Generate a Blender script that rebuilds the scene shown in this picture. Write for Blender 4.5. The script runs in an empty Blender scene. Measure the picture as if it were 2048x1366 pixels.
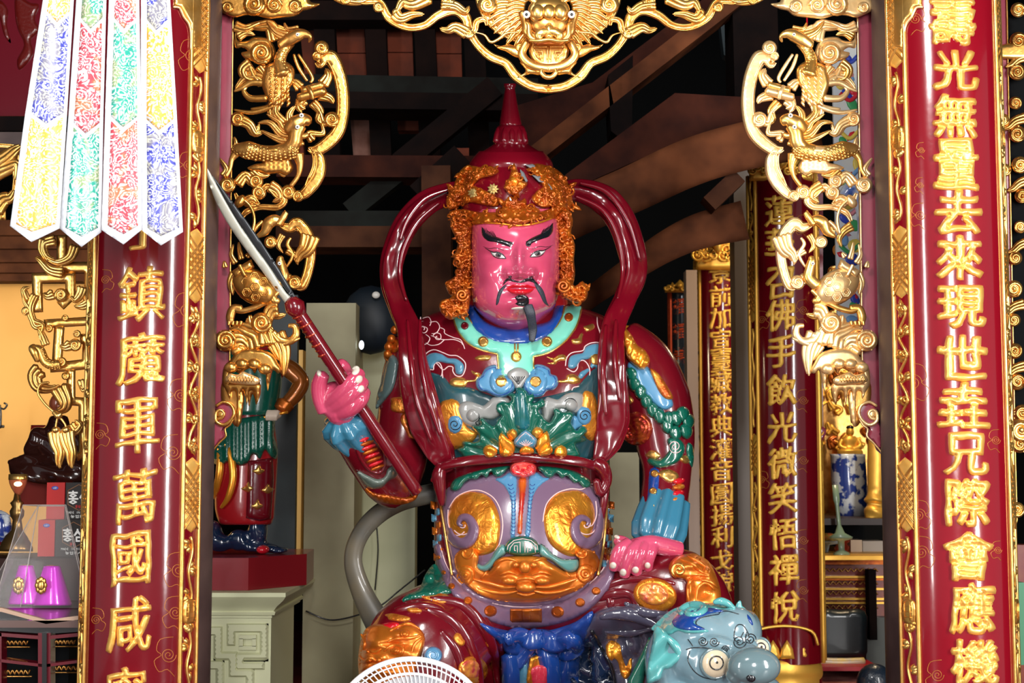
import bpy, math, random
import numpy as np
from mathutils import Vector, noise
from mathutils.bvhtree import BVHTree
from mathutils.geometry import delaunay_2d_cdt
random.seed(7)
SC = bpy.context.scene
COL = SC.collection
sin, cos, pi, rad = math.sin, math.cos, math.pi, math.radians

# ---------------------------------------------------------------- camera
F = 2800.0
PITCH = rad(4.8)
CAM = Vector((0, 0, 1.65))
cd = bpy.data.cameras.new('camera'); cam = bpy.data.objects.new('camera', cd); COL.objects.link(cam)
cam.location = CAM; cam.rotation_euler = (pi/2 + PITCH, 0, 0)
cd.sensor_width = 36; cd.lens = F/2048*36; cd.clip_start = .05; cd.clip_end = 100
SC.camera = cam
cd.dof.use_dof = True; cd.dof.focus_distance = 5.7; cd.dof.aperture_fstop = 5.0

# ---------------------------------------------------------------- world and lights
wd = bpy.data.worlds.new('world'); SC.world = wd; wd.use_nodes = True
wd.node_tree.nodes['Background'].inputs[0].default_value = (.93, .96, 1, 1)
wd.node_tree.nodes['Background'].inputs[1].default_value = .30
SC.view_settings.view_transform = 'Standard'; SC.view_settings.look = 'None'
SC.view_settings.gamma = 1; SC.view_settings.use_curve_mapping = False
SC.view_settings.exposure = 0.0

def area(name, loc, aim, sx, sy, power, col=(1, 1, 1)):
    l = bpy.data.lights.new(name, 'AREA'); l.shape = 'RECTANGLE'; l.size = sx; l.size_y = sy
    l.energy = power; l.color = col
    o = bpy.data.objects.new(name, l); COL.objects.link(o); o.location = loc
    o.rotation_euler = (Vector(aim) - Vector(loc)).to_track_quat('-Z', 'Y').to_euler()
    return o
area('doorway_light_left', (-4.2, 1.0, 2.2), (-.6, 6, 1.6), .5, 3.2, 130, (1, .98, .95))
area('doorway_light_right', (4.0, 1.4, 2.3), (.9, 5.6, 1.7), .5, 3.2, 260, (1, .98, .95))
area('doorway_light_middle', (1.0, -2.2, 2.9), (.1, 6, 1.9), .9, 2.4, 330, (1, .98, .96))
area('raised_key_light', (-.5, 2.4, 4.2), (0.05, 6, 1.9), .5, .5, 98, (1, .98, .95))  # added flash-like key light, not a fixture; set high to shade the face
area('altar_lamp', (2.6, 9.0, 3.6), (2.3, 10, 1.2), .5, .5, 45, (1, .75, .45))
area('side_room_lamp', (-2.9, 7.6, 2.6), (-2.9, 9.2, 1.5), .5, .5, 30, (1, .80, .50))

# ---------------------------------------------------------------- pixel to world
SA, CA = sin(PITCH), cos(PITCH)
def ray(px, py):
    x = (px - 1024)/F; y = -(py - 683)/F
    return Vector((x, CA - y*SA, SA + y*CA))
def W(px, py, d):
    r = ray(px, py); return CAM + r*(d/r.y)
def Wn(P, d):            # numpy Nx2 px + depth array -> Nx3
    P = np.asarray(P, float); x = (P[:, 0]-1024)/F; y = -(P[:, 1]-683)/F
    ry = CA - y*SA; t = d/ry
    return np.stack([x*t, np.broadcast_to(d, t.shape)*1.0, CAM.z + (SA + y*CA)*t], 1)

# ---------------------------------------------------------------- objects
WL = {}
def link(o, parent, loc):
    COL.objects.link(o); WL[o.name] = Vector(loc)
    if parent: o.parent = parent; o.location = Vector(loc) - WL[parent.name]
    else: o.location = loc
def tag(o, label=None, cat=None, group=None, kind=None):
    for k, v in (('label', label), ('category', cat), ('group', group), ('kind', kind)):
        if v: o[k] = v
    return o
def thing(name, label, cat, loc, group=None):
    o = bpy.data.objects.new(name, None); o.empty_display_size = .1
    link(o, None, loc); return tag(o, label, cat, group)
def struct(o, kind='structure'): o['kind'] = kind; return o

def catmull(P, closed=False, n=6):
    P = [tuple(p) for p in P]; m = len(P); out = []
    rng = range(m if closed else m-1)
    for i in rng:
        if closed: a, b, c, d = P[i-1], P[i], P[(i+1) % m], P[(i+2) % m]
        else: a, b, c, d = P[max(i-1, 0)], P[i], P[i+1], P[min(i+2, m-1)]
        for k in range(n):
            t = k/n; t2 = t*t; t3 = t2*t
            out.append(tuple(.5*(2*B+(C-A)*t+(2*A-5*B+4*C-D)*t2+(3*B-A-3*C+D)*t3) for A, B, C, D in zip(a, b, c, d)))
    if not closed: out.append(P[-1])
    return out
def interp(vals, n):
    v = np.asarray(vals, float)
    if v.ndim == 0 or len(v) == 1: return np.full(n, float(v.ravel()[0]))
    return np.interp(np.linspace(0, 1, n), np.linspace(0, 1, len(v)), v)
def spiral(cx, cy, r0, turns=1.75, ph=0., hand=1, n=14, r1=.12, sq=1.):
    N = int(n*turns)+1
    return [(cx + (r0*(1-(1-r1)*i/(N-1)))*cos(ph+hand*2*pi*turns*i/(N-1)), cy + sq*(r0*(1-(1-r1)*i/(N-1)))*sin(ph+hand*2*pi*turns*i/(N-1))) for i in range(N)]
def ell(cx, cy, rx, ry=None, n=22, a=0):
    ry = ry or rx; a = rad(a)
    return [(cx+rx*cos(t)*cos(a)-ry*sin(t)*sin(a), cy+rx*cos(t)*sin(a)+ry*sin(t)*cos(a)) for t in [2*pi*i/n for i in range(n)]]
def rect(x0, y0, x1, y1): return [(x0, y0), (x1, y0), (x1, y1), (x0, y1)]
def densify(O, step):
    out = []
    for i in range(len(O)):
        a, b = O[i], O[(i+1) % len(O)]; L = math.dist(a[:2], b[:2]); k = max(1, int(round(L/step)))
        for j in range(k): out.append((a[0]+(b[0]-a[0])*j/k, a[1]+(b[1]-a[1])*j/k))
    return out
def band(path, w):
    P = np.asarray([p[:2] for p in path], float); T = np.gradient(P, axis=0); T /= np.linalg.norm(T, axis=1)[:, None]+1e-9
    N = np.stack([-T[:, 1], T[:, 0]], 1); ww = interp(w, len(P))[:, None]/2
    return [tuple(p) for p in P+N*ww] + [tuple(p) for p in (P-N*ww)[::-1]]
def mband(P, w):          # mitred outline of a polyline with square corners
    P = [Vector(p[:2]) for p in P]; A = []; B = []
    for i, p in enumerate(P):
        a = (p-P[i-1]).normalized() if i else None; b = (P[i+1]-p).normalized() if i < len(P)-1 else None
        if a is None: n = Vector((-b.y, b.x)); s = 1
        elif b is None: n = Vector((-a.y, a.x)); s = 1
        else:
            n = Vector((-a.y-b.y, a.x+b.x)).normalized(); s = 1/max(.35, n.dot(Vector((-a.y, a.x))))
        A.append(tuple(p+n*w/2*s)); B.append(tuple(p-n*w/2*s))
    return A+B[::-1]
def seg_dist(Q, loops):
    best = np.full(len(Q), 1e9)
    for L in loops:
        A = np.asarray(L, float); B = np.roll(A, -1, 0)
        for s in range(0, len(A), 160):
            a = A[s:s+160]; b = B[s:s+160]; ab = b-a; l2 = (ab**2).sum(1)+1e-12
            ap = Q[:, None]-a[None]; t = np.clip((ap*ab).sum(2)/l2, 0, 1)
            dd = ((ap-ab*t[..., None])**2).sum(2).min(1); best = np.minimum(best, dd)
    return np.sqrt(best)
def winding(Q, loops):
    w = np.zeros(len(Q), int)
    for L in loops:
        A = np.asarray(L, float); B = np.roll(A, -1, 0)
        y = Q[:, 1][:, None]; up = (A[None, :, 1] <= y) & (B[None, :, 1] > y); dn = (A[None, :, 1] > y) & (B[None, :, 1] <= y)
        cr = (B[None, :, 0]-A[None, :, 0])*(y-A[None, :, 1]) - (Q[:, 0][:, None]-A[None, :, 0])*(B[None, :, 1]-A[None, :, 1])
        w += (up & (cr > 0)).sum(1) - (dn & (cr < 0)).sum(1)
    return w

class Surf:              # a surface looked at along camera rays: mesh (BVH) or depth function
    def __init__(s, obj=None, d=None, fn=None):
        s.fn = fn; s.d = d; s.b = None
        if obj is not None:
            objs = obj if isinstance(obj, (list, tuple)) else [obj]; V = []; Fc = []
            for o in objs:
                k = len(V); wl = WL[o.name]; V += [v.co+wl for v in o.data.vertices]; Fc += [[i+k for i in p.vertices] for p in o.data.polygons]
            s.b = BVHTree.FromPolygons(V, Fc)
    def depth(s, P):
        P = np.asarray([p[:2] for p in P], float)
        if s.d is not None: return np.full(len(P), float(s.d))
        if s.fn: return np.array([s.fn(x, y) for x, y in P])
        out = np.full(len(P), np.nan)
        for i, (x, y) in enumerate(P):
            r = ray(x, y).normalized(); h = s.b.ray_cast(CAM, r)[0]
            if h is not None: out[i] = h.y
        bad = np.isnan(out)
        if bad.all(): out[:] = 6
        elif bad.any():
            g = np.where(~bad)[0]
            for i in np.where(bad)[0]: out[i] = out[g[np.argmin(((P[g]-P[i])**2).sum(1))]] + .004
        return out
def asurf(s):
    return s if isinstance(s, Surf) else Surf(d=s) if isinstance(s, (int, float)) else Surf(fn=s)

class MB:
    def __init__(s): s.v = []; s.f = []; s.mi = []; s.n = 0; s.m = 0
    def add(s, V, Fc):
        s.v.append(np.asarray(V, float).reshape(-1, 3)); k = s.n; s.n += len(s.v[-1])
        for f in Fc: s.f.append([i+k for i in f]); s.mi.append(s.m)
        return s
    # raised piece following a surface; px outline(s); h in metres; ew = rounded edge width px
    def relief(s, loops, surf, h=.01, ew=6, step=6, hf=None, thick=0, sm=0, embed=.004, base=0, dome=0, mapf=None):
        if loops and isinstance(loops[0][0], (int, float)): loops = [loops]
        L = []
        for O in loops:
            if sm: O = catmull(O, True, sm)
            L.append(densify(O, step))
        A = np.concatenate([np.asarray(o) for o in L]); x0, y0 = A.min(0); x1, y1 = A.max(0)
        gx = np.arange(x0+step*.5, x1, step); gy = np.arange(y0+step*.5, y1, step*.87)
        G = np.array([(x+(step/2 if j % 2 else 0), y) for j, y in enumerate(gy) for x in gx]) if len(gx) and len(gy) else np.zeros((0, 2))
        if len(G):
            G = G[winding(G, L) != 0]
        if len(G): G = G[seg_dist(G, L) > step*.45]
        P = np.concatenate([A, G]) if len(G) else A
        E = []; k = 0
        for o in L: E += [(k+i, k+(i+1) % len(o)) for i in range(len(o))]; k += len(o)
        r = delaunay_2d_cdt([Vector(p) for p in P], E, [], 0, 1e-5)
        Q = np.array([tuple(v) for v in r[0]]); T = np.array([t for t in r[2]])
        if not len(T): return s
        cen = Q[T].mean(1); T = T[winding(cen, L) != 0]
        if not len(T): return s
        dist = seg_dist(Q, L); edge = dist < 1e-3
        u = np.clip(dist/ew, 0, 1); H = base + h*np.sqrt(np.clip(1-(1-u)**2, 0, 1))
        if dome: H = H + dome*(1-np.exp(-dist/(ew*2.5)))
        if hf is not None: H = H + np.array([hf(x, y, dd) for (x, y), dd in zip(Q, dist)])*np.clip(dist/(step*1.2), 0, 1)
        if mapf: V = mapf(Q, H); BQ = mapf(Q, H*0-(thick or embed))
        else:
            D = asurf(surf).depth(Q); V = Wn(Q, D-H); BQ = Wn(Q, D+(thick or embed))
        tri = [tuple(int(i) for i in t) for t in T]
        # orientation: towards the camera
        fl = []
        for a, b, c in tri:
            ar = (Q[b, 0]-Q[a, 0])*(Q[c, 1]-Q[a, 1])-(Q[c, 0]-Q[a, 0])*(Q[b, 1]-Q[a, 1])
            fl.append((a, b, c) if ar < 0 else (a, c, b))
        cnt = {}
        for a, b, c in fl:
            for e in ((a, b), (b, c), (c, a)): cnt[e] = 1
        n = len(Q); bnd = [e for e in cnt if (e[1], e[0]) not in cnt]
        bv = sorted({i for e in bnd for i in e}); mp = {i: n+j for j, i in enumerate(bv)}
        BV = BQ[bv]; VV = np.concatenate([V, BV]); FF = list(fl)
        for a, b in bnd: FF.append((b, a, mp[a], mp[b]))
        if thick:
            VV = np.concatenate([V, BQ]); k = len(V); FF = list(fl)
            for a, b in bnd: FF.append((b, a, k+a, k+b))
            FF += [(k+c, k+b, k+a) for a, b, c in fl]
        return s.add(VV, FF)
    # tube through world points
    def tube(s, P, R, n=8, flat=1., rip=0, amp=0., caps=True, up=None, tw=0, rp=0):
        P = [Vector(p) for p in P]; m = len(P); R = interp(R, m); fl = interp(flat, m); up = Vector(up or (0, -1, 0)); V = []; Fc = []
        pb = None
        for i in range(m):
            T = (P[min(i+1, m-1)]-P[max(i-1, 0)]).normalized(); B = T.cross(up)
            if B.length < .05: B = pb.copy() if pb else T.orthogonal()
            B.normalize()
            if pb and B.dot(pb) < 0 and not tw: B = -B
            pb = B; N = B.cross(T)
            for j in range(n):
                t = 2*pi*j/n+tw*i/m; r = R[i]*(1+amp*cos(rip*t+rp*i))
                V.append(P[i]+B*(r*cos(t))+N*(r*fl[i]*sin(t)))
        for i in range(m-1):
            for j in range(n):
                a = i*n+j; b = i*n+(j+1) % n; Fc.append((a, b, b+n, a+n))
        if caps:
            k = len(V); V.append(P[0]-(P[1]-P[0]).normalized()*R[0]*.5); V.append(P[-1]+(P[-1]-P[-2]).normalized()*R[-1]*.5)
            for j in range(n): Fc.append(((j+1) % n, j, k)); Fc.append(((m-1)*n+j, (m-1)*n+(j+1) % n, k+1))
        return s.add([tuple(v) for v in V], Fc)
    # tube given in pixels (x, y, z towards camera in px units) around depth d0
    def pt(s, P, R, d0=6.2, n=10, sm=5, **kw):
        P = [(p[0], p[1], p[2] if len(p) > 2 else 0) for p in P]; m = len(P)
        if sm: Q = catmull(P, False, sm)
        else: Q = P
        k = d0/F; R = interp(R, len(Q))*k
        return s.tube([W(x, y, d0-z*k) for x, y, z in Q], R, n, **kw)
    # thin line laid on a surface
    def line(s, P, surf, r=1.2, lift=.5, sm=0, n=6, closed=False, k=None, flat=1.):
        if sm: P = catmull(P, closed, sm)
        if closed: P = list(P)+[P[0]]
        P = densify_open(P, 6) if not sm else P
        D = asurf(surf).depth(P); k = D.mean()/F
        pts = [W(p[0], p[1], d-lift*k) for p, d in zip(P, D)]
        return s.tube(pts, interp(r, len(pts))*k, n, flat=flat)
    def ball(s, x, y, z, rx, ry=None, rz=None, d0=6.2, n=16, a=0, yaw=0):
        ry = ry or rx; rz = rz or rx; k = d0/F; c = W(x, y, d0-z*k); V = []; Fc = []; m = n//2
        a = -rad(a); yw = rad(yaw)
        for i in range(m+1):
            p = pi*i/m
            for j in range(n):
                t = 2*pi*j/n; X, Y, Z = rx*sin(p)*cos(t), rz*sin(p)*sin(t), ry*cos(p)
                X, Y = X*cos(yw)-Y*sin(yw), X*sin(yw)+Y*cos(yw)
                X, Z = X*cos(a)-Z*sin(a), X*sin(a)+Z*cos(a); V.append((c.x+X*k, c.y+Y*k, c.z+Z*k))
        for i in range(m):
            for j in range(n):
                q = (i*n+j, i*n+(j+1) % n, (i+1)*n+(j+1) % n, (i+1)*n+j)
                if i == 0: Fc.append((q[0], q[3], q[2]))
                elif i == m-1: Fc.append((q[0], q[3], q[1]))
                else: Fc.append(q[::-1])
        return s.add(V, Fc)
    # stacked horizontal rings in px: rows (y, cx, rx, z, rz[, power])
    def stack(s, rows, d0=6.2, n=48, sm=5, fn=None):
        rows = [tuple(r) + ((2.,) if len(r) < 6 else ()) for r in rows]; Q = catmull(rows, False, sm) if sm else rows
        k = d0/F; V = []; Fc = []
        for y, cx, rx, z, rz, pw in Q:
            for j in range(n):
                t = 2*pi*j/n; c, q = cos(t), sin(t); e = 2/pw
                X = rx*abs(c)**e*(1 if c > 0 else -1); Z = rz*abs(q)**e*(1 if q > 0 else -1)
                if fn: X, Z = fn(y, t, X, Z)
                V.append(tuple(W(cx+X, y, d0-(z+Z)*k)))
        m = len(Q)
        for i in range(m-1):
            for j in range(n):
                a = i*n+j; b = i*n+(j+1) % n; Fc.append((a, a+n, b+n, b))
        Fc.append(tuple(range(n))); Fc.append(tuple(range((m-1)*n, m*n))[::-1])
        return s.add(V, Fc)
    def box(s, x0, y0, z0, x1, y1, z1):
        V = [(x, y, z) for x in (x0, x1) for y in (y0, y1) for z in (z0, z1)]
        return s.add(V, [(0, 1, 3, 2), (4, 6, 7, 5), (0, 4, 5, 1), (2, 3, 7, 6), (0, 2, 6, 4), (1, 5, 7, 3)])
    def pbox(s, x0, y0, x1, y1, d0, d1):      # px rectangle between depths
        a = W(x0, y1, d0); b = W(x1, y0, d0); return s.box(a.x, d0, a.z, b.x, d1, b.z)
    def prism(s, poly, d0, d1):               # px polygon at depth d0, extruded to d1 in world y
        A = [W(x, y, d0) for x, y in poly]; n = len(A)
        V = [tuple(p) for p in A]+[(p.x, d1, p.z) for p in A]
        return s.add(V, [tuple(range(n))[::-1], tuple(range(n, 2*n))]+[(i, (i+1) % n, n+(i+1) % n, n+i) for i in range(n)])
    def bar(s, a, b, w, h, up=(0, 0, 1)):     # beam between two world points
        a = Vector(a); b = Vector(b); T = (b-a).normalized(); S = T.cross(Vector(up)).normalized()*w/2; U = S.cross(T).normalized()*h/2
        V = [tuple(p+i*S+j*U) for p in (a, b) for i, j in ((-1, -1), (1, -1), (1, 1), (-1, 1))]
        return s.add(V, [(3, 2, 1, 0), (4, 5, 6, 7)]+[(i, (i+1) % 4, 4+(i+1) % 4, 4+i) for i in range(4)])
    def lathe(s, c, prof, n=32, ry=None):     # world centre c, prof (r, z)
        V = [(c[0]+r*cos(2*pi*j/n), c[1]+r*sin(2*pi*j/n)*(ry or 1), c[2]+z) for r, z in prof for j in range(n)]; m = len(prof)
        return s.add(V, [(i*n+j, i*n+(j+1) % n, (i+1)*n+(j+1) % n, (i+1)*n+j) for i in range(m-1) for j in range(n)]+[tuple(range(n))[::-1], tuple(range((m-1)*n, m*n))])
    def mirror(s, cx, d0):                    # mirror copy about pixel column cx (plane through camera rays is fine for thin depth)
        X = W(cx, 683, d0).x; V = np.concatenate(s.v) if s.v else np.zeros((0, 3)); V = V.copy(); V[:, 0] = 2*X-V[:, 0]
        o = MB(); o.v = [V]; o.n = len(V); o.f = [f[::-1] for f in s.f]; o.mi = list(s.mi); return o
    def remesh(s, voxel, it=4):
        me = bpy.data.meshes.new('t'); me.from_pydata([tuple(v) for v in np.concatenate(s.v)], [], s.f)
        o = bpy.data.objects.new('t', me); COL.objects.link(o)
        m = o.modifiers.new('r', 'REMESH'); m.mode = 'VOXEL'; m.voxel_size = voxel
        if it: m = o.modifiers.new('s', 'SMOOTH'); m.iterations = it; m.factor = .5
        dg = bpy.context.evaluated_depsgraph_get(); dg.update(); e = o.evaluated_get(dg); r = e.to_mesh()
        V = np.empty(len(r.vertices)*3); r.vertices.foreach_get('co', V); V = V.reshape(-1, 3); Fc = [tuple(p.vertices) for p in r.polygons]
        e.to_mesh_clear(); bpy.data.objects.remove(o); bpy.data.meshes.remove(me)
        q = MB(); q.add(V, Fc); return q
    def displace(s, fn):                      # fn(Vector world) -> offset along -y (towards the viewer side), metres
        V = np.concatenate(s.v); s.v = [np.array([(x, y-fn(x, y, z), z) for x, y, z in V])]; return s
    def build(s, name, mats, parent=None, label=None, smooth=True, loc=None, cat=None, group=None, kind=None):
        V = np.concatenate(s.v) if s.v else np.zeros((0, 3))
        if parent is not None: L = WL[parent.name]
        else:
            L = Vector(loc) if loc else Vector(((V[:, 0].min()+V[:, 0].max())/2, (V[:, 1].min()+V[:, 1].max())/2, V[:, 2].min()))
        me = bpy.data.meshes.new(name); me.from_pydata([tuple(v) for v in (V-np.array(L))], [], s.f)
        for m in (mats if isinstance(mats, (list, tuple)) else [mats]): me.materials.append(m)
        if any(s.mi): me.polygons.foreach_set('material_index', s.mi)
        if smooth is True: me.polygons.foreach_set('use_smooth', [True]*len(me.polygons))
        me.update(); me.validate()
        if smooth == 'auto':
            me.polygons.foreach_set('use_smooth', [True]*len(me.polygons)); me.set_sharp_from_angle(angle=rad(35))
        o = bpy.data.objects.new(name, me); link(o, parent, L); return tag(o, label, cat, group, kind)
def densify_open(P, step):
    out = []
    for a, b in zip(P[:-1], P[1:]):
        k = max(1, int(round(math.dist(a[:2], b[:2])/step)))
        for j in range(k): out.append((a[0]+(b[0]-a[0])*j/k, a[1]+(b[1]-a[1])*j/k))
    return out+[tuple(P[-1][:2])]

# glyph outlines of one character in a unit box, y down
_G = {}
def glyph(ch, bold=.022, res=4, warp=0., slant=0.):
    key = (ch, bold, warp, slant)
    if key in _G: return _G[key]
    c = bpy.data.curves.new('g', 'FONT'); c.body = ch; c.resolution_u = res; o = bpy.data.objects.new('g', c); COL.objects.link(o)
    dg = bpy.context.evaluated_depsgraph_get(); dg.update(); e = o.evaluated_get(dg).to_curve(dg); loops = []
    from mathutils.geometry import interpolate_bezier as ib
    for sp in e.splines:
        B = sp.bezier_points; pts = []
        for i in range(len(B)):
            a, b = B[i], B[(i+1) % len(B)]
            straight = (a.handle_right-a.co).length < 1e-4 and (b.handle_left-b.co).length < 1e-4
            q = ib(a.co, a.handle_right, b.handle_left, b.co, 2 if straight else res)
            pts += [(p.x, p.y) for p in q[:-1]]
        loops.append(pts)
    bpy.data.objects.remove(o); bpy.data.curves.remove(c)
    A = np.concatenate([np.array(l) for l in loops]); lo, hi = A.min(0), A.max(0); sc = 1/max(hi-lo); ce = (lo+hi)/2
    out = []; sg = 1 if sum(((np.array(l)[:, 0]*np.roll(np.array(l)[:, 1], -1)-np.roll(np.array(l)[:, 0], -1)*np.array(l)[:, 1]).sum()) for l in loops) > 0 else -1
    for l in loops:
        p = (np.array(densify([tuple(q) for q in l], .06/sc*.6))-ce)*sc
        T = np.roll(p, -1, 0)-np.roll(p, 1, 0); T /= np.linalg.norm(T, axis=1)[:, None]+1e-9
        N = np.stack([T[:, 1], -T[:, 0]], 1)
        p = p + N*np.array([bold, bold*(1 if slant == 0 else .5)])*sg; p[:, 1] += slant*p[:, 0]
        if warp: p = p+np.array([[noise.noise((x*3, y*3, ord(ch[0]) % 97)), noise.noise((x*3+9, y*3, ord(ch[0]) % 89))] for x, y in p])*warp
        out.append([(x, -y) for x, y in p])
    # check the push went outwards (area grows)
    _G[key] = out; return out

# ---------------------------------------------------------------- materials
def mat(name, col, rough=.4, metal=0., spec=.5, coat=0., bump=0., bscale=60., var=None, vscale=8., vdet=3, fn=None, emit=None, es=1, alpha=None, trans=0, bdist=.004, crough=.05, sheen=0):
    m = bpy.data.materials.new(name); m.use_nodes = True; nt = m.node_tree; b = nt.nodes['Principled BSDF']
    c = tuple(col)+(1,); b.inputs['Base Color'].default_value = c; b.inputs['Roughness'].default_value = rough
    b.inputs['Metallic'].default_value = metal; b.inputs['Specular IOR Level'].default_value = spec
    b.inputs['Coat Weight'].default_value = coat; b.inputs['Coat Roughness'].default_value = crough
    if trans: b.inputs['Transmission Weight'].default_value = trans
    if alpha is not None: b.inputs['Alpha'].default_value = alpha
    if emit: b.inputs['Emission Color'].default_value = tuple(emit)+(1,); b.inputs['Emission Strength'].default_value = es
    tc = nt.nodes.new('ShaderNodeTexCoord')
    if var:
        nz = nt.nodes.new('ShaderNodeTexNoise'); nz.inputs['Scale'].default_value = vscale; nz.inputs['Detail'].default_value = vdet
        nt.links.new(tc.outputs['Object'], nz.inputs['Vector']); r = nt.nodes.new('ShaderNodeValToRGB')
        r.color_ramp.elements[0].position = .35; r.color_ramp.elements[1].position = .65
        r.color_ramp.elements[0].color = c; r.color_ramp.elements[1].color = tuple(var)+(1,)
        nt.links.new(nz.outputs['Fac'], r.inputs['Fac']); nt.links.new(r.outputs['Color'], b.inputs['Base Color'])
    if bump:
        nb = nt.nodes.new('ShaderNodeTexNoise'); nb.inputs['Scale'].default_value = bscale; nb.inputs['Detail'].default_value = 4
        nt.links.new(tc.outputs['Object'], nb.inputs['Vector']); bp = nt.nodes.new('ShaderNodeBump'); bp.inputs['Strength'].default_value = bump
        bp.inputs['Distance'].default_value = bdist
        nt.links.new(nb.outputs['Fac'], bp.inputs['Height']); nt.links.new(bp.outputs['Normal'], b.inputs['Normal'])
        m['bump'] = bp.name
    if fn: fn(nt, b, tc)
    return m
def crumple(scale=40, strength=.8, dist=.01):   # foil-like crumpled relief
    def f(nt, b, tc):
        v = nt.nodes.new('ShaderNodeTexVoronoi'); v.inputs['Scale'].default_value = scale; v.feature = 'SMOOTH_F1'
        n = nt.nodes.new('ShaderNodeTexNoise'); n.inputs['Scale'].default_value = scale*.7; n.inputs['Distortion'].default_value = 1.5
        nt.links.new(tc.outputs['Object'], n.inputs['Vector']); a = nt.nodes.new('ShaderNodeVectorMath'); a.operation = 'MULTIPLY_ADD'
        nt.links.new(n.outputs['Color'], a.inputs[0]); a.inputs[1].default_value = (.06,)*3; nt.links.new(tc.outputs['Object'], a.inputs[2])
        nt.links.new(a.outputs[0], v.inputs['Vector'])
        bp = nt.nodes.new('ShaderNodeBump'); bp.inputs['Strength'].default_value = strength; bp.inputs['Distance'].default_value = dist
        nt.links.new(v.outputs['Distance'], bp.inputs['Height']); nt.links.new(bp.outputs['Normal'], b.inputs['Normal'])
    return f
M = {}
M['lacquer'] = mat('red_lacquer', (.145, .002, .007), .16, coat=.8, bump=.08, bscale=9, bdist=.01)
M['lacquer_lit'] = mat('lit_red_lacquer', (.22, .003, .011), .16, coat=.8, bump=.08, bscale=9, bdist=.01)  # same lacquer, brightened in colour for the stronger light on the right board
M['lacquer_dark'] = mat('dark_red_lacquer', (.13, .004, .012), .25, coat=.5, bump=.1, bscale=12)
M['maroon'] = mat('maroon_paint', (.13, .003, .009), .22, coat=.6, bump=.12, bscale=14, bdist=.01)
M['scarf'] = mat('scarf_red_paint', (.14, .002, .009), .2, coat=.7, bump=.15, bscale=10, bdist=.01)
M['redrobe'] = mat('red_robe_paint', (.33, .008, .012), .25, coat=.6, bump=.15, bscale=14, bdist=.01)
M['gold'] = mat('gilding', (.92, .56, .17), .30, .90, coat=.2, bump=.2, bscale=45, var=(.82, .42, .09), vscale=14)
M['goldlt'] = mat('pale_and_lit_gilding', (1., .72, .36), .33, .75, coat=.3, bump=.15, bscale=40, var=(.96, .60, .24), vscale=12)  # pale gold of rails, also the lit copy for the right bracket
M['golddk'] = mat('dark_gilding', (.50, .22, .05), .30, .9, bump=.25, bscale=50, var=(.72, .38, .10), vscale=18)
M['goldch'] = mat('gold_letter_paint', (1., .60, .15), .34, .55, coat=.3, bump=.1, bscale=60, var=(.97, .52, .10), vscale=20)
M['copper'] = mat('copper_gold_paint', (.62, .16, .012), .36, .6, coat=.25, bump=.25, bscale=35, var=(.36, .065, .005), vscale=12, bdist=.006)
M['foil'] = mat('crumpled_gold_foil', (.95, .40, .04), .32, .75, coat=.2, var=(.78, .22, .02), vscale=8, fn=crumple(26, .6, .010))
M['pink'] = mat('pink_skin_paint', (.56, .075, .155), .17, coat=.9, bump=.05, bscale=12, var=(.48, .05, .11), vscale=6, bdist=.01)
M['lip'] = mat('red_lip_paint', (.55, .008, .02), .2, coat=.8)
M['ink'] = mat('black_paint', (.008, .009, .012), .25, coat=.5)
M['inksoft'] = mat('dark_grey_hair', (.03, .035, .05), .5, bump=.5, bscale=200)
M['white'] = mat('white_paint', (.75, .73, .68), .3, coat=.4)
M['nail'] = mat('cream_nail_paint', (.75, .68, .58), .25, coat=.6)
M['turq'] = mat('turquoise_paint', (.16, .55, .43), .3, coat=.6, bump=.05)
M['blue'] = mat('deep_blue_paint', (.008, .05, .26), .25, coat=.7, bump=.12, bscale=14, bdist=.01)
M['sky'] = mat('light_blue_paint', (.075, .24, .42), .28, coat=.6, bump=.05)
M['skydk'] = mat('slate_blue_paint', (.07, .22, .33), .28, coat=.6, bump=.05)
M['teal'] = mat('dark_teal_paint', (.012, .075, .095), .25, coat=.7, bump=.08, bscale=14, var=(.02, .05, .06))
M['green'] = mat('deep_green_paint', (.004, .10, .065), .22, coat=.8, bump=.1, bscale=16, bdist=.01)
M['mauve'] = mat('mauve_paint', (.17, .10, .165), .28, coat=.6, bump=.06)
M['grey'] = mat('warm_grey_paint', (.27, .27, .26), .3, coat=.6, bump=.05)
M['slate'] = mat('slate_robe_paint', (.065, .062, .10), .22, coat=.8, bump=.15, bscale=12, bdist=.012)
M['navy'] = mat('navy_boot_paint', (.008, .02, .055), .15, coat=.9, bump=.1, bscale=10)
M['tail'] = mat('taupe_scarf_paint', (.14, .115, .075), .35, coat=.3, bump=.15, bscale=12, var=(.09, .09, .08), vscale=5)
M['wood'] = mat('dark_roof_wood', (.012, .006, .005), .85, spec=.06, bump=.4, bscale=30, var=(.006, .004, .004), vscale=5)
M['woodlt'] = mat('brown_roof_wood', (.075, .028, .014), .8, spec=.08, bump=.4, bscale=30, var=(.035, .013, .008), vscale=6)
M['post'] = mat('purple_brown_post', (.105, .066, .058), .5, bump=.2, bscale=20, var=(.06, .036, .034), vscale=5)
M['frame'] = mat('plum_red_frame_paint', (.24, .03, .055), .3, coat=.5, bump=.06)
M['cream'] = mat('cream_wall_paint', (.62, .63, .40), .5, bump=.08, bscale=20)
M['creamdk'] = mat('faded_cream_paint', (.36, .33, .20), .6, bump=.1, bscale=12, var=(.27, .24, .14), vscale=3)
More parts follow.
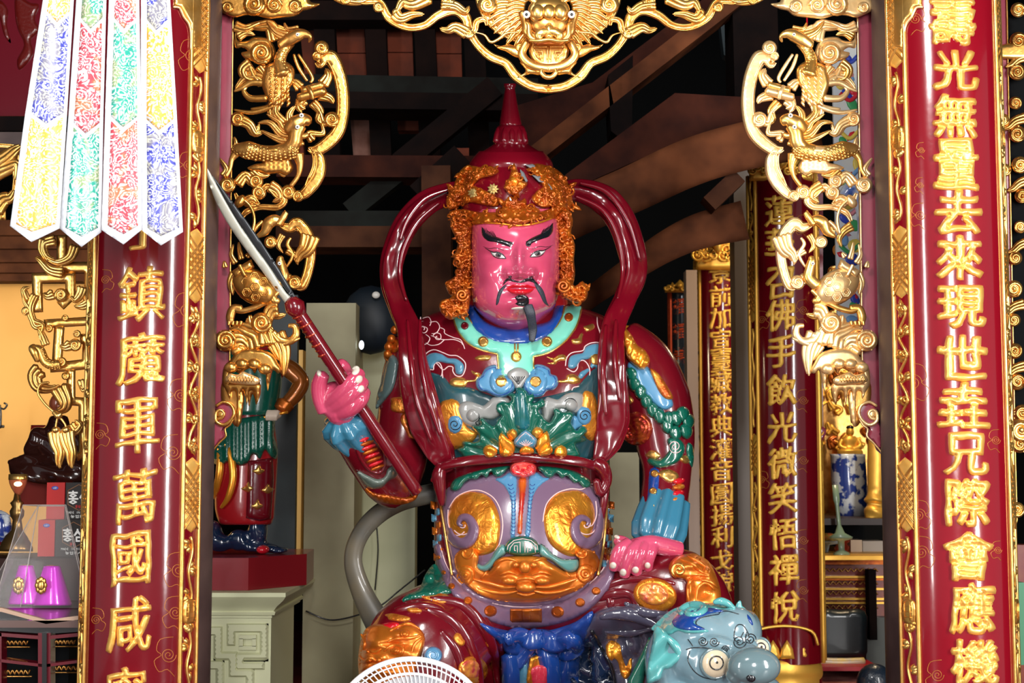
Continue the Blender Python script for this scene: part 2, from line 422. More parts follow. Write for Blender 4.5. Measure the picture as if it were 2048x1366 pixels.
# ================================================================ room
def flat(name, c, **k): return mat(name, c, **k)
M['floor'] = mat('red_floor', (.10, .01, .012), .35, var=(.06, .008, .01), vscale=3)
M['yellow'] = mat('yellow_wall_paint', (.85, .50, .16), .7, bump=.05, var=(.75, .42, .12), vscale=1.5)
M['dark'] = mat('near_black_wall', (.005, .0055, .006), .9, spec=.1)  # near-black base for back walls, ceiling and backings
M['tile'] = mat('terracotta_tile', (.17, .035, .016), .8, spec=.2, bump=.4, bscale=25, var=(.10, .025, .014), vscale=6)
M['tilepale'] = mat('bleached_terracotta_tile', (.26, .12, .09), .8, bump=.4, bscale=25, var=(.15, .05, .03), vscale=6)
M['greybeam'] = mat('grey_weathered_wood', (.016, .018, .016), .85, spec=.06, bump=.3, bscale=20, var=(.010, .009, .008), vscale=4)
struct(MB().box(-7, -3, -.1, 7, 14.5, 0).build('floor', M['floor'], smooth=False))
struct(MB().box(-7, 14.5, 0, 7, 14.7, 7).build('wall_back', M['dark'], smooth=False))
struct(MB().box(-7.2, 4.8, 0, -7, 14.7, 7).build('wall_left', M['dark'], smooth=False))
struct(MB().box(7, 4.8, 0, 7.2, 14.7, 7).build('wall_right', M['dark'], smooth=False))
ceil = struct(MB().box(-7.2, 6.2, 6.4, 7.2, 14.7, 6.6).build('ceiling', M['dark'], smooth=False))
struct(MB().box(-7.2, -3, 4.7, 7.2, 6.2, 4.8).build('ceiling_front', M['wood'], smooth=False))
# yellow wall far left behind the seated figure
struct(MB().pbox(-260, 558, 330, 1366, 9.2, 9.35).build('wall_partition', M['yellow'], smooth=False))
# planked soffit above it
sof = thing('plank_soffit', 'brown plank soffit boards above the yellow wall', 'ceiling boards', W(80, 500, 8.6))
for i, (y0, y1) in enumerate([(440, 470), (472, 497), (499, 524), (526, 545), (547, 562)]):
    MB().pbox(-200, y0, 300, y1, 8.6+i*.06, 8.75+i*.06).build('plank', M['woodlt'], sof, smooth=False)
# dark red flame painted panel top left
pnl = thing('painted_panel', 'dark red panel with carved flame relief at upper left', 'panel', W(80, 230, 7.4))
MB().pbox(-200, -60, 215, 232, 7.4, 7.5).build('board', M['lacquer_dark'], pnl, smooth=False)
M['flame'] = mat('dark_flame_paint', (.12, .006, .004), .3, coat=.4, bump=.5, bscale=60)
for O in ([(32, -10), (60, 5), (78, 10), (70, 40), (80, 60), (62, 80), (66, 110), (40, 140), (34, 120), (48, 90), (36, 60), (30, 30)],
          [(0, 0), (16, 20), (14, 50), (22, 86), (8, 70), (0, 40), (-12, 20)], [(100, -10), (120, 0), (110, 30), (90, 20)]):
    MB().relief(O, 7.4, .02, 8, 6, sm=4).build('flame_relief', M['flame'], pnl)
bm_ = MB(); bm_.pbox(-200, 233, 215, 262, 7.2, 7.45); bm_.build('beam', M['wood'], None, 'dark horizontal beam under the red flame panel', smooth=False, cat='beam')
MB().pbox(-200, 264, 215, 296, 7.1, 7.4).build('beam', M['post'], None, 'plum brown lower beam at upper left above gold fretwork', smooth=False, cat='beam')

# ---- roof timbers: built where they stand, under the ceiling
def beam(pa, pb, da, db, wpx, dep, m, label, name='roof_beam'):
    a, b = W(*pa, da), W(*pb, db); d = (da+db)/2; h = wpx*d/F
    T = (b-a).normalized(); S = T.cross(Vector((0, 1, 0))).normalized()
    return MB().bar(a, b, dep, h, up=S).build(name, m, ceil, label, smooth=False)
def C9(*c): return [(640+c[i]/2.203, c[i+1]/2.203) for i in range(0, len(c), 2)]
def cbeam(path, w, d, dep, m, label, nm='curved_beam'):
    MB().relief(band(catmull(path, False, 8), w), d, .02, 6, 14, thick=dep).build(nm, m, ceil, label)
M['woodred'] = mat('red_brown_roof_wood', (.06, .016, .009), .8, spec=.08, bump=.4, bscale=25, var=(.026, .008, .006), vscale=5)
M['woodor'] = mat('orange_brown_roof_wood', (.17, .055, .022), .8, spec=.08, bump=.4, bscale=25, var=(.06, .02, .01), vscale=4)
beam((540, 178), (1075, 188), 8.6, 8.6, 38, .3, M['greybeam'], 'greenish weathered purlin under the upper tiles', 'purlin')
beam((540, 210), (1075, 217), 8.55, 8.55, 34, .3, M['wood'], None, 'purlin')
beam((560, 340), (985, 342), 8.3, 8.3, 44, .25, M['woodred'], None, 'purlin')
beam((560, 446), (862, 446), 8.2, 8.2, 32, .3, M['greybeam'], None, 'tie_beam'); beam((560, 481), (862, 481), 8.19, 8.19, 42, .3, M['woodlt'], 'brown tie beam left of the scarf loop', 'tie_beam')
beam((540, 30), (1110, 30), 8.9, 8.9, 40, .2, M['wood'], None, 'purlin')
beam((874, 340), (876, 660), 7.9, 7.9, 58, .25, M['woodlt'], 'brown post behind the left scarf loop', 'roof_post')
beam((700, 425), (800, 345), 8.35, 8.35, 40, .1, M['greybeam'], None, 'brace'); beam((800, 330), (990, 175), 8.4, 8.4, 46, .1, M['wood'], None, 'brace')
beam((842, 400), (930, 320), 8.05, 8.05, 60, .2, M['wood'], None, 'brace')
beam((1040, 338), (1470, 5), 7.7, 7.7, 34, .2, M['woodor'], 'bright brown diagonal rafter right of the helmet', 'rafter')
MB().prism([(1020, 215), (1185, 165), (1430, -20), (1480, -20), (1094, 300), (1040, 330)], 7.85, 8.05).build('roof_board', M['woodred'], ceil, 'deep red brown board above the diagonal rafter', smooth=False)
MB().prism([(1216, 150), (1266, 110), (1264, 262), (1240, 276), (1222, 262)], 7.6, 7.9).build('strut', M['wood'], ceil, smooth=False)
MB().prism([(1130, 350), (1350, 186), (1520, 196), (1640, 190), (1640, 230), (1490, 248), (1320, 300), (1130, 385)], 7.5, 7.7).build('roof_board', M['woodred'], ceil, smooth=False)
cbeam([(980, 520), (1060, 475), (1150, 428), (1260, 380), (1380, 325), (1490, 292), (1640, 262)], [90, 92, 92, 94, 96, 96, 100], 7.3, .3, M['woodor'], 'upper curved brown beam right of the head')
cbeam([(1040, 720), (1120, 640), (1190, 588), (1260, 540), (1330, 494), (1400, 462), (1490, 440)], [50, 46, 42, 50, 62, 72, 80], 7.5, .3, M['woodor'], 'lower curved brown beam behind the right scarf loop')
beam((1415, 412), (1474, 356), 7.4, 7.4, 34, .15, M['woodlt'], None, 'brace')
beam((1500, 0), (1508, 300), 7.8, 7.8, 90, .3, M['wood'], 'dark post behind the right bracket ring', 'roof_post')
MB().prism([(1440, 40), (1500, 10), (1500, 130), (1448, 110)], 9, 9.1).build('roof_panel', mat('blue_grey_wood', (.014, .026, .032), .7), ceil, smooth=False)
MB().pbox(905, 296, 938, 322, 8.28, 8.3).build('tile_fragment', M['tile'], ceil, smooth=False)
MB().prism([(940, 380), (1130, 380), (1130, 700), (940, 700)], 9.6, 9.7).build('roof_board', M['wood'], ceil, smooth=False)
def tilep(x0, y0, x1, y1, sk, m='tile'):
    n = max(1, int((y1-y0)/56)); h = (y1-y0)/n
    for i in range(n):
        k = sk*(i*h); k2 = sk*((i+1)*h)
        MB().prism([(x0+k, y0+i*h+1), (x1+k, y0+i*h+1), (x1+k2, y0+(i+1)*h-1), (x0+k2, y0+(i+1)*h-1)], 9.2-.02*(i % 2), 9.3).build('tile', M['tilepale' if m == 'tilepale' and i == 0 else 'tile'], ceil, smooth=False)
for x0, x1, y0, y1, sk in ((672, 728, 48, 165, .05), (774, 824, 45, 165, .03), (871, 922, 50, 165, .02), (700, 752, 228, 322, .08), (794, 840, 228, 262, .05), (600, 640, 60, 165, .1), (560, 600, 228, 320, .1)):
    tilep(x0, y0, x1, y1, sk, 'tilepale' if (x0 == 700) else 'tile')
for x in (648, 750, 848, 946): beam((x, 20), (x+14, 330), 9.05, 9.05, 42, .1, M['wood'], None, 'rafter')

# ---- cream wall and pillars mid left
M['creamgl'] = mat('glossy_cream_paint', (.66, .68, .46), .35, coat=.3, var=(.50, .52, .33), vscale=2)
struct(MB().pbox(602, 606, 712, 1500, 7.9, 8.3).build('wall_pillar', M['creamdk'], smooth=False))
struct(MB().pbox(716, 700, 832, 1500, 8.5, 8.7).build('wall_cream', M['creamgl'], smooth=False))
struct(MB().pbox(1222, 905, 1278, 1366, 8.5, 8.7).build('wall_cream_right', M['creamdk'], smooth=False))
struct(MB().pbox(1196, 870, 1224, 1366, 8.6, 8.8).build('wall_strip', M['creamgl'], smooth=False))
struct(MB().pbox(575, 700, 606, 1180, 8.35, 8.5).build('wall_light_strip', mat('warm_light_strip', (.8, .5, .16), .6), smooth=False))  # orange strip of light, put in as a painted strip of wall
MB().pbox(528, 590, 596, 1130, 7.9, 7.96).build('backboard', mat('blue_black_board', (.03, .045, .05), .35, var=(.016, .022, .026), vscale=3), None, 'blue black upright board behind the small guardian', smooth=False, cat='board')
cab = MB(); cab.line([(612, 1222), (660, 1240), (716, 1230), (760, 1212), (800, 1180), (850, 1140)], 7.85, 1.6, 4, sm=6); cab.build('cable', M['ink'], None, 'thin black cable sagging across the cream pillar', cat='cable')
cab = MB(); cab.line([(752, 1040), (756, 1100), (750, 1180)], 8.45, 1.4, 4, sm=6); cab.build('cable', M['ink'], None, 'short black cable hanging down the cream wall behind the taupe scarf', cat='cable')
cap = MB(); cap.ball(742, 640, 0, 60, 70, 40, d0=8.2); cap.build('lamp_shade', mat('navy_shade', (.006, .012, .02), .5), None, 'dark navy domed shade left of the scarf loop', cat='lamp')
MB().ball(752, 590, 45, 8, 7, 4, d0=8.2).build('screw', M['white'], None, 'white screw head on the navy shade', cat='screw')
MB().ball(723, 690, 20, 5, 9, 5, d0=8.0).build('bulb', mat('bulb_glow', (1, 1, 1), .3, emit=(.8, .9, 1), es=4), None, 'small glowing bulb under the navy shade', cat='bulb')
MB().ball(1225, 888, 0, 4, 14, 4, d0=8.4).build('bulb', mat('bulb_glow2', (1, 1, 1), .3, emit=(1, 1, .95), es=4), None, 'small glowing bulb right of the waist', cat='bulb')
# ---- grey posts between the far couplets
MB().pbox(1481, 330, 1501, 1400, 9.2, 9.4).build('grey_post', mat('grey_post_paint', (.16, .13, .11), .5), None, 'narrow grey post between the two far couplet columns', smooth=False, cat='post')
MB().pbox(1381, 540, 1394, 1380, 9.75, 9.9).build('pale_post', mat('pale_post_paint', (.55, .42, .36), .5), None, 'narrow pale post left of the nearer red couplet', smooth=False, cat='post')
# ================================================================ couplet columns
def cyl_fn(Xc, Yc, R):
    def f(px, py):
        r = ray(px, py); a = r.x*r.x+r.y*r.y; b = -2*(r.x*Xc+r.y*Yc); c = Xc*Xc+Yc*Yc-R*R; D = b*b-4*a*c
        t = (-b-math.sqrt(max(D, 0)))/(2*a); return t*r.y
    return f
def leafpts(x, y, L, w, a):     # pointed leaf outline
    P = [(0, 0), (.3, .5), (.7, .38), (1, 0), (.7, -.38), (.3, -.5)]
    return [(x+L*u*cos(a)-w*v*sin(a), y+L*u*sin(a)+w*v*cos(a)) for u, v in P]
def couplet(key, axis_px, d, Rpx, chars, secs, label, chlab, letter, detail=True, top=None, bot=None, ymid=683, facing=0., mats=('lacquer', 'gold', 'goldch'), clouds=(), th=(50, 72), ztop=3.6, zbot=0.0, post=True, bold=.036, slant=.09):
    A = W(axis_px, ymid, d); Xc, Yc = A.x, d; R = Rpx*d/F
    rt = thing('couplet_board', label, 'couplet board', (Xc, Yc-R, zbot))
    fc = rad(facing)
    def mp(Q, H):              # Q: (arc cm, -z cm)
        th_ = Q[:, 0]/100/R+fc; r = R+H
        return np.stack([Xc+r*np.sin(th_), Yc-r*np.cos(th_), -Q[:, 1]/100], 1)
    def panel(u0, u1, r, m, name, n=40, z0=zbot, z1=ztop, th_=.03):
        o = MB(); V = []; a = np.linspace(rad(u0), rad(u1), n)+fc
        for rr in (R+r, R+r-th_):
            for z in (z0, z1):
                for t in a: V.append((Xc+rr*sin(t), Yc-rr*cos(t), z))
        Fc = []
        for i in range(n-1):
            Fc += [(i, i+1, n+i+1, n+i), (2*n+i+1, 2*n+i, 3*n+i, 3*n+i+1), (n+i, n+i+1, 3*n+i+1, 3*n+i), (i+1, i, 2*n+i, 2*n+i+1)]
        Fc += [(0, n, 3*n, 2*n), (2*n-1, n-1, 3*n-1, 4*n-1)]
        return o.add(V, Fc).build(name, m, rt, smooth='auto')
    panel(-th[0]-1, th[0]+1, 0, M[mats[0]], 'panel')
    cm = 100*R
    surf = Surf(fn=cyl_fn(Xc, Yc, R))
    for s in (-1, 1):
        a0, a1 = sorted((s*th[0], s*th[1])); panel(a0, a1, .002, M[mats[0]], 'border_panel', 10)
        for t in (th[0], th[1]):
            t_ = rad(s*t)+fc
            MB().tube([(Xc+(R+.004)*sin(t_), Yc-(R+.004)*cos(t_), z) for z in np.linspace(zbot, ztop, 24)], .0085 if detail else .012, 8).build('border_rail', M[mats[1]], rt)
        # sections given in pixels (y0, y1, kind)
        u0, u1 = sorted((s*rad(th[0]+1.5)*cm, s*rad(th[1]-1.5)*cm)); um = (u0+u1)/2; wd_ = u1-u0
        for (y0, y1, kd) in secs:
            v0, v1 = [-W(axis_px, y, d-R*.6).z*100 for y in (y0, y1)]
            if kd == 'lat':
                o = MB(); nz = [(u0, v0+1.2), (um, v0-1), (u1, v0+1.2), (u1, v1-1.2), (um, v1+1), (u0, v1-1.2)]
                o.relief(nz, None, .003, .4, 1.2 if detail else 3, mapf=mp, embed=.002, base=.0035); o.build('lattice_ground', M[mats[2] if detail else mats[1]], rt)
                o = MB(); st = wd_*.42; v = v0-wd_
                while v < v1:
                    for q, (ua, ub) in enumerate(((u0, u1), (u1, u0))):
                        for dv in ((0, .9) if detail else (0,)):
                            pa, pb = (ua, v+dv), (ub, v+dv+wd_*1.1)
                            if pa[1] > v0 and pb[1] < v1:
                                Q = np.array([(pa[0]+(pb[0]-pa[0])*t, pa[1]+(pb[1]-pa[1])*t) for t in np.linspace(0, 1, 5)])
                                o.tube([tuple(p) for p in mp(Q, np.full(5, .0075))], .0028, 5, caps=False)
                    v += st
                o.build('lattice', M['gold'], rt)
            elif kd in ('vine', 'branch'):
                n = max(3, int((v1-v0)/(wd_*1.15))); o = MB(); pts = []
                for i in range(n*6+1):
                    t = i/(n*6); pts.append((um+wd_*.26*sin(t*n*pi)*(1 if kd == 'vine' else .5), v0+(v1-v0)*(.03+.94*t)))
                Q = np.array(pts); o.tube([tuple(p) for p in mp(Q, np.full(len(Q), .003))], .0062 if detail else .008, 6)
                for i in range(n):
                    v = v0+(v1-v0)*(i+.5)/n; sd = 1 if i % 2 else -1
                    if kd == 'vine':
                        Q = np.array(spiral(um-sd*wd_*.12, v, wd_*.30, 1.3, 0 if sd > 0 else pi, sd, 10)); o.tube([tuple(p) for p in mp(Q, np.full(len(Q), .004))], np.linspace(.0055, .0075, len(Q)), 5)
                    if detail:
                        for k2 in range(3):
                            o.relief(leafpts(um, v, wd_*.6, wd_*.34, (random.random()-.5)*1.2+(0 if sd > 0 else pi)+k2*.7-.7), None, .009, .6, 1.2, mapf=mp, embed=.001, base=.002)
                    else: o.relief(leafpts(um-wd_*.3, v, wd_*.7, wd_*.35, .6*sd), None, .01, .6, 3, mapf=mp, embed=.001)
                o.build(kd+'_carving', M[mats[1]], rt)
                if kd == 'branch' and detail:
                    v = (v0+v1)/2-2
                    o = MB(); o.relief([(um-wd_*.4, v-5), (um+wd_*.4, v-5), (um+wd_*.4, v+3), (um-wd_*.4, v+3)], None, .011, .8, 1, mapf=mp, embed=.001, sm=3)
                    for q in (-.18, .18): o.tube([tuple(p) for p in mp(np.array([(um+wd_*q, v-4), (um+wd_*q, v+2)]), np.full(2, .012))], .002, 4)
                    for q in (-3, -1, 1): o.tube([tuple(p) for p in mp(np.array([(um-wd_*.3, v+q), (um+wd_*.3, v+q)]), np.full(2, .012))], .002, 4)
                    o.build('book_carving', M[mats[1]], rt)
                    o = MB()
                    for q in (0, 1, 2): o.relief(ell(um, v+4.6+q*.5, wd_*(.42-.1*q), 2-.4*q, 14), None, .006, .6, 1, mapf=mp, embed=.001, base=.003*q)
                    o.build('gourd_carving', M[mats[1]], rt)
    # letters
    for ch, x, y, w_, h_ in chars:
        G = [[(x+px*w_, y+py*h_) for px, py in L] for L in glyph(ch, bold, 4 if detail else 2, .05, slant)]
        o = MB(); o.relief(G, surf, .015 if detail else .010, w_*.075, 4. if detail else 4, embed=.001)
        q = o.build('character', M[mats[2]], rt)
        if detail: q['label'] = 'gilded character %s' % ch
    # thin gold line clouds
    for P in clouds:
        o = MB(); o.line(P, surf, .7, .2, sm=3, n=4); o.build('cloud_line', M['cloudline'], rt)
    if post:
        pa = W(axis_px+(9 if axis_px < 1024 else -9)*detail, ymid, Yc+.12*detail); MB().lathe((pa.x, pa.y, 0), [((R+.016) if detail else R-.04, zbot), ((R+.016) if detail else R-.04, (ztop+.6) if detail else ztop-.02)], 48).build('post', M['post'], None, 'round purple brown wooden post behind the '+chlab, loc=(Xc, Yc, 0), cat='post')
    return rt, surf, mp, cm
M['cloudline'] = mat('thin_gold_line_paint', (.48, .17, .03), .4, .3)
def cloudset(x, y, s, m=1):
    S = []
    S.append([(x+m*s*18, y-s*30), (x-m*s*4, y-s*26), (x-m*s*10, y-s*8), (x-m*s*2, y), (x-m*s*14, y+s*10), (x-m*s*6, y+s*28), (x+m*s*8, y+s*24), (x+m*s*20, y+s*36)])
    S.append(spiral(x+m*s*10, y, s*13, 2.2, 0, m, 12)); return S
secL = [(-250, 138, 'lat'), (142, 456, 'branch'), (460, 600, 'lat'), (604, 915, 'vine'), (920, 1060, 'lat'), (1064, 1420, 'branch')]
cl = []
for x, y, s, m in ((372, 110, 1.1, 1), (368, 330, .9, 1), (362, 620, 1.2, 1), (350, 790, 1.1, 1), (334, 905, 1.2, 1), (345, 1140, 1.2, 1), (340, 1225, 1.1, 1), (325, 1310, 1.2, 1), (218, 560, .7, -1), (208, 870, .8, -1), (200, 1240, .8, -1)): cl += cloudset(x, y, s, m)
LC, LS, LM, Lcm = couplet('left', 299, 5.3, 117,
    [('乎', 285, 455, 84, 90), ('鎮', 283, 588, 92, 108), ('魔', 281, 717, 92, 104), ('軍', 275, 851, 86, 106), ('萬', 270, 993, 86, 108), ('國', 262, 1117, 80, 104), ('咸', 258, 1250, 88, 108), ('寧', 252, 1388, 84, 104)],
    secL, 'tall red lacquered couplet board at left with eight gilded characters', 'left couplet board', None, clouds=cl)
secR = [(-250, 128, 'lat'), (132, 448, 'branch'), (454, 590, 'lat'), (594, 915, 'vine'), (920, 1060, 'lat'), (1064, 1420, 'branch')]
cl = []
for x, y, s, m in ((1840, 38, .9, -1), (1838, 300, .5, 1), (1836, 370, .5, 1), (1832, 430, .8, 1), (1840, 765, 1.3, -1), (1848, 1030, 1., -1), (1854, 1105, 1.1, -1), (1865, 1350, 1., 1), (1985, 880, .7, 1), (1990, 1100, .6, 1)): cl += cloudset(x, y, s, m)
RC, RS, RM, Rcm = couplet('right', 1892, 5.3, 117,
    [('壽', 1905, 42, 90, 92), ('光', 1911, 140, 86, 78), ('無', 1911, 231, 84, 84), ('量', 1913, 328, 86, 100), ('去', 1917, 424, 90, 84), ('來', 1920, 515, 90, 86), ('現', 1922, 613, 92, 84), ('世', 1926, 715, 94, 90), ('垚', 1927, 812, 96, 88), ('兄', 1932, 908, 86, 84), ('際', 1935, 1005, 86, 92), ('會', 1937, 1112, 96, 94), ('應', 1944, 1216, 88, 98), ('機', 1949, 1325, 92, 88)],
    secR, 'tall red lacquered couplet board at right with clerical gilded characters', 'right couplet board', None, clouds=cl, bold=.048, slant=0., mats=('lacquer_lit', 'gold', 'goldch'))
# gilded arch corners at the top of both boards
for rt_, sf, side, x0, xi, x1 in ((LC, LS, 'left', 347, 382, 414), (RC, RS, 'right', 1845, 1808, 1778)):
    o = MB(); O = [(x0, -30), (x0, 14), (x0+(xi-x0)*.35, 16), (x0+(xi-x0)*.6, 34), (xi-(xi-x0)*.12, 48), (xi, 66), (xi, 100), (x1-(x1-xi)*.15, 100), (x1-(x1-xi)*.15, -30)]
    o.relief(O, sf, .014, 5, 5); o.build('arch_corner', M['gold'], rt_)
    o = MB(); o.line([(x0, 14), (x0+(xi-x0)*.35, 16), (x0+(xi-x0)*.6, 34), (xi-(xi-x0)*.12, 48), (xi, 66), (xi, 100)], sf, 3, 4, sm=4); o.build('arch_rail', M['goldlt'], rt_)
# ---- far couplets
M['goldfar'] = mat('far_gilding', (.95, .52, .08), .4, .55, bump=.2, bscale=30)
M['goldfl'] = mat('far_letter_gilding', (.95, .55, .08), .5, .2)
chA = '景前加宣臺藏教典灌音圓揚利戈貌'
yA = [545, 592, 636, 680, 722, 765, 808, 852, 898, 940, 988, 1030, 1074, 1122, 1164]
couplet('farA', 1437, 10.2, 46, [(c, 1441+(y-545)*.006, y, 45, 42) for c, y in zip(chA, yA)], [(500, 700, 'lat'), (705, 790, 'vine'), (800, 870, 'lat'), (875, 960, 'branch'), (965, 1040, 'lat'), (1045, 1220, 'vine')],
    'smaller red couplet board standing far back right of the statue', 'smaller far couplet', None, detail=False, th=(58, 84), ztop=W(0, 515, 10).z, zbot=0, bold=.04, clouds=[c for y in (600, 760, 900, 1000) for c in cloudset(1465, y, .5, 1)], mats=('lacquer', 'goldfar', 'goldfl'))
chB = '蓮華召佛手飲光微笑悟禪悅'
yB = [420, 487, 566, 630, 703, 780, 855, 925, 996, 1067, 1139, 1214]
couplet('farB', 1568, 8.2, 68, [(c, 1558+(y-420)*.014, y, 56, 62) for c, y in zip(chB, yB)], [(330, 420, 'branch'), (420, 500, 'vine'), (500, 640, 'lat'), (650, 860, 'branch'), (870, 950, 'lat'), (960, 1150, 'vine'), (1155, 1240, 'lat')],
    'red couplet board with gilded characters behind the right bracket', 'far couplet behind the right bracket', None, detail=False, th=(60, 86), ztop=W(0, 340, 8).z, zbot=W(0, 1330, 8).z, bold=.042, clouds=[c for y in (450, 620, 800, 920, 1080, 1180) for c in cloudset(1600, y, .7, 1)]+[c for y in (640, 960) for c in cloudset(1530, y, .6, -1)], mats=('lacquer', 'goldfar', 'goldfl'))
# black couplet with red letters
M['redletter'] = mat('orange_red_letter', (.55, .06, .01), .4, .3); M['blackboard'] = mat('black_lacquer', (.01, .014, .02), .2, coat=.6)
couplet('black', 1366, 11.6, 27, [(c, 1357, y, 26, 32) for c, y in zip('福福崇從江南春水', [612, 662, 712, 765, 818, 870, 1000, 1050])], [(590, 1200, 'vine')], 'narrow black couplet board with orange red characters behind the arm', 'black couplet', None, detail=False, th=(66, 86), ztop=W(0, 575, 11.6).z, zbot=0, mats=('blackboard', 'redletter', 'redletter'))
# crowns on the far couplets
def crown(x, y, w, h, d, label):
    rt = thing('crown_carving', label, 'carving', W(x, y, d))
    MB().relief([(x-w, y), (x-w, y-h*.35), (x-w*.8, y-h*.62), (x-w*.7, y-h*.45), (x-w*.5, y-h*.8), (x-w*.35, y-h*.6), (x, y-h), (x+w*.35, y-h*.6), (x+w*.5, y-h*.8), (x+w*.7, y-h*.45), (x+w*.8, y-h*.62), (x+w, y-h*.35), (x+w, y)], d, .03, 8, 6, thick=.05).build('crown_ground', M['goldfar'], rt)
    for i in range(5):
        for s in (-1, 1):
            a = x+s*w*(.2+.17*i); MB().line(spiral(a, y-h*(.3+.12*(i % 2)), h*.13, 1.5, i, s), d-.04, 3, 2).build('scroll', M['goldfar'], rt)
    MB().ball(x, y-h*.55, 22, w*.2, h*.2, w*.2, d0=d).build('pearl', M['goldfar'], rt)
crown(1437, 540, 46, 98, 9.95, 'gilded crown carving on the smaller far couplet')
crown(1562, 362, 64, 70, 8.05, 'gilded crown carving on the couplet behind the right bracket')
crown(1360, 585, 30, 26, 11.4, 'small copper coloured top ornament of the black couplet')
# lotus foot of far column B
lf = thing('lotus_foot', 'gilded lotus foot under the couplet behind the blue beast', 'column foot', W(1568, 1366, 7.9))
MB().stack([(1252, 1568, 66, 0, 60), (1262, 1568, 68, 0, 60), (1300, 1572, 62, 0, 56), (1322, 1574, 58, 0, 52), (1330, 1574, 66, 0, 60), (1366, 1576, 70, 0, 62), (1420, 1578, 70, 0, 62)], 8.2).build('foot_body', M['lacquer'], lf)
MB().stack([(1318, 1574, 60, 0, 56), (1326, 1574, 68, 0, 63), (1345, 1574, 72, 0, 66), (1366, 1576, 68, 0, 62), (1420, 1578, 78, 0, 70)], 8.19).build('foot_ring', M['goldfar'], lf)
for i, x in enumerate((1520, 1546, 1574, 1602)):
    MB().relief([(x-15, 1318), (x-12, 1298), (x, 1280), (x+12, 1298), (x+15, 1318)], 7.98+.03*abs(i-1.5), .02, 5, 4).build('lotus_petal', M['goldfar'], lf)
MB().line([(1504, 1290), (1512, 1262), (1568, 1252), (1622, 1262), (1636, 1290)], 8.0, 3, 1, sm=4).build('foot_rim', M['goldfar'], lf)
# ================================================================ the guardian statue
D0 = 6.2; K = D0/F
def dz(z): return D0-z*K
ST = thing('guardian_statue', 'large seated red faced guardian statue holding a sabre, painted armour and tall helmet', 'statue', (W(1040, 1366, 6.2).x, 6.2, .25))
B = MB()
B.stack([(596, 1032, 60, -20, 50), (612, 1032, 120, -18, 70), (636, 1030, 186, -12, 92), (668, 1030, 212, -6, 112), (720, 1030, 222, 2, 126), (790, 1030, 212, 10, 134), (860, 1032, 196, 10, 128), (912, 1038, 172, 5, 116),
         (940, 1042, 168, 10, 122), (1000, 1044, 174, 25, 138), (1080, 1046, 178, 35, 150), (1150, 1046, 172, 32, 148), (1205, 1046, 146, 18, 124), (1255, 1046, 112, 0, 95), (1300, 1046, 100, -5, 80)], D0)
def limb(P, R): B.pt(P, R, D0, 20, 5)
limb([(842, 690, -10), (822, 760, -5), (812, 840, 10), (800, 915, 40), (788, 965, 78)], [62, 60, 58, 55, 50])
limb([(800, 975, 78), (775, 958, 100), (735, 905, 150), (700, 868, 195)], [46, 50, 46, 34])
limb([(1235, 690, -10), (1285, 735, 0), (1312, 800, 12), (1328, 865, 22), (1332, 915, 30)], [60, 66, 70, 62, 54])
limb([(1332, 900, 30), (1334, 950, 45), (1326, 1010, 75), (1308, 1075, 110)], [54, 48, 46, 38])
limb([(985, 1215, 30), (930, 1240, 90), (860, 1290, 150), (840, 1330, 165), (850, 1440, 150), (860, 1560, 110)], [78, 92, 112, 112, 108, 100])
limb([(1120, 1215, 30), (1200, 1200, 90), (1300, 1180, 135), (1370, 1185, 150), (1400, 1290, 140), (1400, 1440, 110), (1400, 1560, 100)], [82, 82, 78, 74, 76, 80, 80])
B.ball(1046, 1300, 10, 130, 90, 70, D0)
B = B.remesh(.013, 6)
def fold(x, y, z):
    return .006*noise.noise((x*7, z*7, y*5))
BODY = B.displace(fold).build('body', M['maroon'], ST)
BS = Surf(BODY)
def A(*c): return [(820+c[i]/3.795, 600+c[i+1]/3.795) for i in range(0, len(c), 2)]
def Bc(*c): return [(840+c[i]/2.931, 900+c[i+1]/2.931) for i in range(0, len(c), 2)]
def part(name, O, m, h=.012, ew=6, step=6, sm=4, par=None, surf=None, label=None, **kw):
    return MB().relief(O, surf or BS, h, ew, step, sm=sm, **kw).build(name, M[m] if isinstance(m, str) else m, par or ST, label)
def lines(name, Ps, m, r=1.2, surf=None, par=None, sm=4, lift=.5, closed=False, **kw):
    o = MB()
    for P in Ps: o.line(P, surf or BS, r, lift, sm=sm, closed=closed, **kw)
    return o.build(name, M[m], par or ST)
def coin(x, y, r, m='gold', base=0., par=None, surf=None, name='stud', h=.012, ring=True, a=0, ry=None):
    o = MB(); o.relief(ell(x, y, r, ry or r, 20, a), surf or BS, h, 4, max(2.2, r/4), base=base)
    if ring and r > 7: o.line(ell(x, y, r*.6, (ry or r)*.6, 16, a), Surf(fn=None, d=0) if False else (surf or BS), 1.2, (base+h)/K, closed=True)
    return o.build(name, M[m], par or ST)
# dark teal cuirass, lower chest
part('chest_plate', [(838, 770), (850, 745), (885, 752), (905, 772), (940, 775), (985, 792), (1035, 800), (1095, 792), (1150, 775), (1185, 740), (1200, 742), (1212, 800), (1206, 880), (1190, 918), (1130, 920), (1040, 914), (950, 922), (885, 922), (856, 880)], 'teal', .012, 14, 9)
part('chest_band', [(1158, 762), (1188, 735), (1205, 745), (1214, 700), (1206, 690), (1190, 700), (1180, 732), (1160, 745)], 'skydk', .014, 6, 5)
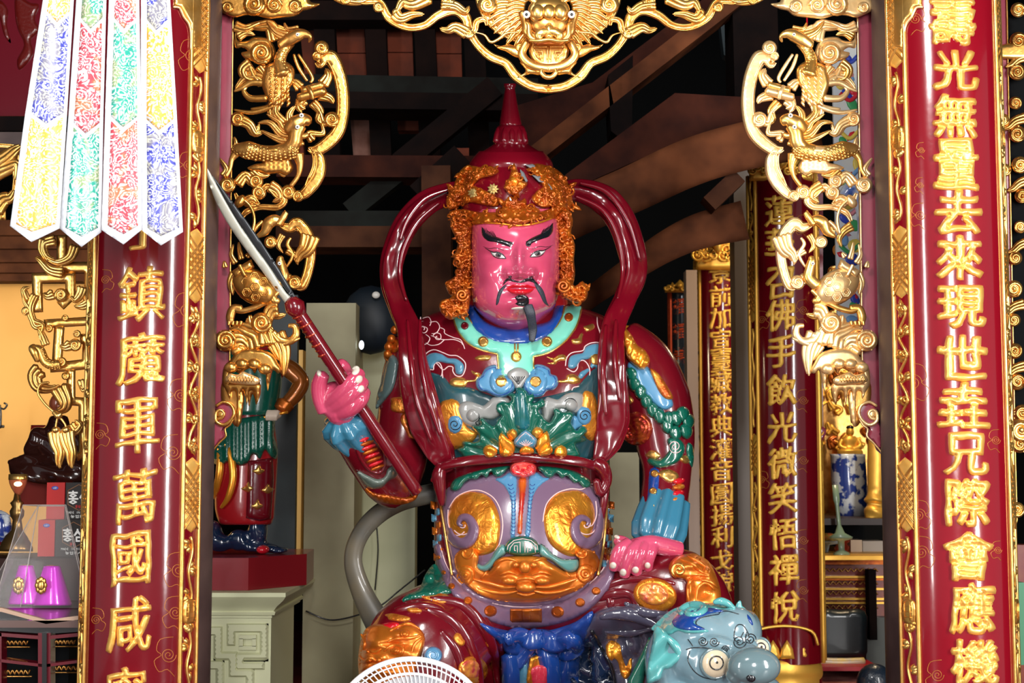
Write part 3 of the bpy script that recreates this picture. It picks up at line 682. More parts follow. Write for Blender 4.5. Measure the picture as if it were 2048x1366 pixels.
# gold bosses of the chest
M['fishgold'] = mat('hammered_gold', (.82, .31, .035), .34, .65, coat=.4, fn=crumple(22, .8, .012))
part('chest_boss', A(200, 900, 205, 820, 240, 765, 320, 745, 375, 775, 400, 860, 440, 960, 500, 990, 520, 1020, 480, 1080, 380, 1130, 300, 1140, 240, 1080), 'fishgold', .03, 18, 7, base=.006)
part('chest_boss', A(1310, 700, 1350, 685, 1400, 710, 1430, 800, 1440, 900, 1432, 1000, 1400, 1070, 1350, 1065, 1300, 1000, 1270, 900, 1290, 800), 'fishgold', .03, 14, 7, base=.006)
for c in ((205, 960), (1436, 960)):
    pass
# grey clouds
for O, S, hd in ((A(360, 860, 362, 810, 400, 775, 450, 768, 520, 790, 560, 800, 600, 765, 640, 735, 740, 740, 760, 800, 700, 860, 650, 900, 600, 910, 550, 900, 520, 950, 460, 965, 400, 930), A(510, 945)+spiral(820+478/3.795, 600+882/3.795, 14, 1.5, 1.2, -1), 1),
                (A(1035, 740, 1080, 745, 1120, 755, 1150, 735, 1190, 710, 1250, 700, 1310, 715, 1325, 755, 1320, 800, 1310, 850, 1270, 865, 1230, 850, 1180, 830, 1120, 830, 1080, 880, 1050, 930, 1010, 900, 1000, 800), spiral(820+1222/3.795, 600+795/3.795, 14, 1.6, 3.6, 1), 1)):
    g = part('cloud_scroll', O, 'grey', .020, 7, 5, base=.012)
    s2 = Surf(g); lines('painted_line', [S], 'ink', 1., s2, g)
    o = MB(); cx, cy = S[-1]; o.relief(ell(cx, cy, 13, 13, 18), s2, .012, 9, 4).build('swirl_bulge', M['grey'], g)
for cx, cy, r in ((340, 945, 14), (1325, 880, 15)):
    x, y = A(cx, cy)[0]
    g = MB().relief(ell(x, y, 16, 20, 20), BS, .02, 7, 4, base=.026).build('blue_swirl', M['sky'], ST); s2 = Surf(g)
    lines('painted_line', [spiral(x, y, 12, 1.5, 0, 1 if cx < 800 else -1)], 'ink', .9, s2, g)
part('blue_swirl_tail', A(1240, 880, 1290, 900, 1340, 930, 1310, 960, 1270, 980, 1240, 1010, 1225, 960), 'sky', .015, 5, 4, base=.02)
# painted shoulder scrolls
sc1 = A(110, 470, 130, 420, 180, 400, 240, 410, 290, 440, 350, 445, 400, 480, 410, 520, 390, 565, 350, 560, 340, 520, 330, 490, 270, 480, 220, 470, 185, 490, 175, 520, 140, 525, 115, 505)
part('shoulder_scroll', sc1, 'skydk', .014, 5, 4)
sc2 = A(1200, 480, 1215, 430, 1260, 410, 1310, 400, 1330, 360, 1380, 335, 1440, 335, 1462, 380, 1440, 420, 1390, 430, 1350, 450, 1300, 460, 1270, 500, 1240, 522, 1205, 515)
part('shoulder_scroll', sc2, 'skydk', .014, 5, 4)
part('gold_patch', A(1370, 430, 1400, 400, 1440, 405, 1466, 440, 1462, 500, 1400, 500, 1375, 470), 'gold', .014, 5, 4, base=.006)
M['linewhite'] = mat('pale_pink_line_paint', (.72, .50, .50), .4)
lines('painted_line', [A(80, 130, 82, 300, 95, 480, 108, 635)], 'linewhite', 1.3)
lines('painted_line', [A(105, 480, 120, 410, 180, 378, 250, 400, 300, 420, 360, 425, 415, 470, 420, 520, 395, 575, 350, 575, 325, 540, 325, 510, 290, 505, 250, 530, 200, 480, 180, 500, 175, 530, 130, 520, 100, 500)], 'linewhite', 1.2)
lines('painted_line', [A(130, 632, 190, 620, 235, 580, 245, 530, 225, 480, 190, 475), A(245, 560, 260, 640, 300, 680, 370, 690, 430, 680, 455, 720, 470, 750, 560, 780, 605, 740)], 'linewhite', 1.2)
lines('cloud_outline', [A(95, 140, 140, 130, 160, 165, 150, 195), A(150, 170, 200, 165, 225, 205, 200, 250, 165, 255), A(230, 210, 260, 225, 265, 255, 330, 285, 380, 300, 400, 330, 415, 370), A(160, 270, 240, 300, 330, 300, 385, 320, 400, 340), A(100, 200, 130, 215, 125, 240, 100, 250, 82, 225, 95, 200, 110, 215, 105, 228), A(175, 270, 195, 250, 230, 260, 232, 295, 205, 300, 192, 285, 205, 275), A(90, 340, 130, 330, 150, 290, 120, 262), A(120, 325, 160, 345, 220, 335, 262, 300)], 'linewhite', 1.)
lines('painted_line', [A(1180, 500, 1190, 440, 1230, 400, 1310, 385, 1330, 350, 1380, 325, 1445, 330, 1475, 400), A(1190, 520, 1240, 545, 1270, 520, 1280, 470, 1320, 460, 1355, 500, 1365, 560, 1340, 610, 1300, 650, 1240, 665, 1225, 700), A(1420, 130, 1424, 190, 1445, 260, 1440, 330)], 'linewhite', 1.2)
# gilded flames on the chest
for O in (A(490, 440, 530, 420, 580, 418, 612, 425, 615, 440, 590, 460, 520, 460), A(300, 640, 310, 600, 350, 585, 410, 590, 430, 605, 490, 600, 500, 580, 540, 565, 530, 590, 500, 620, 440, 630, 430, 650, 400, 665, 340, 660),
          A(465, 535, 490, 545, 520, 550, 535, 565, 500, 575, 475, 560), A(1035, 430, 1090, 440, 1120, 420, 1160, 412, 1190, 430, 1180, 460, 1130, 465, 1100, 490, 1040, 480, 1090, 468), A(1125, 610, 1180, 600, 1190, 570, 1240, 560, 1290, 590, 1290, 625, 1240, 640, 1180, 630, 1130, 630),
          A(1290, 210, 1350, 190, 1390, 180, 1402, 210, 1370, 235, 1330, 245, 1310, 280, 1300, 330, 1240, 335, 1225, 300, 1270, 290, 1290, 260, 1330, 225)):
    part('gilded_flame', O, 'gold', .012, 5, 4, sm=4)
# collar
col = part('blue_collar', [(934, 612), (940, 645), (958, 668), (985, 684), (1015, 692), (1037, 690), (1070, 686), (1098, 672), (1118, 648), (1130, 612), (1112, 608), (1100, 640), (1068, 650), (1030, 658), (990, 652), (962, 635), (948, 606)], 'blue', .02, 8, 6)
tq = part('turquoise_collar', A(330, 120, 345, 190, 380, 260, 430, 320, 490, 358, 560, 385, 620, 400, 665, 415, 672, 480, 682, 575)+A(750, 610, 860, 615, 945, 575, 940, 500, 940, 428, 1000, 415, 1060, 395, 1120, 360, 1180, 310, 1230, 250, 1270, 180, 1300, 50, 1170, 48, 1155, 120, 1110, 200, 1050, 255, 980, 295, 900, 315, 830, 322, 760, 315, 680, 305, 600, 280, 530, 240, 480, 190, 445, 125), 'turq', .026, 5, 6, sm=2)
TS = Surf([tq, BODY])
lines('collar_trim', [A(328, 115, 345, 190, 380, 260, 430, 320, 490, 358, 560, 385, 620, 400, 663, 412), A(663, 412, 668, 480, 680, 575), A(945, 575, 937, 500, 937, 430), A(937, 430, 1000, 417, 1060, 395, 1120, 360, 1180, 310, 1230, 250, 1270, 180, 1302, 60), A(440, 125, 480, 190, 530, 240, 600, 280, 680, 305, 760, 318, 830, 325, 900, 318, 980, 297, 1050, 257, 1110, 202, 1157, 122, 1172, 50)], 'gold', 2.2, TS)
lines('frog_loop', [A(795, 318, 797, 390), A(820, 318, 818, 390)], 'gold', 1.8, TS)
for (cx, cy, m, r) in ((415, 195, 'maroon', 8), (555, 315, 'gold', 11), (1040, 315, 'gold', 11), (1205, 130, 'copper', 9), (806, 430, 'gold', 11)):
    x, y = A(cx, cy)[0]; coin(x, y, r, m, surf=TS)
# two light blue clouds with coins, grey shell
for O, S, cx in ((A(500, 650, 505, 600, 540, 570, 570, 520, 620, 493, 655, 500, 672, 575, 740, 575, 800, 620, 800, 680, 760, 720, 700, 740, 640, 730, 580, 700, 530, 690), None, 692), (A(850, 640, 870, 590, 945, 555, 945, 495, 1000, 490, 1060, 520, 1070, 560, 1115, 580, 1125, 640, 1090, 680, 1040, 690, 1000, 730, 930, 740, 870, 700), None, 953)):
    g = part('blue_cloud', O, 'sky', .030, 7, 5, base=.014); s2 = Surf(g)
    x, y = A(cx, 618)[0]; coin(x, y, 13, 'gold', par=g, surf=s2, name='coin_boss')
    cxm = sum(p[0] for p in O)/len(O); cym = sum(p[1] for p in O)/len(O)
    lines('painted_line', [[(cxm+(p[0]-cxm)*.84, cym+(p[1]-cym)*.84) for p in O]], 'blue', 1., s2, g, closed=True)
    o = MB(); o.relief(ell(x, y, 24, 26, 20), s2, .008, 8, 5).build('cloud_lobe', M['sky'], g)
g = part('grey_shell', A(735, 570, 760, 530, 820, 510, 880, 530, 905, 575, 860, 650, 820, 690, 780, 640), 'grey', .02, 6, 4, base=.034); s2 = Surf(g)
lines('painted_line', [A(822, 640, 822+dx, 580) for dx in (-50, -30, -12, 0, 12, 30, 50)], 'ink', .8, s2, g, sm=0)
# large ruffled lotus leaf
LFC = A(850, 1190)[0]
leaf = A(800, 670, 820, 655, 850, 660, 890, 690, 900, 715, 935, 705, 945, 740, 930, 780, 960, 770, 1000, 745, 1030, 770, 1025, 810, 985, 830, 985, 860, 1010, 870, 1020, 900, 1060, 925, 1080, 890, 1090, 870, 1085, 830, 1120, 815, 1160, 850, 1215, 840, 1245, 880, 1230, 930, 1260, 985, 1290, 960, 1330, 955, 1350, 1000, 1310, 1040, 1340, 1060, 1300, 1085, 1260, 1100, 1285, 1140, 1290, 1185, 1200, 1200, 850, 1195, 560, 1215, 420, 1205, 370, 1160, 360, 1130, 400, 1110, 390, 1078, 430, 1070, 480, 1080, 520, 1060, 515, 1020, 470, 970, 475, 950, 530, 950, 520, 910, 550, 890, 590, 930, 640, 950, 665, 900, 690, 880, 650, 840, 655, 790, 700, 765, 745, 775, 765, 750, 740, 720, 770, 700, 800, 710)
def leafh(x, y, dd):
    a = math.atan2(y-LFC[1]-10, x-LFC[0]); r = math.hypot(x-LFC[0], y-LFC[1])
    return (.010*abs(sin(a*11)) + .012*math.exp(-dd/7)*(1+sin(a*40)))*min(1, r/50)+.03*max(0, 1-dd/60)*0
g = part('lotus_leaf', leaf, 'green', .034, 6, 3.6, sm=3, base=.028, hf=leafh); LS_ = Surf([g, BODY])
M['leafcore'] = mat('blue_green_leaf_core', (.01, .13, .16), .25, coat=.7, var=(.01, .09, .06), vscale=12)
part('leaf_core', A(800, 690, 830, 680, 870, 700, 880, 760, 900, 850, 905, 960, 850, 985, 800, 960, 790, 850, 795, 760), 'leafcore', .010, 12, 5, surf=LS_, par=g)
# lotus petals
for O, m, bs in ((A(735, 1030, 740, 1000, 780, 978, 812, 1000, 815, 1050, 770, 1075), 'fishgold', .004), (A(925, 1000, 960, 963, 1005, 980, 1010, 1020, 975, 1060, 935, 1040), 'fishgold', .004),
                 (A(675, 1130, 672, 1060, 690, 1008, 740, 1050, 790, 1075, 798, 1140, 760, 1185, 690, 1185), 'foilp', .016), (A(950, 1110, 975, 1050, 1040, 993, 1060, 1050, 1070, 1100, 1030, 1150, 980, 1180), 'foilp', .016),
                 (A(795, 1110, 790, 1065, 820, 1030, 878, 985, 930, 1025, 965, 1060, 950, 1120, 880, 1130), 'skydk', .020),
                 (A(555, 1160, 560, 1120, 600, 1098, 655, 1125, 660, 1170, 600, 1200), 'foilp', .020), (A(690, 1170, 695, 1130, 720, 1112, 765, 1140, 770, 1180, 720, 1192), 'foilp', .032), (A(830, 1145, 850, 1115, 880, 1098, 930, 1125, 940, 1160, 880, 1175, 840, 1170), 'foilp', .034), (A(975, 1170, 1000, 1130, 1060, 1095, 1085, 1140, 1060, 1175, 1000, 1190), 'foilp', .03), (A(1095, 1150, 1110, 1120, 1150, 1100, 1190, 1130, 1190, 1180, 1140, 1195, 1100, 1180), 'foilp', .02)):
    if m == 'foilp': m = 'petalgold'
    M.setdefault('petalgold', mat('petal_gold_paint', (.95, .36, .03), .3, .7, coat=.5, bump=.1))
    g2 = part('lotus_petal', O, m, .024, 9, 4, sm=2, surf=LS_, base=bs)
    if m == 'skydk': lines('painted_line', [A(880, 1110, 880+dx, 1060-abs(dx)*-.5) for dx in (-50, -35, -18, 0, 18, 35, 50)]+[A(805, 1080, 840, 1035, 878, 1003, 920, 1035, 952, 1070)], 'linewhite', .8, Surf(g2), g2, sm=0)
# waist cord
o = MB(); o.pt([(868, 962, 95), (885, 935, 110), (940, 922, 132), (1000, 916, 142), (1047, 914, 146), (1110, 918, 142), (1170, 926, 124), (1205, 940, 96)], [8, 9, 10, 10, 10, 10, 9, 8], D0, 14, 6, rip=3, amp=.12, rp=.3); o.build('waist_cord', M['maroon'], ST)
o = MB(); o.pt([(1188, 925, 112), (1205, 935, 110), (1212, 960, 100), (1200, 985, 104), (1192, 960, 112)], [12, 14, 12, 10, 7], D0, 12); o.pt([(1215, 950, 90), (1208, 1000, 95), (1204, 1040, 92)], [9, 8, 4], D0, 10); o.build('cord_knot', M['maroon'], ST)
o = MB(); o.pt([(885, 930, 105), (878, 950, 108), (880, 975, 106), (884, 1010, 100)], [10, 14, 12, 5], D0, 12); o.build('cord_knot', M['maroon'], ST)
# ---- belly
part('belly_mauve', Bc(140, 260, 200, 200, 300, 165, 430, 140, 520, 110, 600, 120, 700, 130, 800, 140, 900, 160, 1000, 200, 1060, 270, 1085, 400, 1070, 560, 1045, 700, 960, 830, 820, 900, 600, 925, 380, 890, 240, 800, 170, 650, 130, 450), 'mauve', .016, 10, 8)
MV = Surf(fn=None, obj=[bpy.data.objects['belly_mauve'], BODY])
dl = part('gold_disc', Bc(170, 360, 200, 290, 260, 250, 330, 245, 400, 270, 445, 330, 470, 420, 465, 520, 440, 590, 350, 620, 260, 600, 190, 540, 165, 440), 'foil', .022, 16, 7, surf=MV)
dr = part('gold_disc', Bc(725, 410, 740, 330, 790, 265, 860, 240, 940, 240, 1000, 290, 1025, 370, 1010, 480, 960, 580, 900, 625, 820, 600, 750, 530), 'foil', .022, 16, 7, surf=MV)
DS = Surf([dl, dr, bpy.data.objects['belly_mauve'], BODY])
# mauve spirals over discs
def horn(pts, w, m, par, surf, base=.006, name='spiral_scroll'):
    return MB().relief(band(catmull(pts, False, 5), w), surf, .016, 7, 4, base=base).build(name, M[m], par)
x, y = Bc(262, 450)[0]; horn([(x-30, y+2), (x-26, y+22), (x-8, y+34), (x+10, y+26), (x+18, y+4), (x+8, y-16), (x-6, y-18), (x-12, y-6), (x-4, y-2)], [6, 20, 24, 24, 22, 18, 14, 9, 5], 'mauve', ST, DS)
lines('painted_line', [Bc(170, 340, 215, 275, 290, 240, 360, 240, 430, 280, 470, 350, 485, 440, 470, 540, 440, 590), spiral(x-2, y-4, 22, 1.4, 2.6, -1)+[], Bc(165, 350, 165, 430, 190, 490, 230, 500, 260, 480)], 'linewhite', 1.3, DS)
x, y = Bc(965, 450)[0]; horn([(x+32, y-40), (x+33, y-10), (x+26, y+20), (x+4, y+34), (x-16, y+18), (x-18, y-6), (x-6, y-18), (x+8, y-12), (x+4, y-2)], [6, 18, 22, 24, 22, 18, 14, 9, 5], 'mauve', ST, DS)
lines('painted_line', [Bc(720, 420, 740, 320, 800, 255, 880, 228, 950, 230, 1010, 200, 1050, 270, 1065, 360, 1050, 460), spiral(x+2, y-4, 22, 1.4, .4, 1), Bc(1030, 300, 1035, 380, 1010, 440, 985, 445)], 'linewhite', 1.3, DS)
# blue scaled flares and red bar
for O, s in ((Bc(430, 170, 480, 155, 520, 130, 570, 150, 570, 260, 565, 400, 560, 505, 525, 510, 530, 400, 525, 290, 490, 215), -1), (Bc(770, 165, 720, 155, 680, 130, 635, 150, 632, 260, 620, 400, 612, 505, 650, 500, 655, 380, 670, 270, 710, 210), 1)):
    g = part('scaled_flare', O, 'sky', .02, 6, 4, base=.006); s2 = Surf([g, BODY]); cx = 548 if s < 0 else 645; o = MB()
    for i in range(14):
        yy = 200+i*22; c0 = cx+(-18 if s < 0 else 14)*max(0, 1-i/4)
        o.line(Bc(c0-14, yy, c0-6, yy+9, c0+6, yy+9, c0+14, yy), s2, .8, .3, sm=2, n=4)
    o.build('scale_lines', M['blue'], g)
M['redgold'] = mat('red_gold_paint', (.55, .02, .01), .22, .3, coat=.8, bump=.3, bscale=30, var=(.75, .16, .02), vscale=9)
part('red_bar', Bc(572, 165, 630, 165, 622, 270, 610, 380, 603, 492, 565, 492, 570, 380, 575, 270), 'redgold', .032, 9, 4, sm=2)
g = part('ruyi_knot', Bc(525, 110, 540, 75, 580, 60, 605, 52, 635, 60, 670, 78, 685, 110, 670, 145, 630, 160, 605, 168, 575, 160, 540, 148), mat('coral_red_paint', (.62, .03, .03), .22, coat=.8, var=(.6, .12, .1), vscale=14), .04, 10, 4, base=.02); s2 = Surf(g)
for s in (-1, 1): lines('knot_curl', [spiral(1046+s*13, 938, 12, 1.3, pi if s > 0 else 0, -s)], 'lip', 2., s2, g)
# green fringe leaves below the cord
for O in (Bc(175, 230, 185, 190, 220, 160, 300, 130, 400, 105, 520, 92, 510, 120, 480, 150, 450, 160, 430, 150, 415, 130, 390, 165, 360, 150, 330, 175, 290, 175, 260, 195, 240, 225, 205, 245), Bc(690, 95, 800, 100, 900, 120, 960, 150, 1000, 180, 998, 215, 960, 225, 930, 195, 900, 195, 860, 155, 830, 170, 800, 140, 770, 165, 740, 160, 715, 135)):
    part('leaf_fringe', O, 'green', .032, 7, 4, sm=3, base=.012, hf=lambda x, y, dd: .008*abs(sin(x*.22+y*.1)))
# gilded beast face on the lower belly
def maskh(x, y, dd):
    X = x-1050; Y = y; h = 0
    for cx, cy, sx, sy, a in ((0, 1134, 11, 11, .05), (-17, 1131, 8, 6, .03), (17, 1131, 8, 6, .03), (-32, 1161, 13, 6, .030), (34, 1161, 13, 6, .030), (0, 1170, 20, 13, .020), (0, 1112, 34, 10, .014), (-55, 1138, 20, 12, .014), (57, 1138, 20, 12, .014)):
        h += a*math.exp(-((X-cx)/sx)**2-((Y-cy)/sy)**2)
    return h*.9
M['maskgold'] = mat('belly_mask_copper_gold', (.80, .25, .025), .36, .6, coat=.3, bump=.06, bscale=30, var=(.62, .14, .012), vscale=7, bdist=.01)
mk = part('beast_mask', Bc(200, 640, 230, 590, 300, 575, 345, 620, 340, 680, 400, 710, 450, 650, 500, 625, 600, 620, 700, 625, 780, 670, 860, 715, 920, 700, 930, 640, 915, 600, 950, 575, 1010, 590, 1050, 640, 1040, 700, 960, 800, 860, 850, 760, 885, 600, 895, 440, 880, 320, 830, 230, 740), 'maskgold', .03, 12, 3.6, sm=3, surf=MV, hf=maskh, base=.014)
MS = Surf([mk, BODY])
for P, r in (([(962, 1158), (985, 1132), (1010, 1118), (1034, 1122)], 5), ([(1066, 1122), (1092, 1118), (1118, 1132), (1142, 1155)], 5), ([(945, 1158), (975, 1166), (1005, 1174), (1034, 1174)], 4.5), ([(1070, 1174), (1098, 1174), (1128, 1166), (1158, 1156)], 4.5), ([(955, 1176), (985, 1184), (1015, 1186), (1036, 1182)], 4), ([(1068, 1182), (1090, 1186), (1120, 1183), (1150, 1174)], 4), ([(1000, 1150), (1018, 1144), (1036, 1150)], 3.5), ([(1064, 1150), (1084, 1144), (1102, 1150)], 3.5), ([(1032, 1160), (1052, 1156), (1072, 1160)], 4), ([(1034, 1186), (1052, 1190), (1070, 1186)], 4)):
    MB().line(P, MS, [r*.4, r, r, r*.3], 0, sm=5, n=8).build('mask_ridge', M['maskgold'], mk)
def sball(nm, x, y, rx, ry, surf, m, par, lift=0):
    d = float(surf.depth([(x, y)])[0]); MB().ball(x, y, (D0-d)/K+lift, rx, ry, rx*.7, D0, 16).build(nm, M[m], par)
for x, y, rx, ry in ((1050, 1134, 12, 12), (1033, 1130, 8, 6), (1067, 1130, 8, 6), (1018, 1161, 14, 8), (1084, 1161, 14, 8), (1052, 1174, 19, 11)): sball('mask_feature', x, y, rx, ry, MS, 'maskgold', mk)
for cx, cy in ((265, 735), (970, 725)):
    x, y = Bc(cx, cy)[0]; g = MB().relief(ell(x, y, 19, 20), MS, .014, 6, 3).relief(ell(x, y, 11, 11), MS, .012, 5, 2.5, base=.012).relief(ell(x, y, 5, 5), MS, .012, 4, 2, base=.022).build('ear_boss', M['maskgold'], mk)
for P in (spiral(932, 1105, 22, 1.2, pi, 1), spiral(1166, 1105, 22, 1.2, 0, -1)): lines('mask_curl', [P], 'maskgold', 3, MS, mk)
g = part('green_medallion', Bc(492, 600, 495, 560, 520, 525, 560, 505, 600, 502, 650, 510, 690, 540, 705, 580, 700, 608, 600, 625), 'green', .035, 8, 4, base=.03); s2 = Surf([g, BODY])
Pm = []
for s in (-1, 1):
    c = 601
    Pm += [Bc(c+s*14, 600, c+s*14, 540), Bc(c+s*30, 600, c+s*30, 562, c+s*48, 562, c+s*48, 590, c+s*40, 590), Bc(c+s*14, 540, c+s*50, 545, c+s*72, 572, c+s*76, 602), Bc(c, 520, c+s*50, 530, c+s*85, 560, c+s*92, 602)]
lines('seal_lines', Pm, 'linewhite', .9, s2, g, sm=0)
for O in (Bc(500, 560, 505, 605, 460, 640, 430, 680, 390, 715, 350, 710, 330, 690, 335, 665, 370, 675, 410, 640, 440, 590, 470, 555), Bc(705, 550, 740, 570, 780, 610, 840, 640, 920, 640, 932, 680, 915, 710, 870, 718, 820, 690, 770, 650, 700, 615)):
    g = part('teal_whisker', O, mat('sage_teal_paint', (.10, .26, .24), .28, coat=.6), .03, 7, 4, base=.03)
    lines('painted_line', [[p for p in O[:len(O)//2]]], 'ink', .8, Surf([g, BODY]), g)
# mauve belt crescent with gilt studs
blt = part('belt', [(868, 1090), (872, 1125), (885, 1160), (905, 1190), (940, 1222), (985, 1245), (1045, 1258), (1110, 1250), (1160, 1232), (1200, 1200), (1226, 1160), (1235, 1100), (1225, 1100), (1205, 1140), (1170, 1175), (1120, 1202), (1045, 1214), (975, 1203), (925, 1172), (895, 1135), (880, 1090)], 'mauve', .034, 7, 6, sm=4)
BL = Surf([blt, BODY])
lines('belt_edge', [[(880, 1090), (895, 1135), (925, 1172), (975, 1203), (1045, 1214), (1120, 1202), (1170, 1175), (1205, 1140), (1225, 1100)]], 'linewhite', 1.4, BL)
for x, y, r in ((903, 1172, 7), (936, 1201, 9), (981, 1222, 13), (1115, 1224, 13), (1160, 1205, 10), (1192, 1182, 9), (887, 1145, 5), (876, 1115, 5)):
    coin(x, y, r, 'copper', surf=BL, name='belt_stud', ry=r*.9)
MB().relief([(1020, 1217), (1084, 1217), (1084, 1245), (1020, 1245)], BL, .012, 3, 4).relief([(1043, 1219), (1063, 1219), (1063, 1243), (1043, 1243)], BL, .008, 3, 4, base=.01).build('belt_plaque', M['copper'], ST)
# gilt edges and lattice sides of the belly
for P in ([(878, 990), (886, 1040), (896, 1100), (904, 1150)], [(1213, 990), (1212, 1040), (1206, 1100), (1196, 1150)]): lines('gilt_edge', [P], 'gold', 3, BS, lift=10)
for s, x0 in ((-1, 868), (1, 1222)):
    for i in range(5):
        for j in range(2):
            x = x0+s*(-j*9+2)+(-s)*i*1.5; y = 1010+i*26+j*13
            MB().relief([(x-5, y-8), (x+5, y-6), (x+5, y+9), (x-5, y+7)], BS, .014, 3, 4).build('side_scale', M[('copper', 'skydk')[(i+j) % 2]], ST)
# ---- blue sash
sash = part('sash', [(960, 1246), (1000, 1258), (1045, 1264), (1100, 1260), (1150, 1244), (1185, 1222), (1180, 1260), (1160, 1310), (1140, 1420), (1010, 1420), (1005, 1340), (1000, 1290), (980, 1270)], 'blue', .03, 12, 8, hf=lambda x, y, d: .012*sin(x*.16+y*.03), base=.04)
SS = Surf([sash, BODY]); o = MB()
zz = lambda x, y: 0
def stube(P, R, nm, m='blue', surf=SS, lift=6, rip=4, amp=.14, rp=.2):
    D = surf.depth(catmull(P, False, 5)); Q = catmull(P, False, 5); R = interp(R, len(Q))
    o = MB(); o.tube([W(p[0], p[1], d-(lift+r*.3)*K) for p, d, r in zip(Q, D, R)], R*K, 14, flat=.7, rip=rip, amp=amp, rp=rp); return o.build(nm, M[m], ST)
stube([(1012, 1280), (1035, 1272), (1060, 1282), (1085, 1278), (1110, 1284), (1140, 1278), (1152, 1295), (1130, 1306), (1100, 1300)], [10, 16, 20, 20, 20, 18, 16, 14, 8], 'sash_bow')
stube([(1070, 1280), (1045, 1290), (1022, 1292), (1018, 1275), (1040, 1268)], [12, 15, 15, 12, 8], 'sash_bow')
stube([(1058, 1288), (1046, 1306), (1036, 1320), (1030, 1332), (1044, 1318)], [16, 15, 16, 14, 8], 'sash_tail')
stube([(1068, 1265), (1074, 1285), (1082, 1300)], [12, 17, 14], 'sash_knot')
stube([(1090, 1300), (1100, 1330), (1104, 1420)], [16, 18, 20], 'sash_tail')
stube([(1018, 1310), (1022, 1350), (1020, 1420)], [14, 16, 18], 'sash_tail')
part('sash_panel', [(1060, 1316), (1100, 1312), (1104, 1350), (1104, 1400), (1056, 1400)], 'foil', .016, 5, 5, sm=2, surf=SS, base=.02)
part('sash_panel_red', [(1064, 1334), (1098, 1328), (1098, 1366), (1092, 1390), (1068, 1380), (1062, 1356)], mat('raspberry_paint', (.55, .03, .06), .25, coat=.7, bump=.6, bscale=50), .016, 6, 5, surf=SS, base=.03)
part('sash_lining', [(1036, 1336), (1054, 1326), (1052, 1400), (1034, 1400)], 'skydk', .012, 5, 5, surf=SS, base=.015)
# ---- skirts and legs
def drape(x, y, d): return .012*sin((x*.5+y*.9)*.085)+.008*sin((x*.8-y*.3)*.13)
part('slate_skirt', [(1190, 1225), (1240, 1212), (1300, 1220), (1345, 1240), (1360, 1290), (1340, 1420), (1240, 1420), (1225, 1366), (1200, 1320), (1175, 1290), (1150, 1340), (1130, 1420), (1120, 1420), (1140, 1340), (1165, 1270)], 'slate', .035, 12, 7, hf=drape, base=.02)
SK = Surf([bpy.data.objects['slate_skirt'], BODY])
part('gilded_flame', [(1212, 1290), (1224, 1281), (1240, 1290), (1244, 1310), (1252, 1332), (1258, 1320), (1264, 1318), (1262, 1345), (1252, 1358), (1242, 1350), (1236, 1325), (1228, 1318), (1220, 1324), (1212, 1305)], 'petalgold', .012, 5, 4, surf=SK)
o = MB(); o.relief([(1182, 1264), (1205, 1300), (1225, 1345), (1235, 1420), (1125, 1420), (1135, 1366), (1150, 1310)], SK, .05, 26, 7, sm=4, base=-.012); o.build('navy_leg', M['navy'], ST)
lines('leg_edge', [[(1183, 1262), (1206, 1300), (1226, 1345), (1236, 1420)]], 'ink', 4, SK, lift=3)
# green under robe at left hip
part('green_underrobe', [(838, 1178), (850, 1150), (870, 1128), (890, 1160), (905, 1185), (870, 1192), (820, 1200), (800, 1206), (812, 1190)], 'green', .03, 9, 6, hf=lambda x, y, d: .008*sin((x+y)*.2))
# robe folds on the left leg
for P, R in (([(860, 1200), (920, 1210), (960, 1250), (985, 1300), (1000, 1380)], [6, 12, 14, 12, 8]), ([(850, 1218), (900, 1240), (935, 1285), (955, 1340), (960, 1400)], [5, 12, 13, 11, 8]), ([(880, 1262), (910, 1300), (925, 1350), (930, 1400)], [5, 10, 11, 8]), ([(790, 1222), (840, 1215), (880, 1222), (915, 1250)], [5, 10, 9, 4]), ([(905, 1190), (950, 1225), (990, 1275), (1012, 1340), (1016, 1400)], [4, 10, 10, 9, 7])):
    stube(P, R, 'robe_fold', 'maroon', BS, -3, 2, .1)
for P, R in (([(1250, 1205), (1290, 1225), (1340, 1228)], [4, 9, 5]), ([(1200, 1235), (1240, 1228), (1290, 1240), (1330, 1262)], [4, 10, 10, 5]), ([(1210, 1262), (1260, 1265), (1310, 1255)], [3, 8, 4])): stube(P, R, 'skirt_fold', 'slate', SK, -3, 2, .1)
for P, R in (([(1200, 1180), (1235, 1165), (1290, 1158), (1350, 1168)], [5, 8, 8, 4]), ([(1190, 1200), (1230, 1188), (1262, 1190), (1280, 1215), (1320, 1228)], [5, 10, 8, 9, 5]), ([(1215, 1190), (1222, 1205), (1218, 1220)], [5, 8, 5])): stube(P, R, 'robe_fold', 'maroon', BS, -3, 2, .1)
# gilded cloud patches on the robe
M['patchgold'] = mat('patch_gold', (.85, .34, .04), .36, .6, coat=.3, bump=.5, bscale=60, var=(.5, .08, .01), vscale=22, bdist=.01)
def patch(x, y, r, a=0, sq=.8, n=9, m='patchgold', surf=None, seed=0, name='gilded_patch'):
    rr = random.Random(seed+int(x)); O = [(x+r*(.8+.4*rr.random())*cos(t)*cos(a)-r*sq*(.8+.4*rr.random())*sin(t)*sin(a), y+r*cos(t)*sin(a)+r*sq*(.8+.4*rr.random())*sin(t)*cos(a)) for t in [2*pi*i/n for i in range(n)]]
    return part(name, O, m, .012, 4, 3.5, sm=3, surf=surf, hf=lambda x, y, d: .006*abs(noise.noise((x*.14, y*.14, 3))))
for x, y, r, sq in ((874, 1195, 36, .32), (862, 1212, 26, .35), (826, 1218, 18, .5), (922, 1277, 16, .8), (984, 1284, 15, .9), (990, 1270, 9, 1), (795, 1236, 26, .3), (1305, 1205, 10, .6)): patch(x, y, r, .15, sq)
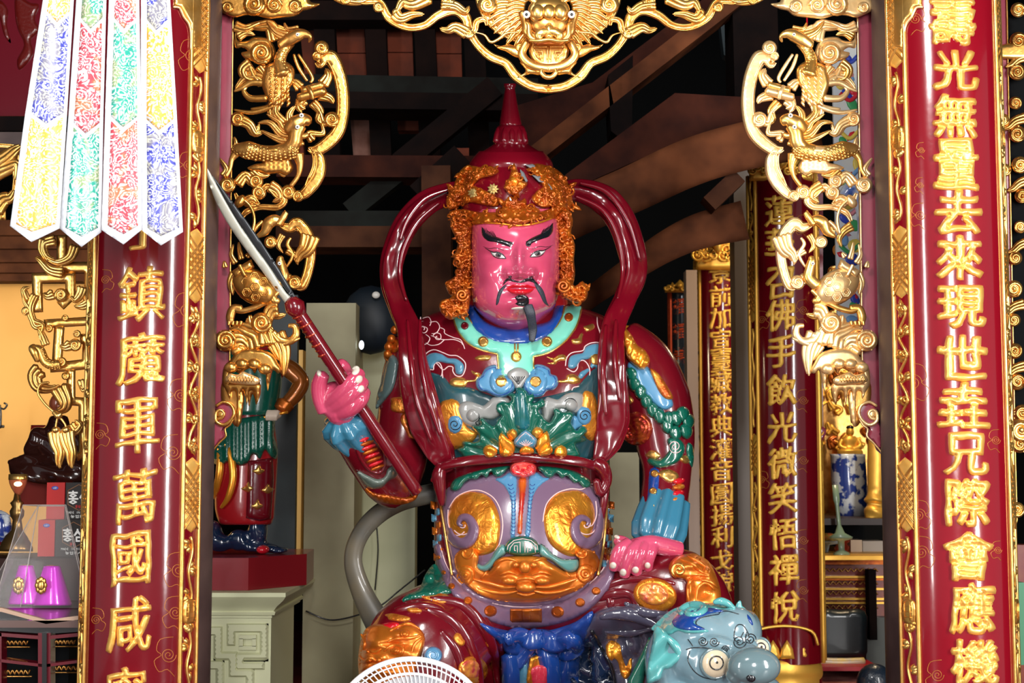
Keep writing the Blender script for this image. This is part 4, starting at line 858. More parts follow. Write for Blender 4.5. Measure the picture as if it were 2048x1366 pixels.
for x, y, rx, ry in ((946, 1340, 30, 28), (1310, 1190, 44, 34)):
    g = MB().relief(ell(x, y, rx, ry, 24, 12), BS, .02, 7, 4, base=.014).build('robe_roundel', M['foil'], ST); s2 = Surf([g, BODY])
    MB().relief(ell(x-3, y-2, rx*.72, ry*.66, 20, 12), s2, .012, 6, 3, hf=lambda x, y, d: .014*abs(noise.noise((x*.12, y*.12, 9)))).build('roundel_flower', mat('raspberry_gold', (.62, .05, .07), .3, .4, coat=.5, var=(.9, .4, .05), vscale=25, bump=.5, bscale=50), g)
# ---- arm decoration, viewer's right arm
AS = BS
part('blue_sleeve_panel', [(1254, 735), (1262, 722), (1282, 726), (1300, 738), (1325, 772), (1342, 795), (1346, 812), (1330, 820), (1312, 812), (1290, 790), (1268, 765)], 'sky', .022, 7, 5)
part('sleeve_inlay', [(1300, 738), (1318, 748), (1338, 778), (1346, 796), (1332, 798), (1316, 780)], 'patchgold', .014, 4, 4, base=.022)
for i, (x, y) in enumerate([(1262, 748), (1268, 768), (1280, 783), (1292, 802), (1304, 820), (1318, 832), (1338, 838), (1352, 836), (1366, 828), (1376, 842), (1372, 862), (1350, 866), (1334, 852)]):
    part('scalloped_leaf', [(x-12, y-10), (x+2, y-16), (x+13, y-6), (x+12, y+8), (x+2, y+17), (x-10, y+8)], 'green', .026, 8, 4, hf=lambda X, Y, d: .008*abs(sin(X*.5)), base=.004+.004*(i % 3))
g = part('green_scroll', [(1294, 922), (1300, 916), (1320, 918), (1338, 900), (1334, 880), (1346, 874), (1362, 880), (1370, 895), (1364, 915), (1350, 928), (1325, 936), (1304, 932)], 'green', .028, 7, 4, base=.006)
lines('painted_line', [spiral(1350, 893, 14, 1.9, .5, 1)], 'linewhite', .9, Surf([g, BODY]), g)
part('green_scroll', [(1376, 885), (1386, 892), (1388, 915), (1384, 935), (1376, 920), (1372, 900)], 'green', .02, 6, 4)
g = MB().relief(ell(1273, 857, 32, 34, 24), BS, .018, 12, 3, hf=lambda x, y, d: .014*abs(noise.noise((x*.16, y*.16, 2)))+.006*sin(math.hypot(x-1273, y-857)*.8)).build('sleeve_roundel', mat('copper_red_flower', (.62, .12, .02), .3, .7, coat=.5, var=(.35, .01, .02), vscale=28, bump=.6, bscale=60), ST)
for x, y, r, sq in ((1254, 800, 14, .8), (1306, 910, 14, .7), (1337, 951, 20, .6), (1326, 1006, 12, .9), (1370, 918, 12, .7), (1262, 770, 8, 1)): patch(x, y, r, .2, sq, m='gold')
part('blue_cuff_strip', [(1300, 938), (1318, 940), (1316, 985), (1312, 1025), (1294, 1022), (1296, 980)], 'blue', .014, 4, 4, sm=2)
for x, y in ((1309, 947), (1306, 982), (1303, 1012)): coin(x, y, 8, 'gold', .012)
for i in range(8): MB().relief(ell(1358-i*.8, 962+i*12, 13, 6.5, 14, -8), BS, .022, 5, 3).build('ribbed_bead', M[('lip', 'patchgold')[i % 2]], ST)
# viewer's right cuff (light blue ruffle)
o = MB()
o.pt([(1334, 1000, 80), (1326, 1030, 96), (1318, 1062, 112), (1312, 1086, 122)], [42, 47, 50, 44], D0, 48, 6, rip=9, amp=.10); o.build('cuff', M['skyruf'] if 'skyruf' in M else M.setdefault('skyruf', mat('cuff_blue_paint', (.035, .17, .27), .25, coat=.7, bump=.1)), ST)
# ---- viewer's left arm decoration
patch(822, 850, 30, 1.2, .6, m='patchgold'); patch(800, 810, 20, .5, .9)
part('elbow_guard', [(712, 940), (730, 948), (755, 958), (770, 952), (775, 938), (788, 930), (796, 938), (792, 954), (778, 962), (762, 976), (742, 978), (726, 966)], mat('grey_green_paint', (.09, .12, .10), .35, coat=.5), .03, 8, 5)
for i in range(9): o = MB().relief(ell(726+i*3.6, 870+i*8.2, 17, 4.6, 14, -22), BS, .022, 4, 3); o.build('ribbed_bead', M[('copper', 'lip')[i % 2]], ST)
lines('bead_rim', [ell(741, 902, 24, 46, 20, -24)], 'maroon', 4, BS, closed=True)
part('elbow_scales', [(728, 970), (745, 985), (775, 990), (810, 995), (835, 985), (830, 1000), (800, 1010), (765, 1005), (735, 990)], 'copper', .014, 5, 4, hf=lambda x, y, d: .008*sin(x*.6))
part('shoulder_guard', [(768, 740), (778, 712), (790, 712), (797, 730), (788, 775), (770, 800), (752, 818), (754, 790), (762, 765)], mat('grey_teal_paint', (.09, .14, .14), .3, coat=.6), .03, 8, 5)
patch(786, 690, 16, 1.3, .7, m='copper'); patch(778, 715, 12, 1, .8, m='copper')
o = MB()
o.pt([(722, 890, 165), (708, 872, 185), (694, 850, 202), (686, 838, 212)], [30, 40, 46, 40], D0, 48, 6, rip=8, amp=.12); o.build('cuff', M['skyruf'], ST)
# shoulder lion guards
for pts, k in (([(1245, 655), (1262, 668), (1275, 690), (1290, 700), (1300, 722), (1285, 740), (1262, 726), (1250, 705)], 'goldlt'), ):
    part('shoulder_lion', pts, 'petalgold', .05, 10, 3.5, hf=lambda x, y, d: .02*abs(noise.noise((x*.07, y*.07, 5)))+.008*sin(x*.5+y*.2), base=.02)
o = MB()
for x, y, z, r in ((1252, 664, 20, 14), (1268, 690, 28, 13), (1284, 706, 26, 13), (1262, 712, 40, 12), (1276, 722, 40, 10)): o.ball(x, y, z, r, r, r, D0, 12)
for P in (spiral(1262, 680, 12, 1.4, 0, 1), spiral(1284, 702, 11, 1.4, 2, 1)): o.pt([(a, b, 44) for a, b in P], 3, D0, 6, 0)
o.build('lion_curls', M['petalgold'], ST)
o = MB()
for x, y, z, r in ((790, 660, 30, 9), (783, 678, 30, 9), (778, 694, 30, 10), (775, 708, 30, 8)): o.ball(x, y, z, r, r, r, D0, 12)
o.build('lion_curls', M['copper'], ST)
# ---- knee masks
M['kneegold'] = mat('knee_mask_copper', (.80, .24, .025), .33, .6, coat=.35, bump=.05, bscale=20, var=(.70, .16, .015), vscale=6, bdist=.008)
def kneemask(O, bumps, ridges, eyes, st=3.2):
    def hf(x, y, d): return sum(k*math.exp(-((x-a)/sx)**2-((y-b)/sy)**2) for a, b, sx, sy, k in bumps)+.003*noise.noise((x*.07, y*.07, 7))
    g = MB().relief(O, BS, .03, 10, st, sm=4, base=.012, hf=hf).build('knee_mask', M['kneegold'], ST); s2 = Surf([g, BODY])
    for x, y, r in eyes: MB().relief(ell(x, y, r, r*.85, 18), s2, .012, 4, 2.6).relief(ell(x, y, r*.5, r*.45, 12), s2, .008, 3, 2, base=.011).build('mask_eye', M['kneegold'], g)
    for P, r in ridges: MB().line(P, s2, [r*.4, r, r, r*.3], r*.1, sm=5, n=8).build('mask_ridge', M['kneegold'], g)
    return g
kneemask([(724, 1272), (736, 1254), (760, 1248), (790, 1256), (815, 1247), (840, 1258), (850, 1276), (846, 1300), (836, 1330), (800, 1400), (730, 1400), (718, 1350), (716, 1315)],
    ((753, 1285, 20, 12, .045), (735, 1312, 12, 12, .03), (760, 1316, 12, 8, .02), (800, 1268, 22, 9, .02), (795, 1302, 18, 9, .02), (740, 1340, 20, 8, .025), (780, 1288, 24, 3, -.02), (745, 1326, 24, 3, -.02), (820, 1310, 16, 14, .015), (770, 1345, 20, 6, .02)),
    (([(775, 1284), (795, 1277), (822, 1276), (848, 1268)], 4), ([(824, 1304), (830, 1288), (848, 1272)], 3.5), ([(768, 1302), (785, 1291), (806, 1296), (802, 1312)], 4), ([(722, 1342), (745, 1328), (770, 1334), (805, 1322)], 4.5), ([(780, 1262), (800, 1252), (820, 1248), (840, 1258)], 4), ([(722, 1268), (730, 1285), (726, 1300)], 4), ([(738, 1300), (750, 1304), (762, 1298)], 4), ([(718, 1312), (730, 1322), (742, 1316), (752, 1322)], 4)), ((809, 1267, 11), (790, 1301, 10), (733, 1302, 6), (738, 1322, 6), (756, 1322, 6)))
part('mask_tongue', [(756, 1256), (768, 1246), (790, 1244), (800, 1250), (785, 1258), (768, 1262)], 'lip', .02, 6, 4)
kneemask([(1337, 1136), (1344, 1120), (1362, 1110), (1385, 1107), (1405, 1114), (1420, 1126), (1434, 1155), (1442, 1188), (1434, 1212), (1376, 1214), (1374, 1165), (1356, 1156), (1342, 1150)],
    ((1385, 1130, 16, 9, .03), (1418, 1150, 12, 14, .035), (1428, 1170, 10, 10, .025), (1408, 1184, 15, 13, -.025), (1380, 1180, 6, 20, .02), (1360, 1132, 12, 12, .02), (1395, 1155, 24, 3, -.018)),
    (([(1360, 1118), (1385, 1128), (1400, 1142), (1420, 1150)], 4), ([(1378, 1212), (1376, 1180), (1382, 1160), (1400, 1152)], 4), ([(1400, 1160), (1420, 1164), (1436, 1176)], 4), ([(1376, 1112), (1395, 1122), (1412, 1134)], 3.5), ([(1392, 1204), (1396, 1176), (1412, 1166), (1430, 1180)], 3.5)), ((1412, 1140, 7), (1396, 1118, 6)))
g = part('knee_swirl', ell(866, 1311, 19, 18), 'sky', .03, 7, 4, base=.06, sm=0); lines('swirl_line', [spiral(866, 1311, 15, 1.6, 0, 1)], 'sky', 2, Surf([g, BODY]), g)
lines('knee_curl', [spiral(1358, 1140, 15, 1.6, 2, 1)], 'gold', 3.5, Surf([bpy.data.objects['knee_mask.001'], BODY]), bpy.data.objects['knee_mask.001'])
# ---- scarf loops around the shoulders
def sec_path(P, R, flat, nm, tw=0, m='scarf'):
    o = MB(); o.pt(P, R, D0, 40, 8, flat=flat, rip=4, amp=.15, rp=.05); o.displace(lambda x, y, z: .014*noise.noise((x*11, y*11, z*11))); return o.build(nm, M[m], ST)
sec_path([(925, 378, -30), (895, 388, -30), (850, 408, -28), (812, 450, -20), (787, 510, -12), (782, 562, -4), (798, 612, 20), (818, 660, 70), (826, 720, 105), (836, 780, 118), (856, 850, 118), (882, 905, 108), (900, 940, 95)],
         [16, 20, 24, 24, 23, 21, 22, 25, 29, 34, 34, 26, 10], [.55, .6, .6, .6, .6, .6, .5, .4, .3, .3, .3, .3, .3], 'scarf_loop')
sec_path([(1125, 380, -30), (1165, 382, -30), (1210, 402, -28), (1244, 445, -20), (1264, 505, -12), (1268, 550, -4), (1250, 598, 15), (1228, 650, 60), (1222, 710, 90), (1226, 780, 100), (1226, 840, 98), (1215, 885, 92), (1195, 925, 92)],
         [16, 22, 27, 27, 26, 24, 22, 24, 28, 30, 32, 26, 8], [.55, .6, .6, .6, .6, .6, .5, .4, .3, .3, .3, .3, .3], 'scarf_loop')
for P in ([(900, 378, 0), (850, 398, 0), (815, 440, 4), (800, 480, 8)], [(880, 405, 0), (835, 445, 4), (806, 500, 8), (800, 550, 14), (812, 600, 34)], [(815, 640, 90), (822, 720, 135), (834, 800, 150), (862, 880, 146)], [(840, 640, 80), (842, 720, 125), (858, 800, 146), (880, 870, 140)],
          [(1160, 366, 0), (1215, 385, 2), (1258, 445, 4), (1280, 520, 6)], [(1150, 392, 0), (1205, 420, 2), (1235, 470, 4), (1246, 540, 8), (1235, 600, 30)], [(1232, 640, 74), (1230, 720, 110), (1240, 800, 124)], [(1212, 650, 74), (1206, 740, 116), (1212, 830, 124)]):
    o = MB(); o.pt(P, [3, 6, 6, 3], D0, 10, 8); o.build('scarf_ridge', M['scarf'], ST)
o = MB(); o.pt([(885, 985, -20), (850, 990, -20), (800, 1004, -20), (755, 1030, -20), (720, 1070, -20), (706, 1120, -20), (722, 1180, -20), (755, 1245, -10), (790, 1300, 0)], [20, 20, 19, 19, 18, 18, 21, 26, 28], D0, 24, 8, flat=.6); o.build('taupe_scarf', M['tail'], ST)
# ---- hands
def nail(o_, x, y, rx, ry, a, s2, nm='fingernail'): return MB().relief(ell(x, y, rx, ry, 16, a), s2, .007, 4, 2.4).build(nm, M['nail'], o_)
H = MB(); Z = 225
H.ball(676, 806, Z, 32, 42, 24, D0, 20, -25); H.ball(684, 822, Z-4, 30, 30, 28, D0, 16)
for P, R in (([(652, 812, Z), (678, 790, Z+26), (704, 764, Z+40), (720, 745, Z+26)], [14, 15, 14.5, 12]), ([(660, 822, Z), (690, 804, Z+26), (714, 782, Z+38), (727, 762, Z+24)], [14, 15, 14, 11.5]), ([(672, 832, Z), (700, 820, Z+24), (722, 800, Z+32), (730, 782, Z+18)], [14, 14.5, 13.5, 11]),
             ([(650, 822, Z), (640, 796, Z+8), (638, 770, Z+16), (646, 748, Z+24)], [15, 15, 15, 13]), ([(682, 780, Z-26), (690, 752, Z-26), (686, 736, Z-16), (678, 728, Z-6)], [13, 14, 14.5, 12])): H.pt(P, R, D0, 14, 5)
hd = H.remesh(.0045, 2).build('hand_with_grip', M['pink'], ST); s2 = Surf(hd)
for x, y, rx, ry, a in ((711, 741, 8, 10, 35), (718, 759, 7, 9, 30), (722, 778, 6.5, 8, 30), (638, 746, 5, 7, 0)): nail(hd, x, y, rx, ry, a, s2)
H = MB(); Z = 190
H.pt([(1360, 1100, Z-20), (1330, 1094, Z-10), (1300, 1088, Z), (1272, 1092, Z), (1252, 1096, Z)], [16, 18, 17, 15, 13], D0, 16, 5)
for P, R in (([(1258, 1086, Z+4), (1240, 1098, Z+14), (1231, 1118, Z+14), (1228, 1138, Z+4)], [11, 11.5, 11, 9.5]), ([(1276, 1088, Z+6), (1262, 1104, Z+20), (1252, 1128, Z+18), (1249, 1151, Z+6)], [11, 11.5, 11.5, 10]), ([(1292, 1088, Z+6), (1284, 1104, Z+20), (1275, 1126, Z+18), (1273, 1146, Z+6)], [11, 11.5, 11, 10]), ([(1308, 1090, Z+4), (1302, 1106, Z+16), (1297, 1122, Z+14), (1296, 1138, Z+4)], [10.5, 11, 10.5, 9]), ([(1258, 1092, Z-16), (1244, 1084, Z-14), (1232, 1082, Z-12)], [13, 12, 11])): H.pt(P, R, D0, 14, 5)
hd = H.remesh(.004, 1).build('hand_on_thigh', M['pink'], ST); s2 = Surf(hd)
for x, y, rx, ry, a in ((1226, 1131, 7, 7, 0), (1246, 1145, 7, 7.5, 0), (1271, 1140, 7, 7, 0), (1295, 1131, 6, 6.5, 0), (1234, 1074, 6, 4, 20)): nail(hd, x, y, rx, ry, a, s2)
# ================================================================ head
HR = [(418, 1032, 74, 55, 70), (440, 1031, 84, 58, 92), (470, 1031, 88, 60, 104), (510, 1031, 88.5, 62, 110), (550, 1031, 88.5, 62, 112), (590, 1030, 87, 60, 112), (614, 1029, 80, 58, 107), (634, 1028, 64, 52, 94), (650, 1029, 44, 46, 76), (661, 1030, 22, 42, 54), (668, 1030, 8, 40, 36)]
FEAT = [(1039, 512, 9, 26, 19), (1041, 545, 14, 12, 34), (1016, 547, 9, 8, 24), (1066, 547, 9, 8, 24), (1041, 561, 20, 3.5, -8), (990, 482, 28, 8, 8), (1082, 480, 26, 8, 8), (1036, 485, 8, 12, -3),
        (993, 511, 21, 10, -9), (1076, 508, 20, 10, -9), (992, 499, 22, 7, 9), (1077, 496, 21, 7, 9), (995, 510, 12, 5, 6), (1076, 507, 12, 5, 6), (993, 519, 18, 3, 3), (1076, 516, 18, 3, 3),
        (972, 548, 24, 20, 15), (1100, 547, 20, 20, 15), (1005, 556, 5, 16, -5), (1075, 554, 5, 16, -5), (1041, 578, 36, 20, 7), (1041, 570, 24, 4, 7), (1032, 568, 6, 4, 3), (1050, 568, 6, 4, 3), (1041, 584, 19, 5, 9), (1041, 576, 27, 1.8, -6),
        (1043, 596, 20, 4, -4), (1044, 612, 21, 13, 15), (1035, 640, 50, 14, 8), (1034, 455, 50, 18, 4), (985, 600, 26, 26, 4), (1090, 600, 24, 26, 4)]
h = MB()
def ff(y, t, X, Z):
    if Z > 0:
        x = 1031+X; f = max(0, sin(t))**.6
        for cx, cy, sx, sy, a in FEAT: 
            u = ((x-cx)/sx)**2+((y-cy)/sy)**2
            if u < 9: Z += a*math.exp(-u)*f
    return X, Z
h.stack([r+(2.35,) for r in HR], D0, 260, 11, ff); h.f = [f for f in h.f if len(f) < 5]
h.pt([(1035, 600, 20), (1035, 700, 10)], [60, 70], D0, 24, 3)
HEAD = h.build('head', M['pink'], ST); HSf = Surf(HEAD)
def hp(name, O, m, h_=.003, ew=3, step=3, sm=4, base=.0005, **kw): return MB().relief(O, HSf, h_, ew, step, sm=sm, base=base, **kw).build(name, M[m] if isinstance(m, str) else m, HEAD)
# ears
for s, x in ((-1, 942), (1, 1120)):
    MB().ball(x, 540, 40, 12, 34, 16, D0, 16).build('ear', M['pink'], HEAD)
M['eyewhite'] = mat('eye_white_paint', (.78, .76, .72), .2, coat=.8); M['iris'] = mat('grey_iris_paint', (.10, .10, .10), .2, coat=.8)
for cx, cy, s in ((996, 510, -1), (1076, 507, 1)):
    O = [(cx-s*17, cy-2), (cx-s*8, cy-7+1), (cx+s*4, cy-8), (cx+s*15, cy-4), (cx+s*22, cy-8), (cx+s*14, cy+3), (cx+s*2, cy+6), (cx-s*10, cy+4)] if False else [(cx-s*15, cy+6), (cx-s*8, cy-1), (cx+s*1, cy-5), (cx+s*9, cy-5), (cx+s*15, cy-7), (cx+s*9, cy+1), (cx, cy+5), (cx-s*9, cy+6)]
    e = hp('eyeball', O, 'eyewhite', .004, 4, 2.4, base=.001); es = Surf([e, HEAD])
    MB().relief(ell(cx-s*1, cy, 6.2, 5.2, 18), es, .0022, 3, 2).build('iris', M['iris'], e)
    MB().relief(ell(cx+1-s, cy, 3., 2.8, 14), es, .0015, 2, 1.5, base=.002).build('pupil', M['ink'], e)
    o = MB(); o.line([(cx-s*16, cy+7), (cx-s*9, cy-1), (cx+s*1, cy-5.5), (cx+s*11, cy-6), (cx+s*26, cy-14)], es, [.8, 1.4, 1.6, 1.2, .5], .6, sm=4); o.line([(cx-s*15, cy+7), (cx, cy+6.5), (cx+s*9, cy+2), (cx+s*15, cy-7)], es, [.9, .9, .8, .5], .5, sm=4)
    o.line([(cx-s*12, cy-9), (cx+s*4, cy-14), (cx+s*18, cy-13), (cx+s*30, cy-17)], HSf, [.4, .7, .6, .3], .3, sm=4); o.build('eyelash_line', M['ink'], HEAD)
# eyebrows: feathered black strokes
for s, P, W_ in ((-1, [(1022, 489), (1008, 485), (992, 479), (978, 476), (968, 468), (964, 455)], [11, 10, 11, 13, 9, 1]), (1, [(1054, 488), (1066, 480), (1082, 473), (1094, 468), (1102, 460), (1105, 446)], [10, 10, 11, 13, 9, 1])):
    b = hp('eyebrow', band(catmull(P, False, 4), W_), 'ink', .006, 4, 2.6, sm=0); o = MB()
    for i in range(9):
        x = P[2][0]+(P[4][0]-P[2][0])*i/8; y = P[2][1]+(P[4][1]-P[2][1])*i/8-3
        o.line([(x, y), (x+s*2, y-6), (x+s*(5+random.random()*2), y-9-random.random()*5)], HSf, [1.2, .8, .2], .4, sm=3, n=4)
    o.line(spiral(P[0][0]-s*-2, P[0][1], 5, 1.2, 0, s), HSf, 1.6, .5); o.build('eyebrow_hair', M['ink'], HEAD)
up = hp('upper_lip', [(1010, 578), (1022, 571), (1034, 567), (1041, 570), (1049, 567), (1060, 571), (1073, 576), (1058, 577), (1041, 576), (1024, 577)], 'lip', .005, 4, 2.4)
hp('lower_lip', [(1014, 579), (1026, 578), (1041, 578), (1056, 578), (1068, 578), (1058, 587), (1041, 591), (1025, 588)], 'lip', .006, 5, 2.4)
hp('moustache', [(1010, 560), (1018, 556), (1028, 560), (1040, 562), (1052, 557), (1064, 556), (1072, 562), (1078, 572), (1068, 566), (1056, 563), (1041, 566), (1028, 564), (1016, 562), (1006, 570)], 'ink', .005, 3, 2.4)
for P in ([(1016, 566), (1008, 578), (1001, 592), (997, 606), (992, 610), (994, 592), (1000, 578)], [(1068, 564), (1080, 572), (1088, 584), (1094, 604), (1098, 612), (1088, 606), (1080, 590), (1072, 576)]): hp('whisker', P, 'inksoft', .003, 4, 3)
hp('chin_tuft', [(1030, 594), (1044, 590), (1056, 594), (1058, 606), (1050, 612), (1038, 612), (1030, 608), (1022, 612), (1034, 604)], 'ink', .006, 5, 2.6)
o = MB(); o.pt([(1056, 612, 180), (1061, 626, 182), (1064, 642, 172), (1066, 660, 160), (1064, 682, 160)], [9, 9, 8, 8, 5], D0, 14, 6, flat=.4, rip=5, amp=.12); o.build('beard', M['inksoft'], HEAD)
hp('chin_slit', [(1024, 616), (1036, 614), (1050, 615), (1050, 618), (1036, 619), (1024, 619)], 'nail', .003, 2, 2)
o = MB()
for x, y in ((1020, 554), (1062, 554)): o.relief(ell(x, y, 4, 2.6, 12), HSf, .001, 2, 2)
o.build('nostril', M['ink'], HEAD)
# helmet
hm = MB(); hm.stack([(446, 1031, 104, -5, 82), (425, 1031, 108, 10, 100), (400, 1030, 106, 10, 102), (370, 1028, 100, 8, 98), (345, 1024, 88, 4, 88), (322, 1022, 76, 0, 76), (305, 1022, 60, 0, 60), (292, 1022, 40, 0, 40), (287, 1022, 33, 0, 33)], D0, 72, 6)
hm.stack([(288, 1022, 32, 0, 32), (285, 1022, 35, 0, 35), (256, 1022, 28, 0, 28), (250, 1022, 22, 0, 22), (246, 1021, 22, 0, 22), (215, 1020, 16, 0, 16), (190, 1020, 12, 0, 12), (178, 1020, 10, 0, 10), (172, 1020, 12, 0, 12), (167, 1020, 12, 0, 12)], D0, 36, 4)
HELM = hm.build('helmet', M['scarf'], ST)
for i, x in enumerate((992, 1008, 1024, 1040, 1050)):
    a = (x-1022)/34; z = 30*math.sqrt(max(0, 1-a*a*.9)); MB().pt([(x, 284, z), (x-a*4, 268, z-3), (x-a*6, 256, z-8)], [7, 7.5, 4], D0, 10, 4).build('crown_petal', M['scarf'], HELM)
MB().stack([(302, 1022, 64, 4, 64), (320, 1022, 80, 4, 80), (330, 1022, 84, 2, 84), (338, 1023, 84, 2, 82)], D0, 48, 4).build('helmet_bulge', M['scarf'], HELM)
coif = MB(); coif.stack([(420, 1031, 100, -10, 70), (460, 1031, 104, -10, 74), (520, 1031, 100, -10, 72), (570, 1031, 98, -10, 72), (610, 1032, 104, -10, 74), (650, 1032, 90, -10, 60)], D0, 48, 5)
COIF = coif.build('coif', M['redrobe'], ST)
HS2 = Surf([HELM, COIF, HEAD])
# copper ornaments: crusty ground + curls
def crust(name, O, surf, h=.03, m='copper', n=16, seed=1, step=2.6, par=None, base=.004, cs=8.5, sm=3):
    rr = random.Random(seed)
    def hf(x, y, d):
        a = noise.noise((x*.075, y*.075, seed)); b = noise.noise((x*.2, y*.2, seed+5))
        return h*.6*(1-min(1, abs(a)*3.4))+h*.18*(1-abs(b)*2)
    o = MB(); o.relief(O, surf, h*.5, 5, step, sm=sm, hf=hf, base=base, thick=0); g = o.build(name, M[m], par or HELM)
    P = catmull(O, True, sm) if sm else O; A_ = np.array(P); x0, y0 = A_.min(0); x1, y1 = A_.max(0); s2 = Surf(g); c = 0; o = MB(); pts = []
    for _ in range(n*12):
        q = (rr.uniform(x0, x1), rr.uniform(y0, y1))
        if winding(np.array([q]), [P])[0] != 0: pts.append(q)
        if len(pts) >= n: break
    for x, y in pts:
        r = cs*rr.uniform(.6, 1.2); o.line(spiral(x, y, r, rr.uniform(.8, 1.5), rr.uniform(0, 6), rr.choice((-1, 1)), 9), s2, [r*.16, r*.36, r*.2], 1, n=5)
        if rr.random() < .6: o.relief(leafpts(x, y, r*2.2, r*1.1, rr.uniform(0, 6)), s2, .012, 3, 2.6)
    if pts: o.build(name+'_curls', M[m], g, kind='stuff')
    return g
crust('crown_band', [(892, 400), (905, 374), (925, 366), (955, 374), (985, 388), (1000, 402), (992, 414), (965, 410), (940, 405), (920, 412), (898, 420)], HS2, .03, n=18, seed=3)
crust('crown_band', [(1062, 398), (1080, 378), (1110, 362), (1135, 368), (1143, 395), (1137, 418), (1112, 412), (1085, 416)], HS2, .03, n=18, seed=23)
crust('brow_band', [(898, 424), (925, 418), (955, 424), (1000, 424), (1040, 428), (1085, 422), (1115, 412), (1140, 420), (1134, 436), (1105, 438), (1080, 440), (1035, 446), (990, 446), (950, 450), (925, 452), (905, 446)], HS2, .026, n=28, seed=33)
crust('brow_plaque', [(995, 425), (1005, 414), (1030, 408), (1062, 412), (1080, 425), (1070, 440), (1040, 448), (1010, 444)], HS2, .03, n=8, seed=4, base=.022)
crust('crown_wing', [(903, 395), (915, 350), (935, 330), (960, 334), (985, 332), (998, 342), (985, 352), (960, 358), (945, 372), (925, 388), (912, 405)], HS2, .035, n=18, seed=5)
crust('crown_wing', [(1145, 400), (1138, 370), (1122, 345), (1095, 330), (1066, 326), (1055, 338), (1070, 352), (1085, 372), (1090, 395), (1110, 415), (1138, 420)], HS2, .035, n=22, seed=6)
crust('crown_flower', [(1008, 372), (1018, 356), (1022, 340), (1028, 326), (1036, 342), (1044, 358), (1056, 366), (1046, 380), (1030, 392), (1016, 386)], HS2, .03, n=8, seed=7, base=.02)
MB().ball(1028, 363, 118, 9, 9, 8, D0, 16).build('crown_pearl', M['petalgold'], HELM)
crust('small_crown', [(1010, 410), (1012, 398), (1022, 402), (1030, 388), (1038, 402), (1050, 396), (1052, 410), (1030, 414)], HS2, .022, n=4, seed=8, base=.03)
M['oldgold'] = mat('bare_brass_flower', (.62, .45, .16), .5, .5, bump=.6, bscale=60)
for x, y in ((946, 386), (986, 378)):
    o = MB()
    for k in range(9): o.relief(leafpts(x, y, 12, 6, 2*pi*k/9), HS2, .006, 2, 2.4, base=.034)
    o.relief(ell(x, y, 5, 5), HS2, .008, 3, 2, base=.038); o.build('brass_flower', M['oldgold'], HELM)
M['ash'] = mat('grey_chipped_primer', (.16, .17, .18), .7, bump=.5)
for O in ([(1040, 338), (1048, 345), (1056, 362), (1052, 364), (1042, 352)], [(1064, 350), (1080, 352), (1092, 366), (1078, 364)], [(1096, 366), (1108, 380), (1102, 384)], [(1050, 330), (1066, 328), (1076, 336), (1060, 336)]):
    MB().relief(O, HS2, .008, 3, 2.6, base=.035).build('chipped_flake', M['ash'], HELM)
lines('brow_rim', [[(932, 452), (960, 446), (1000, 447), (1035, 451), (1075, 446), (1105, 436)]], 'petalgold', 2.2, HS2, HELM, lift=4)
# side drops
PS = Surf(d=dz(62)); 
crust('side_drop', [(905, 430), (930, 436), (945, 450), (942, 480), (944, 520), (940, 560), (944, 590), (930, 600), (912, 596), (898, 588), (890, 566), (905, 556), (918, 540), (906, 520), (915, 490), (908, 470), (900, 450)], PS, .05, n=44, seed=11)
crust('side_drop', [(1112, 430), (1135, 420), (1146, 440), (1142, 465), (1150, 490), (1148, 520), (1150, 550), (1142, 580), (1126, 585), (1118, 560), (1120, 530), (1114, 500), (1116, 470), (1110, 450)], PS, .05, n=36, seed=12)
crust('shoulder_drop', [(884, 600), (900, 596), (915, 580), (938, 578), (940, 600), (935, 628), (915, 634), (900, 640), (884, 628), (878, 612)], Surf(d=dz(110)), .05, n=14, seed=13)
crust('shoulder_drop', [(1116, 562), (1135, 558), (1150, 572), (1165, 562), (1176, 580), (1170, 602), (1150, 606), (1130, 596), (1118, 585)], Surf(d=dz(110)), .05, n=12, seed=14)
for x, y in ((924, 590), (1127, 572)): MB().line(spiral(x, y, 13, 1.8, 0, 1), dz(140), 3, 1).build('drop_rosette', M['copper'], HELM)
# ================================================================ sabre
TIP, HND, BUT = (412, 335, 425), (690, 790, 252), (834, 984, 190)
sw = thing('sabre', 'long sabre with pale curved blade and dark red ribbed shaft held in the raised hand', 'sword', W(834, 984, dz(190)))
Zs = lambda y: 425+(252-425)*(y-335)/(790-335)
def sd(x, y): return D0-(425+(252-425)*(y-335)/455)*K
BLD = [(411, 334), (424, 352), (446, 392), (474, 440), (506, 488), (540, 535), (572, 585), (594, 606), (584, 622), (560, 592), (524, 542), (486, 492), (452, 442), (426, 390)]
M['blade'] = mat('pale_grey_blade_paint', (.50, .50, .42), .35, .2, coat=.2, bump=.1); M['bladedk'] = mat('dark_blade_back', (.05, .055, .06), .3, .6)
MB().relief(BLD, sd, .006, 5, 6, sm=3, thick=.012).build('blade', M['blade'], sw)
MB().relief([(424, 350), (470, 410), (510, 465), (560, 540), (592, 595), (598, 606), (585, 598), (540, 536), (500, 482), (462, 425), (436, 376)], sd, .004, 5, 6, sm=3, thick=.02).build('blade_back', M['bladedk'], sw)
def spt(x, y): return W(x, y, sd(x, y))
o = MB(); o.tube([spt(588+i*(834-588)/30, 612+i*(984-612)/30) for i in range(31)], [12*K]*31, 16); o.build('shaft', M['maroon'], sw)
M['copperring'] = mat('copper_ring_paint', (.45, .05, .02), .25, .6, coat=.5)
